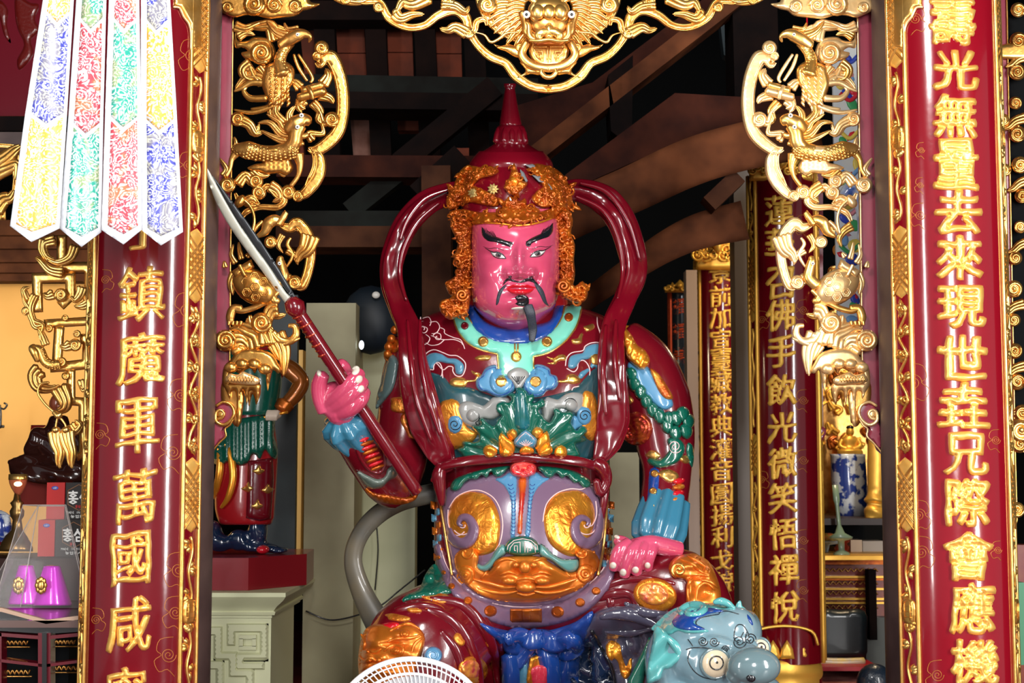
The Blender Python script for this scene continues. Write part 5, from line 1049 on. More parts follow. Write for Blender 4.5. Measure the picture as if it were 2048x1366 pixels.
for i in range(10):
    x, y = 592+i*6.2, 620+i*9.6; r = 16 if i == 0 else 12.5+(i % 2)*1.5-i*.15
    o = MB(); o.tube([spt(x-1.9, y-3), spt(x-.6, y-1), spt(x+.6, y+1), spt(x+1.9, y+3)], [r*.75*K, r*K, r*K, r*.75*K], 16); o.build('grip_ring', M['copperring'], sw)
for i in range(6):
    x, y = 806+i*5, 944+i*6.6; o = MB(); o.tube([spt(x-1.5, y-2), spt(x, y), spt(x+1.5, y+2)], [7*K, 10.5*K, 7*K], 12); o.build('butt_ring', M['copperring'], sw)
MB().tube([spt(580, 600), spt(590, 614), spt(600, 630)], [12*K, 19*K, 13*K], 16).build('blade_collar', M['maroon'], sw)
# ================================================================ carved gilt brackets between the columns
DB = 5.5
M['goldshaded'] = mat('shaded_gilding', (.80, .42, .10), .28, .92, coat=.2, bump=.25, bscale=45, var=(.55, .25, .05), vscale=9)  # bracket gilding with the left side's shade put into its colour
class Car:                     # collects parts of one carving, can be mirrored
    def __init__(s, d): s.p = []; s.d = d
    def part(s, name, mb, m='gold'): s.p.append((name, mb, m)); return mb
    def slab(s, name, O, z=0, th=14, h=6, ew=5, m='gold', sm=4, step=5, rim=0, hf=None, loops=None):
        o = MB(); L = [catmull(q, True, sm) if sm else q for q in ([O]+(loops or []))]; k = s.d/F
        o.relief(L, s.d-z*k, h*k, ew, step, thick=th*k, hf=hf)
        if rim:
            cx = sum(p[0] for p in O)/len(O); cy = sum(p[1] for p in O)/len(O)
        return s.part(name, o, m)
    def band(s, name, P, w, z=0, th=16, m='gold', sm=6, rim=True, h=6):
        Q = catmull(P, False, sm) if sm else list(P); o = MB(); k = s.d/F; o.relief(band(Q, w), s.d-z*k, h*k, 4, 5, thick=th*k)
        if rim:
            ww = interp(w, len(Q)); A_ = np.array([q[:2] for q in Q]); T = np.gradient(A_, axis=0); T /= np.linalg.norm(T, axis=1)[:, None]+1e-9; N = np.stack([-T[:, 1], T[:, 0]], 1)
            for sg in (-.33, .33): o.line([tuple(p) for p in A_+N*ww[:, None]*sg], s.d-(z+h)*k, 1.5, .3)
        return s.part(name, o, m)
    def swirl(s, name, x, y, r, z=4, turns=1.6, ph=0, hand=1, m='gold', w=None):
        o = MB(); k = s.d/F; o.relief(ell(x, y, r, r, 20), s.d-z*k, r*.35*k, r*.6, max(2.5, r/5), thick=12*k)
        o.line(spiral(x, y, r*.85, turns, ph, hand), s.d-(z+r*.33)*k, [r*.16, r*.2, r*.12], .5)
        o.ball(x, y, z+r*.3, r*.3, r*.3, r*.3, s.d, 10); return s.part(name, o, m)
    def flame(s, name, P, w, z=4, m='gold', n=3):     # several parallel tapering wisps
        w *= 1.22
        o = MB(); A_ = np.array(catmull(P, False, 5)); T = np.gradient(A_, axis=0); T /= np.linalg.norm(T, axis=1)[:, None]+1e-9; N = np.stack([-T[:, 1], T[:, 0]], 1); L = len(A_)
        for i in range(n):
            off = ((i-(n-1)/2)*w*.7)*np.linspace(1, .25, L)[:, None]; Q = A_+N*off
            cut = L-int(L*.12*abs(i-(n-1)/2)); o.pt([(q[0], q[1], z+3*(i % 2)) for q in Q[:cut]], [w*.55, w*.5, w*.4, w*.12], s.d, 8, 0, flat=.8)
        return s.part(name, o, m)
    def body(s, name, P, R, m='golddk', n=14, flat=.7, scales=0, **kw):
        o = MB(); o.pt(P, R, s.d, n, 6, flat=flat, **kw)
        if scales:
            Q = catmull(P, False, 4); RR = interp(R, len(Q))
            for i in range(0, len(Q)-1):
                x, y, z = Q[i]; r = RR[i]; dx = Q[i+1][0]-x; dy = Q[i+1][1]-y; a = math.atan2(dy, dx); nn = max(1, int(r/scales*1.4))
                for j in range(-nn+1, nn):
                    u = (j+.5*(i % 2))/nn; zz = z+r*flat*math.sqrt(max(0, 1-u*u))-1
                    o.ball(x-sin(a)*u*r, y+cos(a)*u*r, zz, scales*.62, scales*.5, scales*.3, s.d, 6, rad(0))
        return s.part(name, o, m)
    def eye(s, x, y, z, r=4): 
        s.part('eye', MB().ball(x, y, z, r, r, r*.6, s.d, 12), 'white'); s.part('pupil', MB().ball(x, y, z+r*.5, r*.4, r*.4, r*.3, s.d, 8), 'ink')
    def make(s, name, label, cat, loc, cx=None, remap=None, group=None):
        rt = thing(name, label, cat, loc, group)
        for n_, mb, m in s.p:
            q = mb.mirror(cx, s.d) if cx else mb
            q.build(n_, M[(remap or {}).get(m, m)], rt, smooth='auto' if m == 'frame' else True)
        return rt
def C4(*c): return [(400+c[i]/2.847, c[i+1]/2.847) for i in range(0, len(c), 2)]
def C5(*c): return [(400+c[i]/2.397, 330+c[i+1]/2.397) for i in range(0, len(c), 2)]
b = Car(DB)
fb = MB(); fb.relief([(431, 20), (467, 20), (460, 700), (462, 815), (455, 850), (448, 872), (436, 884), (430, 900), (421, 908), (420, 820), (425, 500)], DB+.02, 0, 3, 16, thick=.09); b.part('frame_board', fb, 'frame')
b.part('gilt_edge', MB().line([(466, 35), (461, 500), (459, 810)], DB+.005, 2, 1), 'gold')
b.slab('cloud_cap', [(433, 12), (440, -4), (470, -14), (600, -14), (622, 4), (640, 8), (622, 18), (606, 22), (592, 32), (560, 36), (535, 37), (512, 31), (490, 31), (470, 35), (450, 28), (436, 20)], 16, 34, 8, 7)
for x, y, r, h_ in ((455, 14, 13, 1), (508, 8, 24, 1), (548, 10, 18, -1), (590, 12, 15, 1)): b.swirl('cloud_swirl', x, y, r, 22, 1.8, 0, h_)
# phoenix
b.flame('crest_flame', C4(430, 230, 400, 150, 330, 150, 240, 150), 9, 4, 'gold', 4)
b.flame('crest_flame', C4(500, 210, 430, 180, 380, 120), 8, 10, 'golddk', 3)
b.flame('crest_flame', C4(560, 160, 500, 165, 480, 130), 6, 10, 'golddk', 2)
b.body('phoenix_head', [(560, 92, 14), (578, 80, 18), (596, 70, 20), (610, 68, 20), (620, 74, 18), (618, 84, 14)], [10, 14, 14, 9, 5, 2])
b.body('phoenix_neck', [(580, 84, 12), (566, 104, 12), (560, 124, 12), (566, 150, 14)], [12, 11, 13, 20], scales=6)
b.eye(595, 69, 30, 4)
b.slab('phoenix_wing', C4(380, 370, 470, 345, 530, 380, 540, 430, 520, 490, 460, 570, 420, 610, 380, 560, 350, 480, 360, 420), 10, 12, 8, 10, m='golddk')
o = MB(); rr = random.Random(3)
for i in range(9):
    for j in range(4):
        x, y = C4(410+j*32+rr.random()*8, 380+i*24)[0]
        o.relief(leafpts(x, y, 15, 6, 2.2-.05*j), DB-(19-abs(j-1.5))*DB/F, .006, 2.5, 2.6, embed=.008)
b.part('wing_feathers', o, 'gold')
for P in (C4(500, 540, 420, 600, 300, 640, 195, 625), C4(470, 560, 390, 610, 290, 620), C4(400, 480, 300, 470, 240, 500, 195, 520), C4(380, 560, 290, 560, 250, 520, 270, 490)): b.body('tail_plume', [(x, y, 8) for x, y in P], [8, 7, 5, 2], 'gold', 10)
b.slab('cloud_left', C4(200, 180, 215, 230, 270, 230, 310, 210, 390, 220, 425, 270, 430, 320, 380, 370, 300, 350, 250, 330, 235, 300, 270, 290, 240, 270, 200, 270), 2, 14, 7, 7)
b.swirl('cloud_swirl', 523, 106, 24, 8, 1.9, 1)
for P in (C4(270, 340, 300, 420, 330, 460), C4(200, 510, 250, 450, 320, 440, 360, 470)): b.flame('cloud_wisp', P[::-1], 9, 4, 'gold', 3)
for P in (C4(535, 310, 560, 380, 610, 460), C4(560, 310, 600, 370, 640, 440, 630, 470)): b.body('ribbon', [(x, y, 8) for x, y in P], [3, 4, 4, 3], 'gold', 8)
# rolled scroll tied with ribbon
b.body('rolled_scroll', [(597, 196, 14), (650, 182, 14)], [9, 9], 'gold', 14, 1); b.body('rolled_scroll', [(604, 182, 10), (646, 170, 10)], [8, 8], 'golddk', 14, 1)
b.body('scroll_tie', [(615, 172, 22), (622, 184, 26), (625, 198, 22)], [4, 5, 4], 'gold', 8)
for P, w in ((C4(700, 480, 730, 430, 715, 390), 9), (C4(570, 500, 540, 470, 520, 480), 8), (C4(680, 540, 740, 560, 760, 590), 8), (C4(590, 570, 570, 600, 600, 620), 9)): b.flame('leaf', P, w, 6, 'gold', 3)
# ring arcs
b.band('ring_arc', [(632, 124), (640, 130), (648, 118), (662, 116), (676, 142), (684, 175), (686, 215), (678, 258), (660, 282), (634, 300), (616, 298)], [8, 16, 24, 31, 28, 27, 27, 27, 28, 24, 8], 4, 20)
b.band('ring_arc', [(630, 300), (640, 318), (638, 345), (626, 368), (608, 388), (592, 396)], [10, 22, 27, 27, 22, 10], 4, 20)
b.band('inner_arc', C4(620, 840, 650, 880, 650, 950, 620, 1020, 600, 1060), [4, 10, 10, 8, 3], 2, 12)
for x, y, r, p in ((643, 96, 15, 0), (664, 239, 16, 1), (596, 392, 12, 2), (634, 112, 10, 3)): b.swirl('ring_swirl', x, y, r, 10, 1.5, p)
b.flame('wisp', C4(740, 690, 700, 700, 680, 640, 640, 600), 8, 6, 'gold', 2); b.flame('wisp', C4(640, 800, 620, 760, 700, 760, 690, 700), 8, 6, 'gold', 2)
# dragon horse
b.body('horse_body', [(470, 298, 10), (495, 300, 14), (520, 306, 14), (550, 306, 16), (585, 300, 18), (596, 300, 16)], [10, 19, 17, 16, 20, 10], scales=7)
b.body('horse_neck', [(575, 300, 18), (588, 285, 22), (592, 265, 24), (600, 250, 24)], [16, 15, 15, 14])
b.body('horse_head', [(575, 262, 20), (590, 248, 26), (608, 240, 26), (620, 244, 22)], [12, 17, 14, 9]); b.body('horse_jaw', [(592, 268, 22), (606, 272, 20), (616, 268, 18)], [9, 7, 4])
b.eye(603, 231, 38, 5); b.eye(595, 254, 38, 5)
for P in (C4(560, 780, 470, 770, 400, 700, 330, 700), C4(560, 800, 480, 800, 420, 780, 340, 740), C4(540, 740, 480, 730, 450, 690, 380, 650), C4(520, 720, 510, 650, 545, 600), C4(480, 700, 430, 640, 440, 580), C4(580, 800, 520, 830, 480, 790, 420, 790)): b.flame('mane_flame', P, 7, 14, 'golddk', 3)
for P, R in (([(478, 300, 6), (464, 318, 8), (460, 338, 8), (452, 352, 8)], [12, 6, 4, 5]), ([(596, 310, 14), (600, 330, 14), (596, 352, 12), (582, 372, 10)], [13, 7, 4.5, 5]), ([(540, 318, 4), (556, 340, 4), (570, 352, 4)], [9, 6, 4])): b.body('leg', P, R)
b.slab('saddle_cloth', C4(380, 850, 480, 860, 530, 940, 520, 980, 490, 1000, 450, 985, 420, 990, 370, 990, 330, 975, 290, 970, 270, 955, 310, 935, 360, 920), 10, 8, 7, 7, hf=lambda x, y, d: .003*sin(x*.7))
b.slab('saddle', ell(550, 300, 18, 8, 18), 24, 6, 4, 4, sm=0)
b.flame('tail_flame', C4(190, 860, 205, 820, 195, 780), 6, 6, 'gold', 2)
# clouds under the horse
for x, y, r, p in ((455, 370, 17, 0), (512, 362, 15, 1), (518, 385, 15, 2), (577, 384, 15, 0), (476, 238, 15, 1)): b.swirl('cloud_swirl', x, y, r, 6, 1.7, p)
b.flame('cloud_wisp', C4(130, 1000, 150, 960, 110, 900), 7, 4, 'gold', 2); b.flame('cloud_wisp', C4(215, 1050, 260, 1000, 300, 1040, 330, 1000, 370, 1010), 8, 2, 'gold', 3)
b.flame('cloud_wisp', C4(200, 680, 260, 690, 310, 760, 340, 700), 8, 2, 'gold', 3)
b.band('cloud_band', C4(330, 1130, 380, 1060, 440, 1110, 480, 1140, 440, 1180, 340, 1180, 260, 1210, 230, 1260), [6, 14, 14, 16, 14, 12, 14, 5], 2, 12)
b.band('cloud_band', C4(200, 1100, 230, 1150, 290, 1130, 330, 1160), [5, 14, 18, 8], 6, 12)
b.body('lotus_stem', [(x, y, 14) for x, y in C4(240, 1130, 290, 1180, 310, 1250, 295, 1330)], [4, 3, 3, 3], 'gold', 8); b.slab('lotus_bud', C4(195, 1160, 215, 1120, 250, 1110, 260, 1140, 245, 1170, 215, 1185), 14, 8, 6, 5)
# bird and lower ring
b.body('bird_body', [(x, y, 14) for x, y in C5(270, 345, 310, 320, 330, 280, 360, 265, 395, 275)], [3, 9, 13, 12, 8]); b.body('bird_head', [(x, y, 18) for x, y in C5(375, 285, 400, 250, 415, 225, 405, 245)], [7, 7, 5, 2])
b.body('bird_tail', [(x, y, 8) for x, y in C5(240, 350, 270, 300, 300, 270)], [2, 5, 4], 'gold', 8); b.swirl('cloud_swirl', 541, 484, 13, 6)
b.band('ring_arc', C5(385, 285, 430, 300, 465, 280, 505, 320, 525, 370, 530, 440, 515, 520, 490, 580, 465, 590), [10, 22, 26, 26, 24, 21, 20, 20, 8], 4, 20)
b.flame('acanthus_leaf', C5(530, 340, 510, 400, 480, 430, 465, 470), 11, 12, 'gold', 4); b.swirl('ring_swirl', 589, 565, 15, 10); b.swirl('ring_swirl', 575, 558, 12, 6)
b.body('vine', [(x, y, 8) for x, y in C5(435, 350, 420, 380, 445, 430, 420, 480, 400, 500)], [3, 4, 4, 3, 2], 'gold', 8)
# turtle
sh = MB(); sh.ball(510, 574, 8, 50, 34, 26, DB, 28, 32)
for i in range(-2, 3):
    for j in range(-1, 2):
        u = i*20+(10 if j % 2 else 0); v = j*18
        if (u/40)**2+(v/26)**2 < 1:
            a = rad(-32); x = 510+u*cos(a)-v*sin(a); y = 574+u*sin(a)+v*cos(a); z = 8+26*math.sqrt(max(0, 1-(u/50)**2-(v/34)**2)); kk = DB/F
            sh.tube([W(x+9*cos(q*pi/3), y+9*sin(q*pi/3), DB-(z+.5)*kk) for q in range(7)], 1.4*kk, 5, caps=False); sh.tube([W(x+5.5*cos(q*pi/3), y+5.5*sin(q*pi/3), DB-(z+.5)*kk) for q in range(7)], 1.*kk, 5, caps=False)
b.part('turtle_shell', sh, 'gold')
b.body('shell_rim', [(x, y, 14) for x, y in C5(160, 690, 200, 700, 270, 680, 340, 640, 385, 600)], [5, 6, 6, 6, 4], 'golddk', 10)
b.body('turtle_neck', [(x, y, 16) for x, y in C5(360, 580, 400, 540, 395, 500, 385, 460, 390, 440)], [12, 11, 10, 9, 5], 'golddk', 12, rip=1); b.eye(559, 527, 26, 4)
b.body('turtle_leg', [(x, y, 12) for x, y in C5(200, 690, 160, 690, 145, 730, 150, 760)], [8, 9, 9, 6]); b.body('turtle_leg', [(x, y, 14) for x, y in C5(340, 620, 360, 650, 380, 650)], [8, 8, 5])
for i in range(4): b.body('claw', [(458+i*8, 643, 16), (457+i*8, 650, 18)], [4, 2], n=8)
b.slab('tied_parcel', C5(150, 510, 245, 450, 262, 490, 170, 545), 20, 16, 7, 5, sm=0); b.body('parcel_ribbon', [(x, y, 32) for x, y in C5(190, 480, 200, 500, 215, 530)], [4, 4, 4], 'gold', 8)
for P in (C5(170, 470, 150, 430, 160, 380), C5(200, 450, 190, 410, 185, 370), C5(120, 490, 115, 460), C5(225, 440, 240, 420)): b.flame('leaf', P if len(P) > 2 else [P[0], ((P[0][0]+P[1][0])/2, (P[0][1]+P[1][1])/2), P[1]], 6, 10, 'gold', 2)
# waves, swirl and acanthus under the turtle
b.swirl('wave_swirl', 523, 646, 22, 14, 2, 0); b.swirl('wave_swirl', 451, 681, 22, 14, 2.2, 0, -1)
for P in (C5(290, 870, 270, 820, 230, 800, 180, 780, 140, 790), C5(310, 860, 300, 800, 250, 760, 240, 720), C5(150, 860, 200, 850, 230, 880)): b.flame('wave_lines', P, 14, 6, 'gold', 4)
b.flame('acanthus_leaf', C5(370, 690, 340, 700, 320, 760, 350, 800), 12, 10, 'gold', 3)
b.body('acanthus_stem', [(x, y, 12) for x, y in C5(350, 800, 385, 840, 430, 845, 460, 815, 455, 775, 425, 770)], [6, 9, 8, 8, 6, 4], 'gold', 12); b.flame('acanthus_leaf', C5(400, 850, 440, 840, 478, 828), 9, 10, 'gold', 2)
b.flame('acanthus_leaf', C5(370, 810, 400, 880, 405, 940, 400, 1010), 12, 8, 'gold', 3)
# stalactite canopy
b.slab('rock_canopy', C5(108, 1000, 118, 960, 150, 930, 170, 900, 220, 880, 300, 885, 350, 910, 375, 950, 390, 985, 375, 1000, 350, 985, 335, 1040, 325, 1085, 318, 1040, 310, 985, 280, 975, 262, 1000, 245, 975, 225, 980, 190, 1000, 165, 990, 145, 1010, 150, 1060, 110, 1060), 14, 30, 10, 8, sm=3)
for x, y in ((462, 735), (484, 728), (508, 728), (530, 738)): b.part('canopy_lobe', MB().ball(x, y, 26, 14, 11, 10, DB, 14), 'gold')
b.slab('rock_backing', C5(110, 1040, 160, 1010, 270, 1010, 290, 1060, 290, 1100, 270, 1150, 262, 1120, 250, 1100, 235, 1160, 225, 1110, 205, 1100, 200, 1220, 190, 1240, 165, 1250, 110, 1150, 100, 1080), 4, 20, 8, 7, sm=3, m='golddk')
b.slab('rock_front', C5(120, 1040, 280, 1040, 285, 1100, 272, 1140, 262, 1090, 235, 1085, 225, 1150, 212, 1090, 196, 1085, 185, 1190, 172, 1090, 150, 1085, 145, 1120, 130, 1090), 18, 18, 6, 5, sm=3)
b.slab('drip_hang', C5(180, 1080, 212, 1090, 205, 1180, 190, 1245, 175, 1250, 170, 1180), 10, 14, 6, 5)
b.slab('net_medallion', C5(120, 1030, 140, 1000, 180, 1005, 205, 990, 235, 1000, 280, 1020, 285, 1040, 260, 1055, 180, 1050, 140, 1045), 34, 8, 5, 4, m='goldlt')
o = MB()
for i in range(9):
    o.line([(455+i*6, 752+2), (461+i*6, 764)], DB-41*DB/F, .8, .3); o.line([(461+i*6, 752), (455+i*6, 764)], DB-41*DB/F, .8, .3)
b.part('net_lines', o, 'golddk')
# plum swirl foot
b.slab('foot_swirl', [(432, 812), (440, 806), (456, 806), (468, 818), (468, 838), (458, 852), (446, 858), (450, 872), (440, 884), (428, 898), (421, 906), (422, 860), (430, 840), (440, 832), (432, 822)], 10, 24, 5, 6, m='frame')
b.part('foot_trim', MB().line([(434, 838), (444, 836), (448, 826), (440, 820), (432, 826), (432, 842), (446, 850), (460, 842), (468, 826), (462, 810), (446, 804), (432, 812)], DB-17*DB/F, [3, 4, 3], 1, sm=3).line([(466, 838), (460, 850), (450, 858), (452, 872), (440, 884), (428, 898), (420, 908)], DB-16*DB/F, 2, 1, sm=3), 'gold')
b.part('foot_pearl', MB().relief(ell(441, 828, 8, 9, 14), DB-16*DB/F, .006, 4, 3), 'gold')
for P, w in (([(470, 52), (490, 58), (510, 50), (528, 42)], 8), ([(476, 74), (492, 66), (510, 70)], 7), ([(540, 60), (556, 56), (572, 60), (590, 54)], 6), ([(500, 128), (486, 140), (492, 156), (508, 160)], 9), ([(520, 132), (530, 146), (528, 160)], 8), ([(600, 200), (596, 214), (604, 226)], 6), ([(560, 200), (552, 222), (562, 236), (576, 240)], 6), ([(545, 205), (540, 225), (552, 245)], 6), ([(625, 205), (640, 222), (636, 240), (650, 250)], 7), ([(480, 240), (500, 250), (512, 268), (528, 262)], 8), ([(505, 340), (520, 352), (540, 350)], 7), ([(540, 372), (556, 382), (560, 396), (545, 404)], 9), ([(490, 402), (505, 412), (520, 406)], 6), ([(480, 452), (495, 462), (505, 478), (500, 494)], 7), ([(565, 470), (556, 490), (566, 506)], 5), ([(575, 500), (590, 512), (596, 530)], 6), ([(470, 548), (462, 566), (466, 590)], 8), ([(540, 625), (556, 632), (572, 628)], 7), ([(475, 655), (490, 668), (512, 672)], 9), ([(545, 690), (552, 704), (560, 722)], 8)):
    b.flame('filler_wisp', P, w, 5, 'golddk' if w % 2 else 'gold', 3)
bl = b.make('carved_bracket', 'gilded openwork bracket with phoenix and turtle, partly behind the sabre blade', 'carving', W(445, 905, DB), None, {'gold': 'goldshaded'})
br = b.make('carved_bracket', 'gilded openwork bracket with phoenix and turtle beside the right couplet', 'carving', W(1740, 905, DB), 1092, {'gold': 'goldlt', 'golddk': 'gold'})  # paler gold copies stand in for brighter light on this bracket
nl = thing('nail', 'bent steel nail driven into the right plum frame', 'nail', W(1767, 494, DB-.02)); o = MB(); o.pt([(1760, 493, 12), (1770, 495, 30), (1774, 496, 34)], 1.8, DB, 8, 0); o.ball(1759, 492, 12, 4, 4, 4, DB, 10); o.build('nail_shaft', mat('steel', (.4, .4, .4), .3, .9), nl)
# ================================================================ top centre dragon carving
def C6(*c): return [(700+c[i]/2.56, c[i+1]/2.56) for i in range(0, len(c), 2)]
DT = 5.45; hv = Car(DT)
hv.band('scalloped_band', [(700, -20), (722, 2), (758, 4), (778, 35), (813, 54), (848, 51), (876, 31), (907, 20), (930, 33), (940, 64), (956, 90), (981, 113), (1012, 127), (1032, 152), (1063, 172), (1098, 178)], [10, 14, 16, 18, 16, 16, 18, 22, 22, 18, 16, 18, 18, 20, 18, 18], 0, 20)
hv.band('hook_scroll', C6(700, 130, 690, 100, 650, 110, 640, 150, 620, 180), [4, 12, 14, 14, 6], 4, 12); hv.swirl('swirl', 937, 66, 12, 8); hv.swirl('swirl', 896, 4, 14, 8); hv.swirl('swirl', 757, 14, 11, 8)
hv.flame('flame', C6(600, 170, 540, 140, 500, 155, 460, 145), 9, 8, 'gold', 3); hv.flame('flame', C6(230, 70, 260, 95, 320, 75, 380, 72), 9, 8, 'gold', 3); hv.swirl('swirl', 793, 25, 9, 8)
hv.flame('flame', C6(400, -20, 320, 20, 270, 10, 240, 60), 12, 8, 'gold', 3); hv.flame('flame', C6(470, 20, 540, 30, 590, 60, 610, 30), 8, 10, 'gold', 3)
hv.slab('cloud', C6(735, 225, 770, 235, 810, 225, 850, 235, 890, 225, 900, 260, 870, 290, 880, 300, 840, 290, 800, 265, 760, 250), 8, 12, 6, 5); hv.swirl('swirl', 1040, 94, 10, 14)
hv.slab('cloud', C6(870, 320, 890, 310, 920, 340, 960, 330, 985, 360, 970, 385, 920, 380, 850, 400, 900, 365), 6, 12, 6, 5); hv.swirl('swirl', 1077, 138, 8, 12)
hv.body('whisker', [(x, y, 30) for x, y in C6(860, 165, 800, 170, 760, 200, 720, 215, 690, 180, 640, 165)], [2, 3, 3, 3, 2, 1], 'gold', 8)
o = MB(); rr = random.Random(5)
hv.band('back_arch', C6(660, -60, 670, 10, 700, 80, 750, 140, 830, 190, 900, 210), [20, 20, 20, 18, 16, 10], -4, 14)
hv.swirl('swirl', 975, 9, 20, 10, 1.6, 0, 1)
for a in range(11):
    t = 2.0+a*.17
    for r_ in (1, .72): P = [(1098+62*r_*cos(t)*1.1, 18+52*r_*sin(t)), (1098+85*r_*cos(t)*1.15, 18+68*r_*sin(t)), (1098+112*r_*cos(t)*1.1, 20+86*r_*sin(t-.12))]; hv.flame('mane_lock', P, 8*r_, 4+6*(1-r_)*4, 'gold', 3)
hv.body('brow', [(x, y, 44) for x, y in C6(1000, 110, 950, 90, 935, 50, 950, 10, 900, -20)], [9, 10, 9, 8, 5], 'gold', 12)
hv.body('cheek', [(x, y, 34) for x, y in C6(1000, 200, 950, 190, 910, 160, 900, 110, 880, 60)], [8, 10, 11, 10, 8], 'golddk', 12)
hv.body('nostril', [(x, y, 52) for x, y in C6(1015, 160, 985, 165, 965, 180, 975, 200)], [8, 10, 9, 6], 'gold', 12); hv.eye(1053, 29, 58, 8)
hv.body('lip_curl', [(x, y, 44) for x, y in C6(1000, 205, 950, 205, 920, 180, 915, 130, 900, 110)], [4, 6, 6, 5, 2], 'gold', 10)
hv.body('arch_rim', [(x, y, 20) for x, y in C6(1024, 395, 1000, 392, 980, 370, 985, 350)], [5, 5, 5, 3], 'gold', 8)
for P in (C6(905, 215, 880, 270, 900, 310, 950, 340, 1024, 350),): hv.body('medallion_rim', [(x, y, 16) for x, y in P], [8, 9, 9, 9, 9], 'gold', 12)
o = MB(); k = DT/F
for P in (C6(1010, 240, 1010, 305), C6(940, 240, 1010, 240), C6(955, 262, 985, 262, 985, 300), C6(970, 280, 970, 298), C6(940, 240, 950, 275, 980, 300)): o.line(P, DT-22*k, 1.6, 1)
hv.part('shou_lines', o, 'gold')
sep = MB(); ctr = Car(DT)
top = thing('dragon_carving', 'gilded scalloped dragon face carving with round medallion hanging at top centre', 'carving', W(1098, 180, DT))
for n_, mb, m in hv.p:
    mb.build(n_, M[m], top); mb.mirror(1098, DT).build(n_, M[m], top)
ctr.part('medallion', MB().relief(ell(1098, 98, 41, 40, 32), DT-6*k, .012, 5, 6, thick=.04), 'gold')
ctr.part('forehead', MB().ball(1098, 18, 34, 42, 24, 24, DT, 24), 'gold')
ctr.part('snout', MB().ball(1098, 62, 42, 12, 20, 16, DT, 16).ball(1098, 74, 46, 10, 8, 12, DT, 16), 'gold')
ctr.part('muzzle', MB().ball(1098, 50, 30, 44, 30, 24, DT, 24), 'golddk')
for x in (-22, 0, 22): ctr.part('brow_lobe', MB().ball(1098+x, 24, 56, 14, 16, 9, DT, 14), 'gold')
ctr.part('mouth', MB().relief([(1062, 82), (1098, 80), (1134, 82), (1122, 91), (1098, 90), (1074, 91)], DT-44*k, .004, 4, 4), 'copper')
ctr.part('tooth_rim', MB().pt([(1058, 80, 48), (1078, 82, 52), (1098, 79, 54), (1118, 82, 52), (1138, 80, 48)], [3, 4, 4, 4, 3], DT, 8, 4), 'gold')
for n_, mb, m in ctr.p: mb.build(n_, M[m], top)
# cloud corner bits hanging at the top edges
for s, x in ((1, 690), (-1, 1505)):
    cc = Car(DT); cc.swirl('swirl', x, -2, 12, 6); cc.flame('flame', [(x-20*s, -12), (x, 0), (x+30*s, 4), (x+50*s, -4)], 8, 4, 'gold', 3)
    cc.make('corner_cloud', 'small gilded cloud tip at the top edge %s the dragon carving' % ('left of' if s > 0 else 'right of'), 'carving', W(x, 0, DT))
# ================================================================ far right carved panel seen past the right couplet
fr = thing('openwork_screen', 'gilded openwork panel in a plum frame at the far right edge', 'carving', W(2030, 1366, 5.75)); DR = 5.8
MB().relief([(1988, -20), (2014, -20), (2034, 1000), (2028, 1060), (2016, 1090), (2010, 1090)], DR, 0, 3, 16, thick=.06).build('frame_board', M['frame'], fr, smooth=False)
MB().line([(2013, -20), (2030, 900), (2034, 1040), (2018, 1090)], DR, 2, 2).build('gilt_edge', M['gold'], fr)
MB().relief(rect(2014, 30, 2120, 900), DR+.05, .01, 4, 16, thick=.04, hf=lambda x, y, d: .03*noise.noise((x*.05, y*.05, 1))).build('gap_backing', M['dark'], fr)  # near-black sheet standing in for the dark gaps of the openwork
cr = Car(DR); rr = random.Random(9)
for i in range(15):
    y = 20+i*62; x = 2036+rr.uniform(-8, 10); cr.swirl('scroll', x, y, rr.uniform(13, 19), 6, 1.8, rr.random()*6, rr.choice((-1, 1)), m=rr.choice(('golddk', 'gold', 'golddk')))
    if i % 2: cr.flame('tendril', [(x+20, y+30), (x, y+36), (x-14, y+48), (x-26, y+52)], 8, 6, 'golddk', 3)
cr.slab('bar', [(1992, 96), (2010, 88), (2060, 82), (2060, 116), (2010, 118), (1995, 112)], 8, 16); cr.swirl('scroll', 2006, 240, 13, 10); cr.swirl('scroll', 2010, 340, 13, 10); cr.swirl('foot_scroll', 2034, 1020, 16, 10); cr.swirl('foot_scroll', 2042, 860, 26, 8)
for n_, mb, m in cr.p: mb.build(n_, M[m], fr)
def bw_(nt, b, tc):
    N = nt.nodes.new; L = nt.links.new; n = N('ShaderNodeTexNoise'); n.inputs['Scale'].default_value = 13; n.inputs['Detail'].default_value = 3; L(tc.outputs['Object'], n.inputs['Vector']); r = N('ShaderNodeValToRGB'); r.color_ramp.elements[0].position = .46; r.color_ramp.elements[0].color = (.02, .05, .28, 1); r.color_ramp.elements[1].position = .52; r.color_ramp.elements[1].color = (.62, .68, .74, 1); L(n.outputs['Fac'], r.inputs['Fac']); L(r.outputs['Color'], b.inputs['Base Color'])
M['bw'] = mat('blossom_porcelain', (.6, .66, .72), .2, coat=.7, fn=bw_)
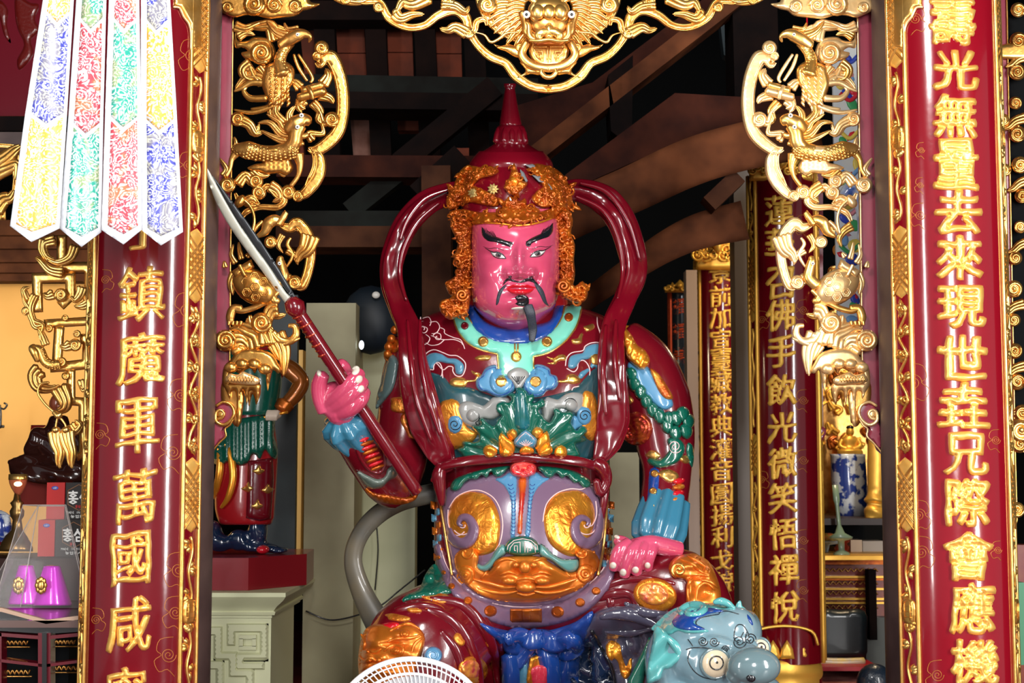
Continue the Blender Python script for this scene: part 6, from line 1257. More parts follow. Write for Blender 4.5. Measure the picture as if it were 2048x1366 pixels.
# ================================================================ hanging brocade streamers
def brocade(name, c, c2, sc=1.):
    def f(nt, b, tc):
        N = nt.nodes.new; L = nt.links.new
        nz = N('ShaderNodeTexNoise'); nz.inputs['Scale'].default_value = 9*sc; nz.inputs['Detail'].default_value = 1; L(tc.outputs['Object'], nz.inputs['Vector'])
        ma = N('ShaderNodeVectorMath'); ma.operation = 'MULTIPLY_ADD'; L(nz.outputs['Color'], ma.inputs[0]); ma.inputs[1].default_value = (.09/sc,)*3; L(tc.outputs['Object'], ma.inputs[2])
        v = N('ShaderNodeTexVoronoi'); v.inputs['Scale'].default_value = 26*sc; L(ma.outputs[0], v.inputs['Vector'])
        m1 = N('ShaderNodeMath'); m1.operation = 'MULTIPLY'; L(v.outputs['Distance'], m1.inputs[0]); m1.inputs[1].default_value = 26
        s1 = N('ShaderNodeMath'); s1.operation = 'SINE'; L(m1.outputs[0], s1.inputs[0])
        v2 = N('ShaderNodeTexVoronoi'); v2.inputs['Scale'].default_value = 70*sc; v2.feature = 'SMOOTH_F1'; L(ma.outputs[0], v2.inputs['Vector'])
        m2 = N('ShaderNodeMath'); m2.operation = 'MULTIPLY'; L(v2.outputs['Distance'], m2.inputs[0]); m2.inputs[1].default_value = 18
        s2 = N('ShaderNodeMath'); s2.operation = 'SINE'; L(m2.outputs[0], s2.inputs[0])
        ad = N('ShaderNodeMath'); L(s1.outputs[0], ad.inputs[0]); L(s2.outputs[0], ad.inputs[1])
        r = N('ShaderNodeValToRGB'); e = r.color_ramp.elements; e[0].position = .47; e[0].color = tuple(c)+(1,); e[1].position = .63; e[1].color = (.74, .76, .80, 1)
        mr = N('ShaderNodeMapRange'); mr.inputs[1].default_value = -1.6; mr.inputs[2].default_value = 1.6; L(ad.outputs[0], mr.inputs[0]); L(mr.outputs[0], r.inputs['Fac'])
        n2 = N('ShaderNodeTexNoise'); n2.inputs['Scale'].default_value = 14*sc; L(tc.outputs['Object'], n2.inputs['Vector'])
        r2 = N('ShaderNodeValToRGB'); r2.color_ramp.elements[0].position = .5; r2.color_ramp.elements[1].position = .58; r2.color_ramp.elements[0].color = (0, 0, 0, 1); L(n2.outputs['Fac'], r2.inputs['Fac'])
        mx = N('ShaderNodeMix'); mx.data_type = 'RGBA'; mx.inputs[7].default_value = tuple(c2)+(1,)
        mm = N('ShaderNodeMath'); mm.operation = 'MULTIPLY'; L(r2.outputs['Color'], mm.inputs[0]); mm.inputs[1].default_value = .45; L(mm.outputs[0], mx.inputs[0]); L(r.outputs['Color'], mx.inputs[6]); L(mx.outputs[2], b.inputs['Base Color'])
    return mat(name, c, .35, spec=.6, fn=f, coat=.2)
M['br_gold'] = brocade('gold_brocade', (.78, .42, .06), (.90, .62, .12)); M['br_blue'] = brocade('blue_brocade', (.05, .06, .42), (.45, .42, .15)); M['br_red'] = brocade('red_brocade', (.55, .06, .09), (.62, .30, .06)); M['br_green'] = brocade('green_brocade', (.02, .36, .27), (.55, .42, .08))
M['ribbonwhite'] = mat('white_ribbon_edging', (.70, .73, .79), .5)
fl = thing('brocade_streamers', 'four hanging brocade streamers in blue, gold, red and green with white edging', 'banner', W(190, 490, 4.75))
DFL = 4.75
def fs(x, y): return DFL+.012*sin(x*.09)-.00003*(y-250)
STR = [([(92, -40), (150, -40), (134, 230), (119, 457), (63, 484), (20, 452), (50, 230)], [(98, 140, 'br_gold', 52), (0, 0, 'br_blue', 255), (0, 0, 'br_gold', 475)]),
       ([(155, -40), (214, -40), (207, 230), (203, 464), (163, 494), (119, 457), (137, 230)], [(0, 0, 'br_green', 65), (0, 0, 'br_red', 275), (0, 0, 'br_green', 485)]),
       ([(219, -40), (278, -40), (282, 230), (283, 460), (247, 489), (203, 460), (210, 230)], [(0, 0, 'br_red', 65), (0, 0, 'br_green', 262), (0, 0, 'br_red', 480)]),
       ([(282, -40), (338, -40), (352, 200), (366, 464), (322, 491), (283, 460), (281, 230)], [(0, 0, 'br_blue', 68), (0, 0, 'br_gold', 268), (0, 0, 'br_blue', 484)])]
for q, (O, segs) in enumerate(STR):
    dd = DFL+(q % 2)*.035
    sfn = lambda x, y, dd=dd, q=q: dd+.010*math.cos((x-190)*.02)+.004*sin(x*.12+q)
    g = MB().relief(O, sfn, 0, 3, 9, thick=.002).build('streamer', M['ribbonwhite'], fl)
    L = lambda y, O=O: np.interp(y, [O[0][1], O[6][1], O[5][1]], [O[0][0], O[6][0], O[5][0]]); R = lambda y, O=O: np.interp(y, [O[1][1], O[2][1], O[3][1]], [O[1][0], O[2][0], O[3][0]])
    top = -30
    for k, (_, _, m, yb) in enumerate(segs):
        last = k == 2; ys = yb-27 if not last else O[3][1]-6; cxb = (L(ys)+R(ys))/2 if not last else O[4][0]
        tipy = yb-4 if last else yb; mg = 12 if not last else 11
        P = [(L(top)+12, top), ]
        tp = top
        if k > 0: P = [(L(tp)+12, tp), ((L(tp)+R(tp))/2, tp+25), (R(tp)-8, tp)]
        else: P = [(L(tp)+12, tp), (R(tp)-8, tp)]
        P += [(R((tp+ys)/2)-7, (tp+ys)/2), (R(ys)-7, ys-3), (cxb, tipy-8), (L(ys)+12, ys-3), (L((tp+ys)/2)+12, (tp+ys)/2)]
        MB().relief(P, lambda x, y, s=sfn: s(x, y)-.002, .0006, 2, 9, thick=.0015).build('brocade_panel', M[m], g)
        top = ys+6
# ================================================================ left background: fretwork, seated figure, offerings
fw = Car(5.6)
def bars(P, w=21): k = 5.6/F; fw.part('fret_bar', MB().relief(mband(P, w), 5.6, 5*k, 4, 5, thick=16*k), 'gold')
bars([(124, 470), (124, 530), (138, 534), (179, 534), (179, 585)]); bars([(76, 625), (74, 556), (141, 553), (141, 592), (120, 612)]); bars([(88, 648), (182, 642)], 18); bars([(119, 650), (114, 728)]); bars([(100, 735), (140, 732), (174, 728), (176, 678), (160, 678)]); bars([(142, 738), (142, 802), (166, 804), (166, 908), (152, 914)], 18)
for P in ([(55, 600), (48, 580), (60, 574)], [(70, 590), (60, 615), (66, 640), (85, 650), (80, 675), (92, 690)], [(84, 650), (70, 650), (60, 620), (48, 600), (46, 585)], [(92, 690), (82, 665), (74, 655)]): fw.flame('leaf_scroll', P, 6, 8, 'gold', 3)
for x, y, r in ((122, 590, 14), (52, 622, 9), (98, 657, 8), (150, 690, 13), (154, 668, 8), (131, 752, 8), (123, 725, 11), (175, 597, 9), (130, 636, 7)): fw.swirl('scroll', x, y, r, 10, 1.6, x)
for P in ([(106, 588), (95, 592), (86, 586)], [(180, 605), (165, 612), (148, 612)], [(140, 690), (130, 694), (120, 690)], [(165, 760), (168, 778), (160, 770)], [(140, 850), (150, 862), (160, 850), (150, 840)], [(165, 575), (160, 590), (150, 600), (142, 592)]): fw.flame('leaf', P, 8, 10, 'gold', 3)
for P in ([(110, 480), (88, 488), (92, 510), (110, 520)], [(150, 492), (140, 515), (115, 525), (90, 515)], [(125, 545), (100, 540), (80, 520), (70, 515)], [(88, 480), (84, 500), (95, 522)]): fw.flame('acanthus', P, 8, 12, 'gold', 3)
for P in ([(66, 695), (80, 700), (90, 722), (105, 730), (120, 728)],): fw.body('dragon_body', [(x, y, 14) for x, y in P], [5, 9, 10, 10, 9], 'gold', 12, scales=4)
fw.body('dragon_head', [(76, 722, 16), (70, 706, 18), (64, 696, 18), (70, 690, 14)], [6, 9, 7, 3], 'gold'); fw.flame('dragon_crest', [(80, 740), (70, 752), (76, 772), (100, 778), (118, 770)], 12, 12, 'golddk', 3)
fw.flame('dragon_crest', [(118, 775), (130, 800), (128, 816), (112, 824)], 13, 12, 'golddk', 3)
o = MB(); o.pt([(98, 765, 22), (82, 768, 24), (76, 785, 24), (88, 805, 24), (106, 822, 26), (118, 828, 28)], 2.6, 5.6, 8, 6); fw.part('cord_loop', o, 'gold')
fw.part('cord_knot', MB().pt([(108, 824, 30), (116, 832, 32), (122, 828, 30)], [5, 6, 5], 5.6, 10), 'gold')
for P in ([(116, 832), (112, 850), (112, 858)], [(118, 832), (130, 848), (132, 856)]): fw.part('cord_end', MB().pt([(x, y, 26) for x, y in P], 2.4, 5.6, 8, 5), 'gold')
for x, dx in ((112, 0), (132, 2)):
    fw.part('tassel_cap', MB().ball(x, 860, 26, 9, 7, 8, 5.6, 14), 'gold'); fw.flame('tassel', [(x, 864), (x+2+dx, 885), (x+8+dx, 905), (x+6+dx*2, 925), (x+9+dx*2, 938)], 9, 22, 'gold', 4)
fw.slab('plum_scroll', [(166, 922), (176, 914), (188, 922), (190, 950), (178, 945), (168, 936)], 6, 12, 4, 5, m='frame')
bars([(36, 300), (36, 330)], 10); fw.band('edge_bar', [(-20, 290), (20, 292), (44, 296)], 9, 0, 12, sm=4)
for P in ([(-10, 330), (10, 318), (30, 300), (42, 292)], [(-10, 345), (15, 335), (32, 330), (30, 360)], [(-10, 420), (6, 400), (20, 395), (28, 380)]): fw.flame('edge_scroll', P, 13, 8, 'gold', 3)
fw.band('edge_bar', [(34, 335), (30, 380), (28, 400), (8, 402), (6, 440)], 13, 0, 12, sm=3)
fw.make('gilded_fretwork', 'gilded meander fretwork with small dragon and tasselled knot left of the left couplet', 'carving', W(120, 930, 5.6))
M['darkbrown'] = mat('dark_lacquered_figure', (.03, .008, .006), .18, coat=.9, bump=.15, bscale=14, bdist=.01)
M['redfig'] = mat('red_lacquered_throne', (.20, .012, .008), .25, coat=.7)
lu = thing('seated_figure', 'dark glossy seated figure with folded legs behind the gilded fretwork', 'statue', W(90, 965, 7.0)); d = 7.0
o = MB(); o.stack([(830, 118, 16, 0, 18), (848, 116, 24, 2, 26), (880, 108, 40, 6, 36), (920, 104, 52, 12, 44), (950, 100, 60, 18, 52), (965, 100, 60, 18, 54)], d, 30)
for P, R in (([(80, 860, 20), (66, 900, 40), (90, 925, 60)], [14, 18, 16]), ([(145, 860, 20), (160, 900, 40), (130, 925, 60)], [14, 18, 16]), ([(30, 940, 40), (60, 945, 70), (110, 950, 80), (150, 945, 70), (172, 940, 40)], [16, 22, 20, 24, 18]), ([(20, 925, 50), (50, 920, 66), (80, 925, 70)], [7, 12, 9])): o.pt(P, R, d, 14)
o = o.remesh(.012, 4); o.displace(lambda x, y, z: .010*sin(z*60+x*34)).build('robe', M['darkbrown'], lu)
o = MB(); o.ball(117, 806, 10, 17, 20, 17, d, 20); o.ball(117, 812, 26, 5, 7, 5, d, 10); o.ball(101, 808, 10, 3, 9, 4, d, 8); o.ball(133, 808, 10, 3, 9, 4, d, 8); o.build('head', mat('brown_face', (.30, .07, .03), .25, coat=.6), lu)
MB().stack([(850, 92, 30, -40, 10), (900, 88, 34, -40, 10), (960, 95, 70, -30, 30)], d, 24).build('throne_back', M['redfig'], lu)
MB().pbox(28, 964, 190, 1010, d-.12, d+.3).build('lacquer_stand', mat('matte_red_stand', (.16, .012, .008), .7, spec=.2), None, 'red lacquered stand under the dark seated figure', cat='stand', smooth=False)
# plants, candle glass, brass stand, jar
rk = thing('small_shrub_silhouette', 'dark small bracket ornament at the far left edge of the yellow wall', 'ornament', W(4, 856, 8.8)); o = MB(); o.pt([(0, 856, 0), (2, 830, 0), (0, 810, 0)], [3, 2, 2], 8.8, 8); o.pt([(0, 815, 0), (8, 818, 0), (14, 810, 0), (8, 806, 0)], 2, 8.8, 8); o.pt([(-4, 853, 0), (8, 853, 0)], 3, 8.8, 8); o.build('iron_curl', M['ink'], rk)
def lathe_px(name, rows, d, m, par=None, label=None, cat=None, n=32): return MB().stack([(y, cx, r, 0, r) for y, cx, r in rows], d, n, 0).build(name, M[m] if isinstance(m, str) else m, par, label, cat=cat)
M['glass'] = mat('clear_glass', (.9, .95, .95), .02, trans=1.); M['brass'] = mat('old_brass', (.35, .20, .07), .3, .9)
gl = thing('candle_glass', 'red and gold candle glass glowing at the far left', 'candle', W(36, 985, 6.6))
lathe_px('glass_cup', [(948, 36, 18), (956, 36, 19), (966, 36, 18), (976, 36, 14), (984, 36, 9), (990, 36, 4)], 6.6, mat('amber_glass', (.5, .12, .06), .1, coat=.6, alpha=.75), gl)
lathe_px('gold_rim', [(948, 36, 19), (958, 36, 19.5), (960, 36, 19)], 6.6, 'gold', gl)
MB().ball(36, 968, 6, 8, 5, 8, 6.52, 12).build('flame', mat('candle_flame', (1, .6, .3), .5, emit=(1, .55, .25), es=6), gl)
bs = thing('brass_stand', 'turned brass candle stand at the far left', 'candle stand', W(34, 1104, 6.6)); lathe_px('stand_stem', [(986, 34, 5), (1000, 34, 8), (1006, 34, 14), (1014, 34, 10), (1022, 34, 15), (1032, 34, 14), (1040, 34, 9), (1060, 34, 12), (1072, 32, 22), (1086, 32, 30), (1096, 32, 34), (1103, 32, 34)], 6.6, 'brass', bs)
jr = thing('porcelain_jar', 'blue and white porcelain jar cut by the left edge', 'jar', W(2, 1104, 6.75)); M['porcelain'] = mat('blue_white_porcelain', (.75, .80, .85), .15, coat=.8, fn=None, var=(.05, .13, .45), vscale=16)
lathe_px('jar_body', [(1032, 0, 18), (1038, 0, 22), (1055, 0, 24), (1072, 0, 22), (1084, 0, 16)], 6.75, 'bw', jr); lathe_px('jar_lid', [(1020, 0, 4), (1024, 0, 12), (1030, 0, 20), (1034, 0, 22)], 6.75, 'bw', jr); lathe_px('jar_foot', [(1084, 0, 20), (1099, 0, 22)], 6.75, 'lacquer_dark', jr)
# tea boxes
M['boxred'] = mat('box_red_card', (.50, .012, .012), .5, spec=.3); M['boxblack'] = mat('box_black_card', (.010, .006, .006), .5, spec=.3); M['boxwhite'] = mat('box_white_print', (.8, .8, .78), .5); M['boxbrown'] = mat('hexagon_gold_line', (.25, .12, .06), .4); M['boxblue'] = mat('box_blue_print', (.08, .12, .5), .4)
def flat_text(t, x, y, w, h, d, m, par, nm, bold=.012):
    n = len(t); cw = w/n
    o = MB()
    for i, c in enumerate(t):
        if c == ' ': continue
        G = [[(x-w/2+cw*(i+.5)+px*cw*.95, y+py*h) for px, py in L] for L in glyph(c, bold, 2)]
        o.relief(G, d, 0, 1, max(3, h/4), embed=.0005)
    return o.build(nm, M[m], par, smooth=False)
for i, (x0, y0, x1, y1, xs, dd, lb) in enumerate(((92, 965, 184, 1040, 130, 6.65, 'upper red and black ginseng tea box, set back on the lower box'), (75, 1040, 182, 1113, 110, 6.55, 'lower red and black ginseng tea box behind the clear pyramid'))):
    bx = thing('tea_box', lb, 'box', W((x0+x1)/2, y1, dd)); MB().pbox(x0, y0, xs, y1, dd, dd+.22).build('red_side', M['boxred'], bx, smooth=False); MB().pbox(xs, y0, x1, y1, dd, dd+.22).build('black_front', M['boxblack'], bx, smooth=False)
    cx = (xs+x1)/2+1; cy = y0+30; 
    MB().line([(cx-22*1, cy-14), (cx, cy-26), (cx+22, cy-14), (cx+22, cy+14), (cx, cy+26), (cx-22, cy+14)], dd-.001, 1, .2, closed=True).build('hexagon_print', M['boxbrown'], bx)
    flat_text('홍삼', cx, cy, 48, 26, dd-.002, 'boxwhite', bx, 'korean_print', .03); flat_text('MADE IN KOREA', cx, y1-15, 50, 4.4, dd-.002, 'boxwhite', bx, 'small_print', .01); flat_text('농업회사', cx, y1-7, 34, 6, dd-.002, 'boxwhite', bx, 'small_print', .02); flat_text('홍삼', cx-2, cy+18, 12, 6, dd-.002, 'boxred', bx, 'red_print', .03)
    MB().relief(ell(x0+18, y0+11, 7, 4, 14), dd-.001, 0, 1, 3).build('blue_badge', M['boxblue'], bx); flat_text('L&F', x0+18, y0+11, 8, 3.5, dd-.003, 'boxwhite', bx, 'badge_print')
# hexagonal table with tray
tb = thing('offering_table', 'black and red octagonal offering table at lower left', 'table', (W(60, 1366, 5.9).x, 5.9, 0))
d = 6.0; MB().prism([(-60, 1208), (4, 1216), (92, 1240), (184, 1228), (184, 1236), (92, 1248), (4, 1224), (-60, 1216)], 5.6, 5.62).build('table_edge', mat('pale_table_edge', (.55, .36, .25), .4), tb, smooth=False)
tz = W(92, 1240, 5.6).z; a0 = W(-60, 1208, 5.6)
MB().add([(a0.x, 5.6, tz-.002), (W(184, 1236, 5.6).x, 5.6, tz-.002), (W(184, 1210, 6.42).x, 6.42, tz-.002), (a0.x-.25, 6.42, tz-.002), (a0.x, 5.6, tz-.03), (W(184, 1236, 5.6).x, 5.6, tz-.03), (W(184, 1210, 6.42).x, 6.42, tz-.03), (a0.x-.25, 6.42, tz-.03)], [(0, 1, 2, 3), (7, 6, 5, 4), (0, 4, 5, 1), (1, 5, 6, 2), (2, 6, 7, 3), (3, 7, 4, 0)]).build('table_top', mat('table_top_lacquer', (.12, .06, .05), .3, coat=.5), tb, smooth=False)
MB().box(W(-60, 0, 5.9).x-.2, 5.9, 0, W(172, 0, 5.9).x, 6.4, tz-.05).build('black_backing', M['dark'], tb, smooth=False)  # black box added to keep the space under the table dark
MB().box(-2.9, 6.47, 0, W(186, 0, 6.47).x, 6.86, W(90, 1114, 6.55).z-.001).build('dark_cabinet', mat('cabinet_dark_brown', (.035, .010, .007), .6, spec=.2, var=(.02, .007, .006), vscale=5), None, 'dark brown cabinet carrying the tea boxes and brass stand', smooth=False, cat='cabinet')
M['tblack'] = mat('table_black_lacquer', (.012, .013, .014), .25, coat=.7)
MB().prism([(-60, 1218), (4, 1224), (92, 1248), (180, 1236), (180, 1262), (92, 1268), (4, 1262), (-60, 1256)], 5.63, 5.67).build('apron', M['tblack'], tb, smooth=False)
for P in ([(-60, 1260), (4, 1266), (84, 1272), (84, 1279), (4, 1273), (-60, 1268)], [(93, 1272), (176, 1264), (176, 1271), (93, 1279)], [(-20, 1316), (84, 1328), (84, 1334), (-20, 1322)], [(93, 1328), (172, 1318), (172, 1324), (93, 1334)]): MB().prism(P, 5.62, 5.68).build('red_rail', M['lacquer_dark'], tb, smooth=False)
for x0, x1 in ((76, 84), (93, 101), (-4, 3), (160, 168)): MB().prism([(x0, 1266), (x1, 1266), (x1, 1420), (x0, 1420)], 5.62, 5.68).build('red_leg_edge', M['lacquer_dark'], tb, smooth=False)
MB().prism([(84, 1266), (93, 1266), (93, 1900), (84, 1900)], 5.61, 5.7).build('leg', M['tblack'], tb, smooth=False)
for x0, x1, y in ((8, 56, 1285), (106, 150, 1284), (8, 60, 1344), (100, 156, 1336)):
    o = MB(); o.line([(x0+(x1-x0)*i/12, y+(4 if i % 2 else -4)) for i in range(13)], 5.8, 2, 1, sm=3); o.line([(x0-4, y+9), (x1+4, y+9)], 5.8, 1.5, 1); o.build('gilt_scroll_carving', M['golddk'], tb)
# pink foil cones and acrylic pyramid
M['magenta'] = mat('magenta_foil', (.80, .0, .78), .25, .15, coat=.8, fn=crumple(14, .25, .008))
ftz = W(100, 1212, 5.95).z
def frustum(x, yb, rb, rt_, yt, d, lb, dim=False):
    t = thing('foil_cone', lb, 'cone', W(x, yb, d), 'magenta foil cones'); o = MB(); o.stack([(yt, x, rt_*.7, 0, rt_*.7), (yt, x, rt_, 0, rt_), (yt+4, x, rt_+1, 0, rt_+1), (yb-4, x, rb, 0, rb), (yb, x, rb, 0, rb)], d, 30, 0); o.build('foil_wrap', M['magenta'], t)
    MB().ball(x, yt, 0, rt_*.7, 1.5, rt_*.7, d, 14).build('cone_tip', M['gold'], t)
    s2 = Surf(bpy.data.objects[[c.name for c in t.children][0]]) if t.children else None
    return t
t1 = frustum(52, 1209, 36, 15, 1131, 6.2, 'magenta foil cone at left with gold flower, partly behind its neighbour'); t2 = frustum(104, 1211, 40, 17, 1132, 6.13, 'magenta foil cone at right with gold flower on its left side')
for t, x, y, d in ((t1, 37, 1171, 6.12), (t2, 82, 1171, 6.04)):
    o = MB()
    for k_ in range(8): o.ball(x+7*cos(k_*pi/4), y+11*sin(k_*pi/4), 0, 6, 7, 3, d, 10)
    o.ball(x, y, 2, 8, 10, 4, d, 12); o.build('gold_flower', M['gold'], t)
py = thing('clear_pyramid', 'clear acrylic display pyramid over the magenta cones', 'display case', W(85, 1215, 6.2)); M['acrylic'] = mat('clear_acrylic', (.85, .82, .80), .05, alpha=.09, spec=.5); M['acredge'] = mat('acrylic_edge', (.62, .55, .52), .2, alpha=.7)
pt_ = [W(46, 1010, 6.15), W(132, 1010, 6.15), W(130, 1012, 6.3), W(76, 1012, 6.3)]; pb_ = [W(-14, 1216, 6.03), W(180, 1216, 6.03), W(172, 1201, 6.36), W(-36, 1201, 6.36)]
for i in range(4): j = (i+1) % 4; MB().add([tuple(pt_[i]), tuple(pt_[j]), tuple(pb_[j]), tuple(pb_[i])], [(0, 1, 2, 3)]).build('acrylic_pane', M['acrylic'], py, smooth=False); MB().tube([pt_[i], pb_[i]], .0022, 6).build('pane_edge', M['acredge'], py); MB().tube([pt_[i], pt_[j]], .0022, 6).build('pane_edge', M['acredge'], py)
MB().tube([W(77, 1010, 6.14), W(41, 1213, 6.02)], .0022, 6).build('pane_edge', M['acredge'], py)
# ================================================================ small guardian on the cream pedestal
zt = 1.65-.648
ped = thing('cream_pedestal', 'cream painted pedestal with raised fret pattern under the small guardian', 'pedestal', (-1.5, 7.3, 0))
def footp(z0, z1, f, r): # f: front-right x, front y ; footprint box
    return MB().box(-2.2, f[1], z0, f[0], 8.0, z1)
prof = [(zt, -1.10, 6.88), (zt-.02, -1.10, 6.88), (zt-.04, -1.115, 6.90), (zt-.07, -1.15, 6.94), (zt-.095, -1.17, 6.955), (zt-.10, -1.16, 6.95), (zt-.115, -1.165, 6.955), (zt-.118, -1.18, 6.97), (zt-.13, -1.18, 6.97)]
V = []; Fc = []
for z, x, y in prof: V += [(-2.3, y, z), (x, y, z), (x+.02, 7.75, z), (-2.3, 7.75, z)]
for i in range(len(prof)-1):
    for j in range(4): a = i*4+j; c_ = i*4+(j+1) % 4; Fc.append((a, a+4, c_+4, c_))
Fc.append((0, 1, 2, 3)); MB().add(V, Fc).build('cornice', M['cream'], ped, smooth='auto')
MB().box(-2.3, 6.98, 0, -1.185, 7.7, zt-.128).build('pedestal_body', M['cream'], ped, smooth=False)
for P in ([(395, 1262), (436, 1262), (436, 1312), (466, 1312), (466, 1345), (500, 1345), (500, 1420)], [(462, 1292), (462, 1256), (528, 1256), (528, 1314), (478, 1314), (478, 1330), (530, 1330)], [(395, 1330), (440, 1330), (440, 1420)]):
    MB().relief(mband(P, 18), 6.98, .018, 1.5, 5, embed=0).build('fret_band', M['cream'], ped, smooth='auto')
for q in ((478, 1270, 512, 1278), (478, 1292, 512, 1300), (478, 1277, 486, 1293), (504, 1277, 512, 1293)): MB().pbox(*q, 6.962, 6.981).build('fret_square', M['cream'], ped, smooth=False)
pl = MB(); A_ = [(-2.0, 7.0), (-1.305, 7.0), (-1.06, 7.3), (-1.08, 7.7), (-2.0, 7.7)]; z0, z1 = zt+.001, zt+.16
V = [(x, y, z) for z in (z0, z1) for x, y in A_]; MB().add(V, [tuple(range(5))[::-1], tuple(range(5, 10))]+[(i, (i+1) % 5, 5+(i+1) % 5, 5+i) for i in range(5)]).build('plinth', mat('red_plinth_paint', (.22, .008, .014), .3, coat=.4), None, 'plain red plinth under the small guardian', smooth=False, cat='plinth')
sg = thing('small_guardian', 'smaller standing guardian in red robe and green tunic, half hidden by left bracket', 'statue', (W(490, 1105, 7.35).x, 7.35, zt+.16)); d = 7.35
def C7(*c): return [(400+c[i]/2.503, 820+c[i+1]/2.503) for i in range(0, len(c), 2)]
o = MB(); o.stack([(690, 510, 40, 0, 30), (740, 512, 50, 0, 40), (800, 508, 46, 0, 38), (845, 500, 50, 0, 42), (900, 496, 60, 0, 46), (960, 492, 62, 0, 48), (1020, 490, 60, 0, 46), (1050, 492, 52, 0, 42)], d, 36); o.pt([(548, 735, 0), (560, 750, 0)], [24, 20], d, 14)
o.pt([(524, 920, 10), (524, 1000, 14), (522, 1036, 12)], [24, 26, 26], d, 16); SGB = o.remesh(.012, 4).build('body', M['redrobe'], sg); sgs = Surf(SGB)
MB().stack([(700, 506, 50, 4, 40), (760, 508, 56, 4, 48), (830, 502, 54, 4, 48)], d, 30).build('green_tunic', M['green'], sg)
MB().relief([(430, 850), (470, 838), (545, 832), (548, 870), (556, 900), (552, 918), (540, 912), (530, 900), (520, 918), (508, 908), (496, 925), (480, 932), (462, 922), (440, 930), (424, 918)], sgs, .03, 10, 5, sm=3, hf=lambda x, y, d_: .012*sin(x*.42), base=.01).build('green_skirt', M['green'], sg)
MB().relief([(496, 922), (546, 915), (548, 960), (542, 1038), (520, 1042), (492, 1036)], sgs, .016, 12, 7, base=.02).build('maroon_leg_cloth', M['maroon'], sg)
for P in (C7(100, 190, 100, 300, 80, 400, 55, 450), C7(135, 170, 160, 260, 165, 350, 140, 440, 105, 490)): o = MB(); D = sgs.depth(catmull(P, False, 5)); o.tube([W(p[0], p[1], q-.03) for p, q in zip(catmull(P, False, 5), D)], [.016, .02, .018, .008], 10, flat=.5); o.build('gold_sash', M['petalgold'], sg)
for x, y in C7(293, 300, 238, 388, 338, 395, 285, 475, 55, 395): MB().relief([(x-14, y+2), (x-6, y-2), (x+2, y-12), (x+6, y-3), (x+14, y), (x+8, y+6), (x, y+10), (x-8, y+6)], Surf([bpy.data.objects['maroon_leg_cloth'], SGB]), .012, 4, 3.5, sm=2).build('gilded_flame', M['gold'], sg)
o = MB(); o.pt([(562, 728, 6), (584, 742, 10), (602, 764, 16), (590, 790, 24), (566, 814, 34)], [17, 19, 17, 16, 13], d, 18, 6); o.build('sleeve', mat('amber_brown_sleeve', (.36, .10, .015), .25, .5, coat=.7), sg)
MB().pt([(572, 806, 32), (562, 820, 38)], [17, 14], d, 16, 4, rip=6, amp=.12).build('cuff', M['copper'], sg)
H = MB(); H.ball(551, 829, 42, 13, 10, 10, d, 14)
for i in range(4): H.pt([(556-i*6, 822, 46), (552-i*6, 832, 52), (552-i*6, 840, 46)], [4.4, 4.2, 3.4], d, 8, 3)
H.pt([(545, 826, 44), (534, 822, 48)], [5, 3.5], d, 8, 3); H.remesh(.006, 1).build('hand', mat('pale_skin_paint', (.72, .58, .46), .3, coat=.5), sg)
o = MB(); o.pt([(470, 850, 40), (540, 832, 46), (575, 824, 46)], 3, d, 10, 2); o.build('staff', M['petalgold'], sg)
H = MB()
for x, y, rx, ry in ((440, 1086, 26, 18), (478, 1080, 22, 22), (516, 1062, 20, 30), (530, 1096, 30, 10), (556, 1100, 22, 7), (500, 1092, 20, 12), (425, 1070, 20, 30)): H.ball(x, y, 10, rx, ry, 24, d, 18)
H = H.remesh(.012, 3); H.displace(lambda x, y, z: .02*noise.noise((x*16, y*16, z*16))); H.build('boots_and_rock', M['navy'], sg)
MB().ball(526, 1099, 34, 13, 9, 20, d, 16).build('boot_tip', M['lip'], sg)
# ================================================================ blue beast in front
DZ = 5.35
be = thing('blue_beast', 'pale blue painted beast head with bulging eye beside the guardian knee', 'statue', W(1420, 1420, DZ+.3))
H = MB(); kb = DZ
for a in ((1415, 1300, 0, 112, 92, 110), (1470, 1262, 40, 48, 48, 50), (1400, 1262, 40, 60, 44, 60), (1440, 1330, 70, 80, 60, 50), (1498, 1262, 10, 24, 40, 60), (1340, 1330, 0, 50, 80, 70), (1490, 1400, 60, 80, 60, 80), (1400, 1420, 20, 110, 80, 100), (1425, 1520, -10, 125, 125, 115)): H.ball(*a, DZ, 28)
H.pt([(1380, 1292, 84), (1420, 1286, 104), (1456, 1292, 108), (1476, 1306, 110), (1510, 1290, 80)], [12, 15, 14, 12, 10], DZ, 14); H.pt([(1478, 1300, 100), (1496, 1320, 130), (1508, 1336, 150)], [22, 32, 38], DZ, 18); H.ball(1482, 1346, 150, 26, 24, 20, DZ, 16); H.ball(1532, 1342, 146, 24, 22, 20, DZ, 16)
M['beast'] = mat('pale_blue_beast_paint', (.15, .27, .33), .2, coat=.9, bump=.06, bscale=12, var=(.20, .31, .36), vscale=4, bdist=.008); M['beastteal'] = mat('beast_teal_paint', (.10, .38, .38), .22, coat=.8, bump=.08); M['beastgrey'] = mat('beast_nose_grey', (.13, .20, .22), .15, coat=1.)
HB = H.remesh(.008, 5).build('head', M['beast'], be); hb = Surf(HB)
def bp(name, O, m, h_=.006, base=.001, sm=4, step=4, ew=5, par=HB, **kw): return MB().relief(O, hb, h_, ew, step, sm=sm, base=base, **kw).build(name, M[m] if isinstance(m, str) else m, par)
def C8(*c): return [(1160+c[i]/4.189, 1040+c[i+1]/4.189) for i in range(0, len(c), 2)]
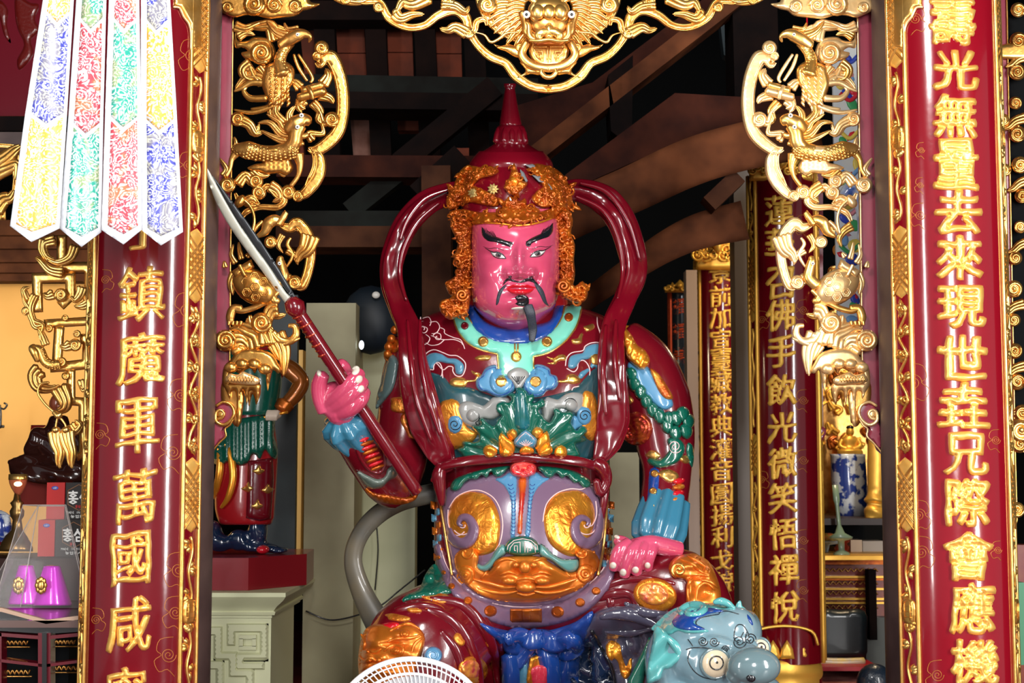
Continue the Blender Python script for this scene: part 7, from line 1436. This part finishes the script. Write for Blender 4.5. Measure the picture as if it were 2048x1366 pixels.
bp('teal_crest', C8(600, 920, 650, 850, 740, 770, 850, 720, 980, 700, 1120, 700, 1240, 710, 1300, 750, 1240, 750, 1130, 745, 1080, 760, 1000, 800, 960, 860, 1010, 900, 1080, 930, 1020, 945, 900, 950, 820, 930, 740, 960), 'beastteal', .008, .002)
bp('blue_patch', C8(770, 850, 800, 800, 860, 750, 960, 740, 1060, 730, 1150, 745, 1200, 765, 1100, 780, 1000, 820, 950, 860, 1020, 900, 1040, 920, 900, 925, 800, 900), 'blue', .004, .010)
o = MB(); o.line(C8(860, 790, 840, 770, 870, 740, 930, 715, 1010, 720, 1040, 750, 1000, 790, 930, 800, 900, 780, 930, 755, 970, 755, 960, 770), hb, [5, 8, 9, 8, 7, 5, 3], 3, sm=4, n=10); o.build('crest_swirl', M['beastteal'], HB)
o = MB(); o.line(C8(1120, 690, 1180, 680, 1240, 700, 1290, 740), hb, [4, 8, 7, 4], 3, sm=4, n=10); o.build('crest_roll', M['beastteal'], HB)
bp('blue_patch', C8(1400, 790, 1430, 820, 1450, 870, 1440, 880, 1410, 840), 'blue', .003)
def bl_(P, r=1.1, nm='painted_line', s=None): return MB().line(P, s or hb, r, .3, sm=4).build(nm, M['ink'], HB)
bl_(C8(1040, 910, 980, 880, 975, 850, 1020, 820, 1100, 800, 1160, 790, 1180, 770, 1240, 765, 1330, 790))
for P in (C8(905, 1000, 945, 1055), C8(890, 1085, 950, 1070, 1040, 1070, 1120, 1085, 1200, 1120), C8(1330, 1030, 1290, 990, 1310, 890, 1360, 880, 1400, 930, 1420, 990), C8(1350, 980, 1370, 940), C8(1385, 985, 1395, 940), C8(1375, 1030, 1400, 1000, 1425, 1030), C8(920, 1100, 905, 1180, 960, 1270, 1040, 1320, 1140, 1340), C8(1230, 1280, 1280, 1230, 1300, 1180, 1360, 1110)): bl_(P)
for x, y, r, h_ in (C8(1030, 1015)[0]+(10, 1), C8(1125, 1020)[0]+(10, 1), C8(1215, 1085)[0]+(8, -1), C8(1335, 1020)[0]+(14, 1), C8(1425, 1000)[0]+(12, -1)): bl_(spiral(x, y, r, 2, 0, h_), 1.1)
# eyes
for x, y, z, r, n_ in ((1431, 1327, 116, 27, 1), (1520, 1296, 60, 18, 0)):
    e = MB().ball(x, y, z, r, r, r*.6, DZ, 28).build('eyeball', mat('cream_eyeball', (.80, .66, .46), .15, coat=1.), be); es = Surf(e)
    MB().line(ell(x+2, y-1, r*.5, r*.5, 24), es, 1.5, .3, closed=True).build('iris_ring', M['ink'], e); MB().relief(ell(x+3, y-2, 2.6, 2.6, 12), es, .002, 1, 1.2, base=.001).build('pupil', M['ink'], e)
    o = MB(); k_ = DZ/F; o.tube([W(x+r*1.08*cos(t), y+r*1.08*sin(t), DZ-(z+r*.1)*k_) for t in [2*pi*i/28 for i in range(29)]], 3.2*k_, 8, caps=False); o.build('eyelid_rim', M['beastgrey'], be)
o = MB(); o.ball(1508, 1333, 168, 50, 36, 34, DZ, 28); o.ball(1476, 1350, 160, 24, 20, 22, DZ, 18); o.remesh(.008, 3).build('nose', M['beastgrey'], be); MB().ball(1502, 1356, 196, 9, 8, 5, DZ, 12).build('nostril', M['ink'], be)
# ear and horn
o = MB(); o.relief(C8(600, 1050, 620, 920, 650, 890, 700, 920, 760, 980, 830, 1050, 870, 1120, 860, 1190, 800, 1220, 760, 1250, 700, 1260, 680, 1330, 620, 1360, 560, 1366, 570, 1200), DZ-.12, .03, 8, 5, sm=3, thick=.06, hf=lambda x, y, d_: .02*sin((x+y)*.09)); o.build('ear', M['beastteal'], be)
MB().pt([(*C8(700, 960)[0], 70), (*C8(790, 1040)[0], 80), (*C8(835, 1120)[0], 80), (*C8(800, 1190)[0], 70), (*C8(740, 1180)[0], 66)], [4, 8, 9, 8, 4], DZ, 12).build('ear_rim', M['beastteal'], be)
MB().pt([(1482, 1250, 30), (1486, 1232, 34), (1478, 1215, 36), (1480, 1202, 36)], [18, 14, 8, 2], DZ, 14, flat=.6).build('horn', M['beastteal'], be)
MB().relief(C8(480, 1180, 580, 980, 600, 1000, 560, 1250, 540, 1366, 520, 1450, 380, 1450, 400, 1340), DZ+.05, .03, 8, 6, thick=.1).build('green_collar', M['green'], be)
# ================================================================ fan guard
fn_ = thing('pedestal_fan', 'white pedestal fan, its wire guard at the bottom edge of the view', 'fan', (W(822, 1366, 4.9).x, 4.95, 0)); M['fanwhite'] = mat('white_plastic', (.80, .82, .84), .3, coat=.3)
df = 4.9; kf = df/F; c0 = W(822, 1486, df)
def ring(r, off, tr): return MB().tube([(c0.x+r*kf*cos(t), c0.y+off, c0.z+r*kf*sin(t)) for t in [2*pi*i/90 for i in range(91)]], tr*kf, 8, caps=False)
ring(162, 0, 5.5).build('guard_rim', M['fanwhite'], fn_); ring(151, -.01, 1.6).build('guard_ring', M['fanwhite'], fn_); ring(136, -.03, 3).build('guard_ring', M['fanwhite'], fn_); ring(118, -.04, 1.4).build('guard_ring', M['fanwhite'], fn_); ring(34, -.055, 4).build('guard_ring', M['fanwhite'], fn_)
sp = None
for i in range(96):
    t = 2*pi*i/96
    if sp is None:
        sp = MB().tube([(c0.x+cos(q)*r*kf, c0.y+y, c0.z+sin(q)*r*kf) for r, y, q in ((34, -.055, 0), (80, -.05, .10), (118, -.04, .17), (136, -.03, .21), (152, -.012, .25), (162, 0, .28))], 1.3*kf, 5).build('guard_wire', M['fanwhite'], fn_)
        me = sp.data; Lc = WL[fn_.name]; dx, dz_ = c0.x-Lc.x, c0.z-Lc.z
        for v in me.vertices: v.co.x -= dx; v.co.z -= dz_
        sp.location = Vector((dx, 0, dz_))
    else:
        q = sp.copy(); COL.objects.link(q); q.parent = fn_; q.rotation_euler = (0, t, 0)
for i in range(3):
    t0 = 2*pi*i/3+.5; V = []
    for a in np.linspace(0, 1.5, 9):
        for r in (26, 60, 100, 130): V.append((c0.x+r*kf*cos(t0+a*(.6+.4*r/130)), c0.y+.05-.05*a, c0.z+r*kf*sin(t0+a*(.6+.4*r/130))))
    MB().add(V, [(i_*4+j, i_*4+j+1, i_*4+j+5, i_*4+j+4) for i_ in range(8) for j in range(3)]).build('blade', mat('translucent_blade', (.6, .65, .7), .2, alpha=.8), fn_)
MB().ball(822, 1486, 34, 30, 30, 12, df, 20).build('hub_cap', M['fanwhite'], fn_); MB().tube([(c0.x, c0.y+.06, c0.z), (c0.x, c0.y+.22, c0.z)], [.09, .07], 20).build('motor_housing', M['fanwhite'], fn_)
MB().tube([(c0.x, c0.y+.14, c0.z-.05), (c0.x, c0.y+.14, .06)], .018, 14).build('pole', M['fanwhite'], fn_); MB().lathe((c0.x, c0.y+.14, 0), [(.24, .0), (.24, .02), (.1, .05), (.03, .08)], 36).build('base', M['fanwhite'], fn_)
MB().box(W(1040, 0, 6.2).x-1.0, 5.14, 0, W(1040, 0, 6.2).x+1.1, 7.0, .25).build('stone_dais', M['lacquer_dark'], None, 'low dark red dais under the large guardian', smooth=False, cat='dais')
# ================================================================ right background: altar and offerings
al = thing('altar_table', 'red altar table with gilded rails seen right of the far couplets', 'altar', (W(1700, 1200, 9.6).x, 9.6, 0))
M['altarred'] = mat('altar_red_lacquer', (.20, .01, .012), .3, coat=.5, var=(.26, .05, .015), vscale=9)
MB().pbox(1618, 1128, 1800, 1240, 9.6, 10.6).build('altar_body', M['altarred'], al, smooth=False)
MB().pbox(1612, 1112, 1805, 1120, 9.3, 10.7).build('altar_top', M['goldfar'], al, smooth=False); MB().pbox(1612, 1120, 1805, 1129, 9.54, 10.6).build('top_moulding', M['copper'], al, smooth=False)
for y in (1152, 1157, 1176, 1196, 1204): MB().pbox(1614, y, 1802, y+4, 9.56, 9.62).build('gilt_rail', M['goldfar'] if y != 1157 else M['copper'], al, smooth=False)
for y in (1140, 1166, 1186, 1214): o = MB(); o.line([(1630+i*6, y+(3 if i % 2 else -3)) for i in range(22)], 9.59, 1.2, .5, sm=3); o.build('gilt_vine', M['golddk'], al)
MB().pbox(1740, 1140, 1752, 1280, 9.4, 9.5).build('leaning_slat', M['wood'], None, 'dark slat leaning in front of the altar', smooth=False, cat='board')
tv = thing('black_screen', 'black glossy appliance on the floor below the altar', 'appliance', W(1684, 1330, 9.2)); M['screen'] = mat('black_glossy_screen', (.008, .016, .020), .4, coat=.2)
MB().relief([(1636, 1222), (1680, 1219), (1730, 1222), (1734, 1270), (1730, 1316), (1684, 1320), (1638, 1316), (1634, 1270)], 9.2, .05, 10, 8, sm=3, thick=.3).build('appliance_body', M['screen'], tv)
MB().pt([(1640, 1323, 10), (1680, 1325, 10), (1728, 1323, 10)], [8, 9, 8], 9.1, 16).build('cushion', mat('yellow_satin', (.80, .58, .18), .3, var=(.6, .5, .4), vscale=20), None, 'rolled yellow satin cushion in front of the black appliance', cat='cushion')
MB().pbox(1628, 1334, 1760, 1342, 8.9, 9.6).build('red_board', mat('bright_red_board', (.45, .01, .02), .4), None, 'bright red board under the yellow cushion', smooth=False, cat='board')
MB().pbox(1733, 1235, 1775, 1345, 9.5, 9.6).build('grey_box', mat('grey_green_box', (.06, .065, .055), .5), None, 'grey green box right of the black appliance', smooth=False, cat='box')
MB().ball(1750, 1366, 0, 36, 38, 30, 8.3, 24).build('dark_bag', mat('navy_bag', (.008, .018, .035), .35, coat=.4, bump=.6, bscale=10, bdist=.03), None, 'dark navy bag at the bottom beside the right post', cat='bag')
o = MB()
for i in range(9): o.line([(1625+i*14, 1344), (1640+i*16, 1368)], 8.6, 1.4, .2); o.line([(1640+i*14, 1346), (1625+i*12, 1368)], 8.6, 1.2, .2)
MB().box(W(1600, 0, 8.6).x, 7.6, 0, W(1790, 0, 8.6).x, 9.6, W(1700, 1344, 9.3).z).build('low_platform', mat('brown_red_carpet', (.22, .05, .05), .8, var=(.38, .16, .12), vscale=14), None, 'patterned red platform below the altar', smooth=False, cat='platform')
# vase
vs = thing('porcelain_vase', 'tall white porcelain vase with blue blossoms on the altar', 'vase', W(1700, 1036, 10.0))
MB().stack([(908, 1695, 26, 0, 26), (908, 1695, 36, 0, 36), (914, 1696, 35, 0, 35), (960, 1698, 36, 0, 36), (1010, 1702, 33, 0, 33), (1034, 1704, 30, 0, 30)], 10.0, 36, 0).build('vase_body', M['bw'], vs)
MB().pbox(1640, 1037, 1790, 1050, 9.5, 10.4).build('upper_shelf', mat('dark_shelf', (.02, .008, .006), .5), None, 'dark shelf under the porcelain vase', smooth=False, cat='shelf')
MB().pbox(1640, 1050, 1800, 1112, 10.35, 10.45).build('shelf_back', M['dark'], al, smooth=False)
st = thing('gilded_buddha', 'tall gilded standing figure cut by the right plum frame', 'statue', W(1742, 1022, 9.7))
MB().stack([(790, 1758, 12, 0, 10), (820, 1758, 18, 0, 14), (870, 1756, 20, 0, 16), (930, 1756, 22, 0, 18), (985, 1754, 20, 0, 18), (1000, 1752, 24, 0, 20), (1008, 1752, 18, 0, 16), (1020, 1752, 24, 0, 22), (1037, 1752, 22, 0, 20)], 9.7, 24).displace(lambda x, y, z: .008*sin(z*70+x*40)).build('robe', M['goldfar'], st); MB().ball(1750, 772, 0, 11, 14, 11, 9.7, 14).build('head', M['goldfar'], st)
sb = thing('small_gilded_buddha', 'small gilded seated buddha above the porcelain vase', 'statue', W(1699, 905, 10.3)); d = 10.3
o = MB(); o.stack([(872, 1700, 10, 0, 9), (880, 1700, 17, 0, 12), (892, 1700, 15, 0, 12), (900, 1700, 24, 4, 16), (906, 1700, 26, 4, 16), (930, 1700, 26, 0, 18), (1036, 1700, 28, 0, 20)], d, 20); o.pt([(1684, 880, 2), (1680, 892, 6), (1694, 898, 12)], [5, 5, 4], d, 8); o.pt([(1716, 880, 2), (1720, 892, 6), (1706, 898, 12)], [5, 5, 4], d, 8); o.build('body', M['goldfar'], sb)
MB().ball(1700, 864, 0, 8, 10, 9, d, 14).build('head', M['goldfar'], sb); MB().ball(1700, 855, -1, 8, 5, 8, d, 12).build('hair', M['ink'], sb)
hl = thing('gilded_halo_carving', 'dense gilded flame carving glowing behind the small buddha', 'carving', W(1700, 905, 10.6)); rr = random.Random(4)
MB().relief([(1640, 900), (1632, 820), (1650, 740), (1700, 700), (1752, 740), (1764, 820), (1762, 905), (1762, 1036), (1640, 1036)], 10.6, .02, 10, 12, thick=.05).build('halo_ground', M['golddk'], hl)
hc = Car(10.55)
for i in range(46): x, y = rr.uniform(1640, 1758), rr.uniform(725, 900); hc.flame('flame_scroll', [(x, y), (x+rr.uniform(-12, 12), y-9), (x+rr.uniform(-14, 14), y-18)], 7, 4, rr.choice(('goldfar', 'copper', 'goldfar')), 2)
for n_, mb, m in hc.p: mb.build(n_, M[m], hl)
# offerings on the altar
MB().stack([(1066, 1648, 14, 0, 12), (1070, 1648, 24, 0, 16), (1082, 1648, 26, 0, 18)], 9.7, 20, 0).build('cake_box', mat('red_yellow_sweets', (.7, .03, .03), .4, var=(.8, .6, .1), vscale=30), None, 'red and yellow sweets heaped on a pale plate', cat='food')
pl_ = thing('footed_plate', 'pale blue footed plate holding the sweets', 'plate', W(1646, 1112, 9.7)); MB().stack([(1082, 1646, 40, 0, 26), (1087, 1646, 38, 0, 24), (1090, 1646, 14, 0, 12), (1104, 1646, 10, 0, 9), (1112, 1646, 20, 0, 14)], 9.7, 24, 0).build('plate_body', mat('pale_blue_glaze', (.45, .58, .66), .2, coat=.6), pl_)
MB().stack([(1078, 1684, 16, 0, 16), (1082, 1684, 18, 0, 18), (1088, 1684, 10, 0, 10), (1094, 1684, 17, 0, 17), (1104, 1684, 14, 0, 14), (1112, 1684, 10, 0, 10)], 9.75, 24, 0).build('incense_urn', mat('amber_lacquer', (.30, .03, .01), .2, .3, coat=.8), None, 'amber red incense urn on the altar', cat='urn')
MB().pbox(1702, 1080, 1724, 1113, 9.72, 9.85).build('cream_box', mat('cream_card', (.62, .46, .32), .6), None, 'cream box on the altar left of the grey one', smooth=False, cat='box'); MB().pbox(1726, 1082, 1768, 1113, 9.74, 9.9).build('grey_carton', mat('grey_card', (.42, .36, .30), .6), None, 'grey beige carton on the altar right end', smooth=False, cat='box')
MB().stack([(970, 1670, 6, 0, 4), (1000, 1673, 7, 0, 4), (1010, 1674, 4, 0, 4), (1050, 1678, 4, 0, 4), (1066, 1680, 10, 0, 10), (1074, 1682, 24, 0, 14), (1078, 1682, 22, 0, 12), (1082, 1682, 7, 0, 7), (1100, 1683, 6, 0, 6), (1106, 1683, 16, 0, 12), (1113, 1683, 18, 0, 13)], 9.42, 16, 0).build('candle_lamp', mat('jade_lamp', (.22, .32, .22), .3, coat=.4), None, 'slender pale green lamp with white top on the altar', cat='lamp')
rl = thing('red_lantern', 'bright red lantern edge beside the far couplet', 'lantern', W(1630, 975, 9.4)); MB().stack([(930, 1629, 5, 0, 5), (938, 1629, 8, 0, 8), (955, 1630, 9, 0, 9), (970, 1629, 5, 0, 5)], 9.4, 16).tube([W(1630, 930, 9.4), (W(1630, 930, 9.4).x, 9.4, 6.37)], .004, 6).build('lantern_body', mat('lantern_red', (.75, .01, .03), .3, emit=(.9, .02, .03), es=.4), rl)
ps = Car(8.15); ps.slab('scroll_tail', [(1626, 860), (1638, 850), (1652, 860), (1648, 876), (1640, 888), (1632, 905), (1626, 915)], 0, 10, 3, 4, m='frame'); ps.part('scroll_line', MB().line(spiral(1638, 864, 9, 1.4), 8.14, 1.4, 1), 'goldfar'); ps.make('plum_scroll_foot', 'small plum scroll with gold spiral beside the far couplet', 'carving', W(1638, 915, 8.15))
MB().prism([(1624, 330), (1646, 330), (1646, 870), (1632, 880), (1632, 1500), (1626, 1500)], 8.25, 8.3).build('plum_side_board', M['frame'], None, 'plum board along the right edge of the far couplet', smooth=False, cat='board')
# embroidered hanging
eh = thing('embroidered_hanging', 'bright embroidered cloth hanging behind the right bracket', 'textile', W(1712, 690, 7.0)); MB().pbox(1676, 90, 1746, 700, 7.0, 7.02).build('cloth', mat('white_blue_satin', (.62, .70, .80), .4, sheen=.2, var=(.75, .75, .7), vscale=9), eh, smooth=False)
rr = random.Random(8); cols = [('emb_red', (.65, .02, .04)), ('emb_blue', (.03, .06, .45)), ('emb_green', (.05, .35, .12)), ('emb_pink', (.7, .25, .3)), ('emb_sky', (.2, .4, .7)), ('emb_yellow', (.8, .6, .1))]
for n_, c in cols: M[n_] = mat(n_, c, .4)
for i in range(44):
    x = rr.uniform(1680, 1744); y = 100+i*13.5; n_ = cols[i % 6][0]
    if i % 3: O = ell(x, y, rr.uniform(10, 20), rr.uniform(8, 14), 12, rr.uniform(0, 90))
    else: O = leafpts(x-8, y, 26, 12, rr.uniform(0, 3))
    MB().relief(O, 7.0, .004, 3, 5).build('embroidered_patch', M[n_], eh)
for i in range(8): MB().relief(band(catmull([(1680, 110+i*76), (1700, 125+i*76), (1722, 108+i*76), (1744, 122+i*76)], False, 5), 8), 6.995, .004, 3, 4).build('embroidered_wave', M[cols[(i*5+1) % 6][0]], eh)
MB().pt([(1684, 400, 0), (1700, 380, 8), (1720, 390, 8), (1730, 440, 4), (1722, 480, 0)], [10, 16, 18, 16, 8], 6.9, 14).build('blue_white_bundle', M['porcelain'], eh)
# gilded frame strips beyond right bracket
o = Car(8.0)
for i in range(9): o.swirl('gilt_scroll', 1668+(i % 2)*10, 720-i*44, 13, 4, 1.6, i)
o.make('gilt_scroll_strip', 'gilded scrollwork strip behind the right bracket', 'carving', W(1670, 740, 8.0))
MB().prism([(2034, 1165), (2048, 1165), (2070, 1330), (2036, 1330)], 6.6, 6.65).build('green_frame', mat('green_frame_paint', (.03, .22, .10), .4), None, 'green framed picture edge at the far right bottom', smooth=False, cat='picture')
MB().prism([(2008, 1090), (2100, 1090), (2100, 1500), (2014, 1500)], 7.4, 7.5).build('red_cabinet', M['altarred'], None, 'dark red cabinet at the lower right corner', smooth=False, cat='cabinet')
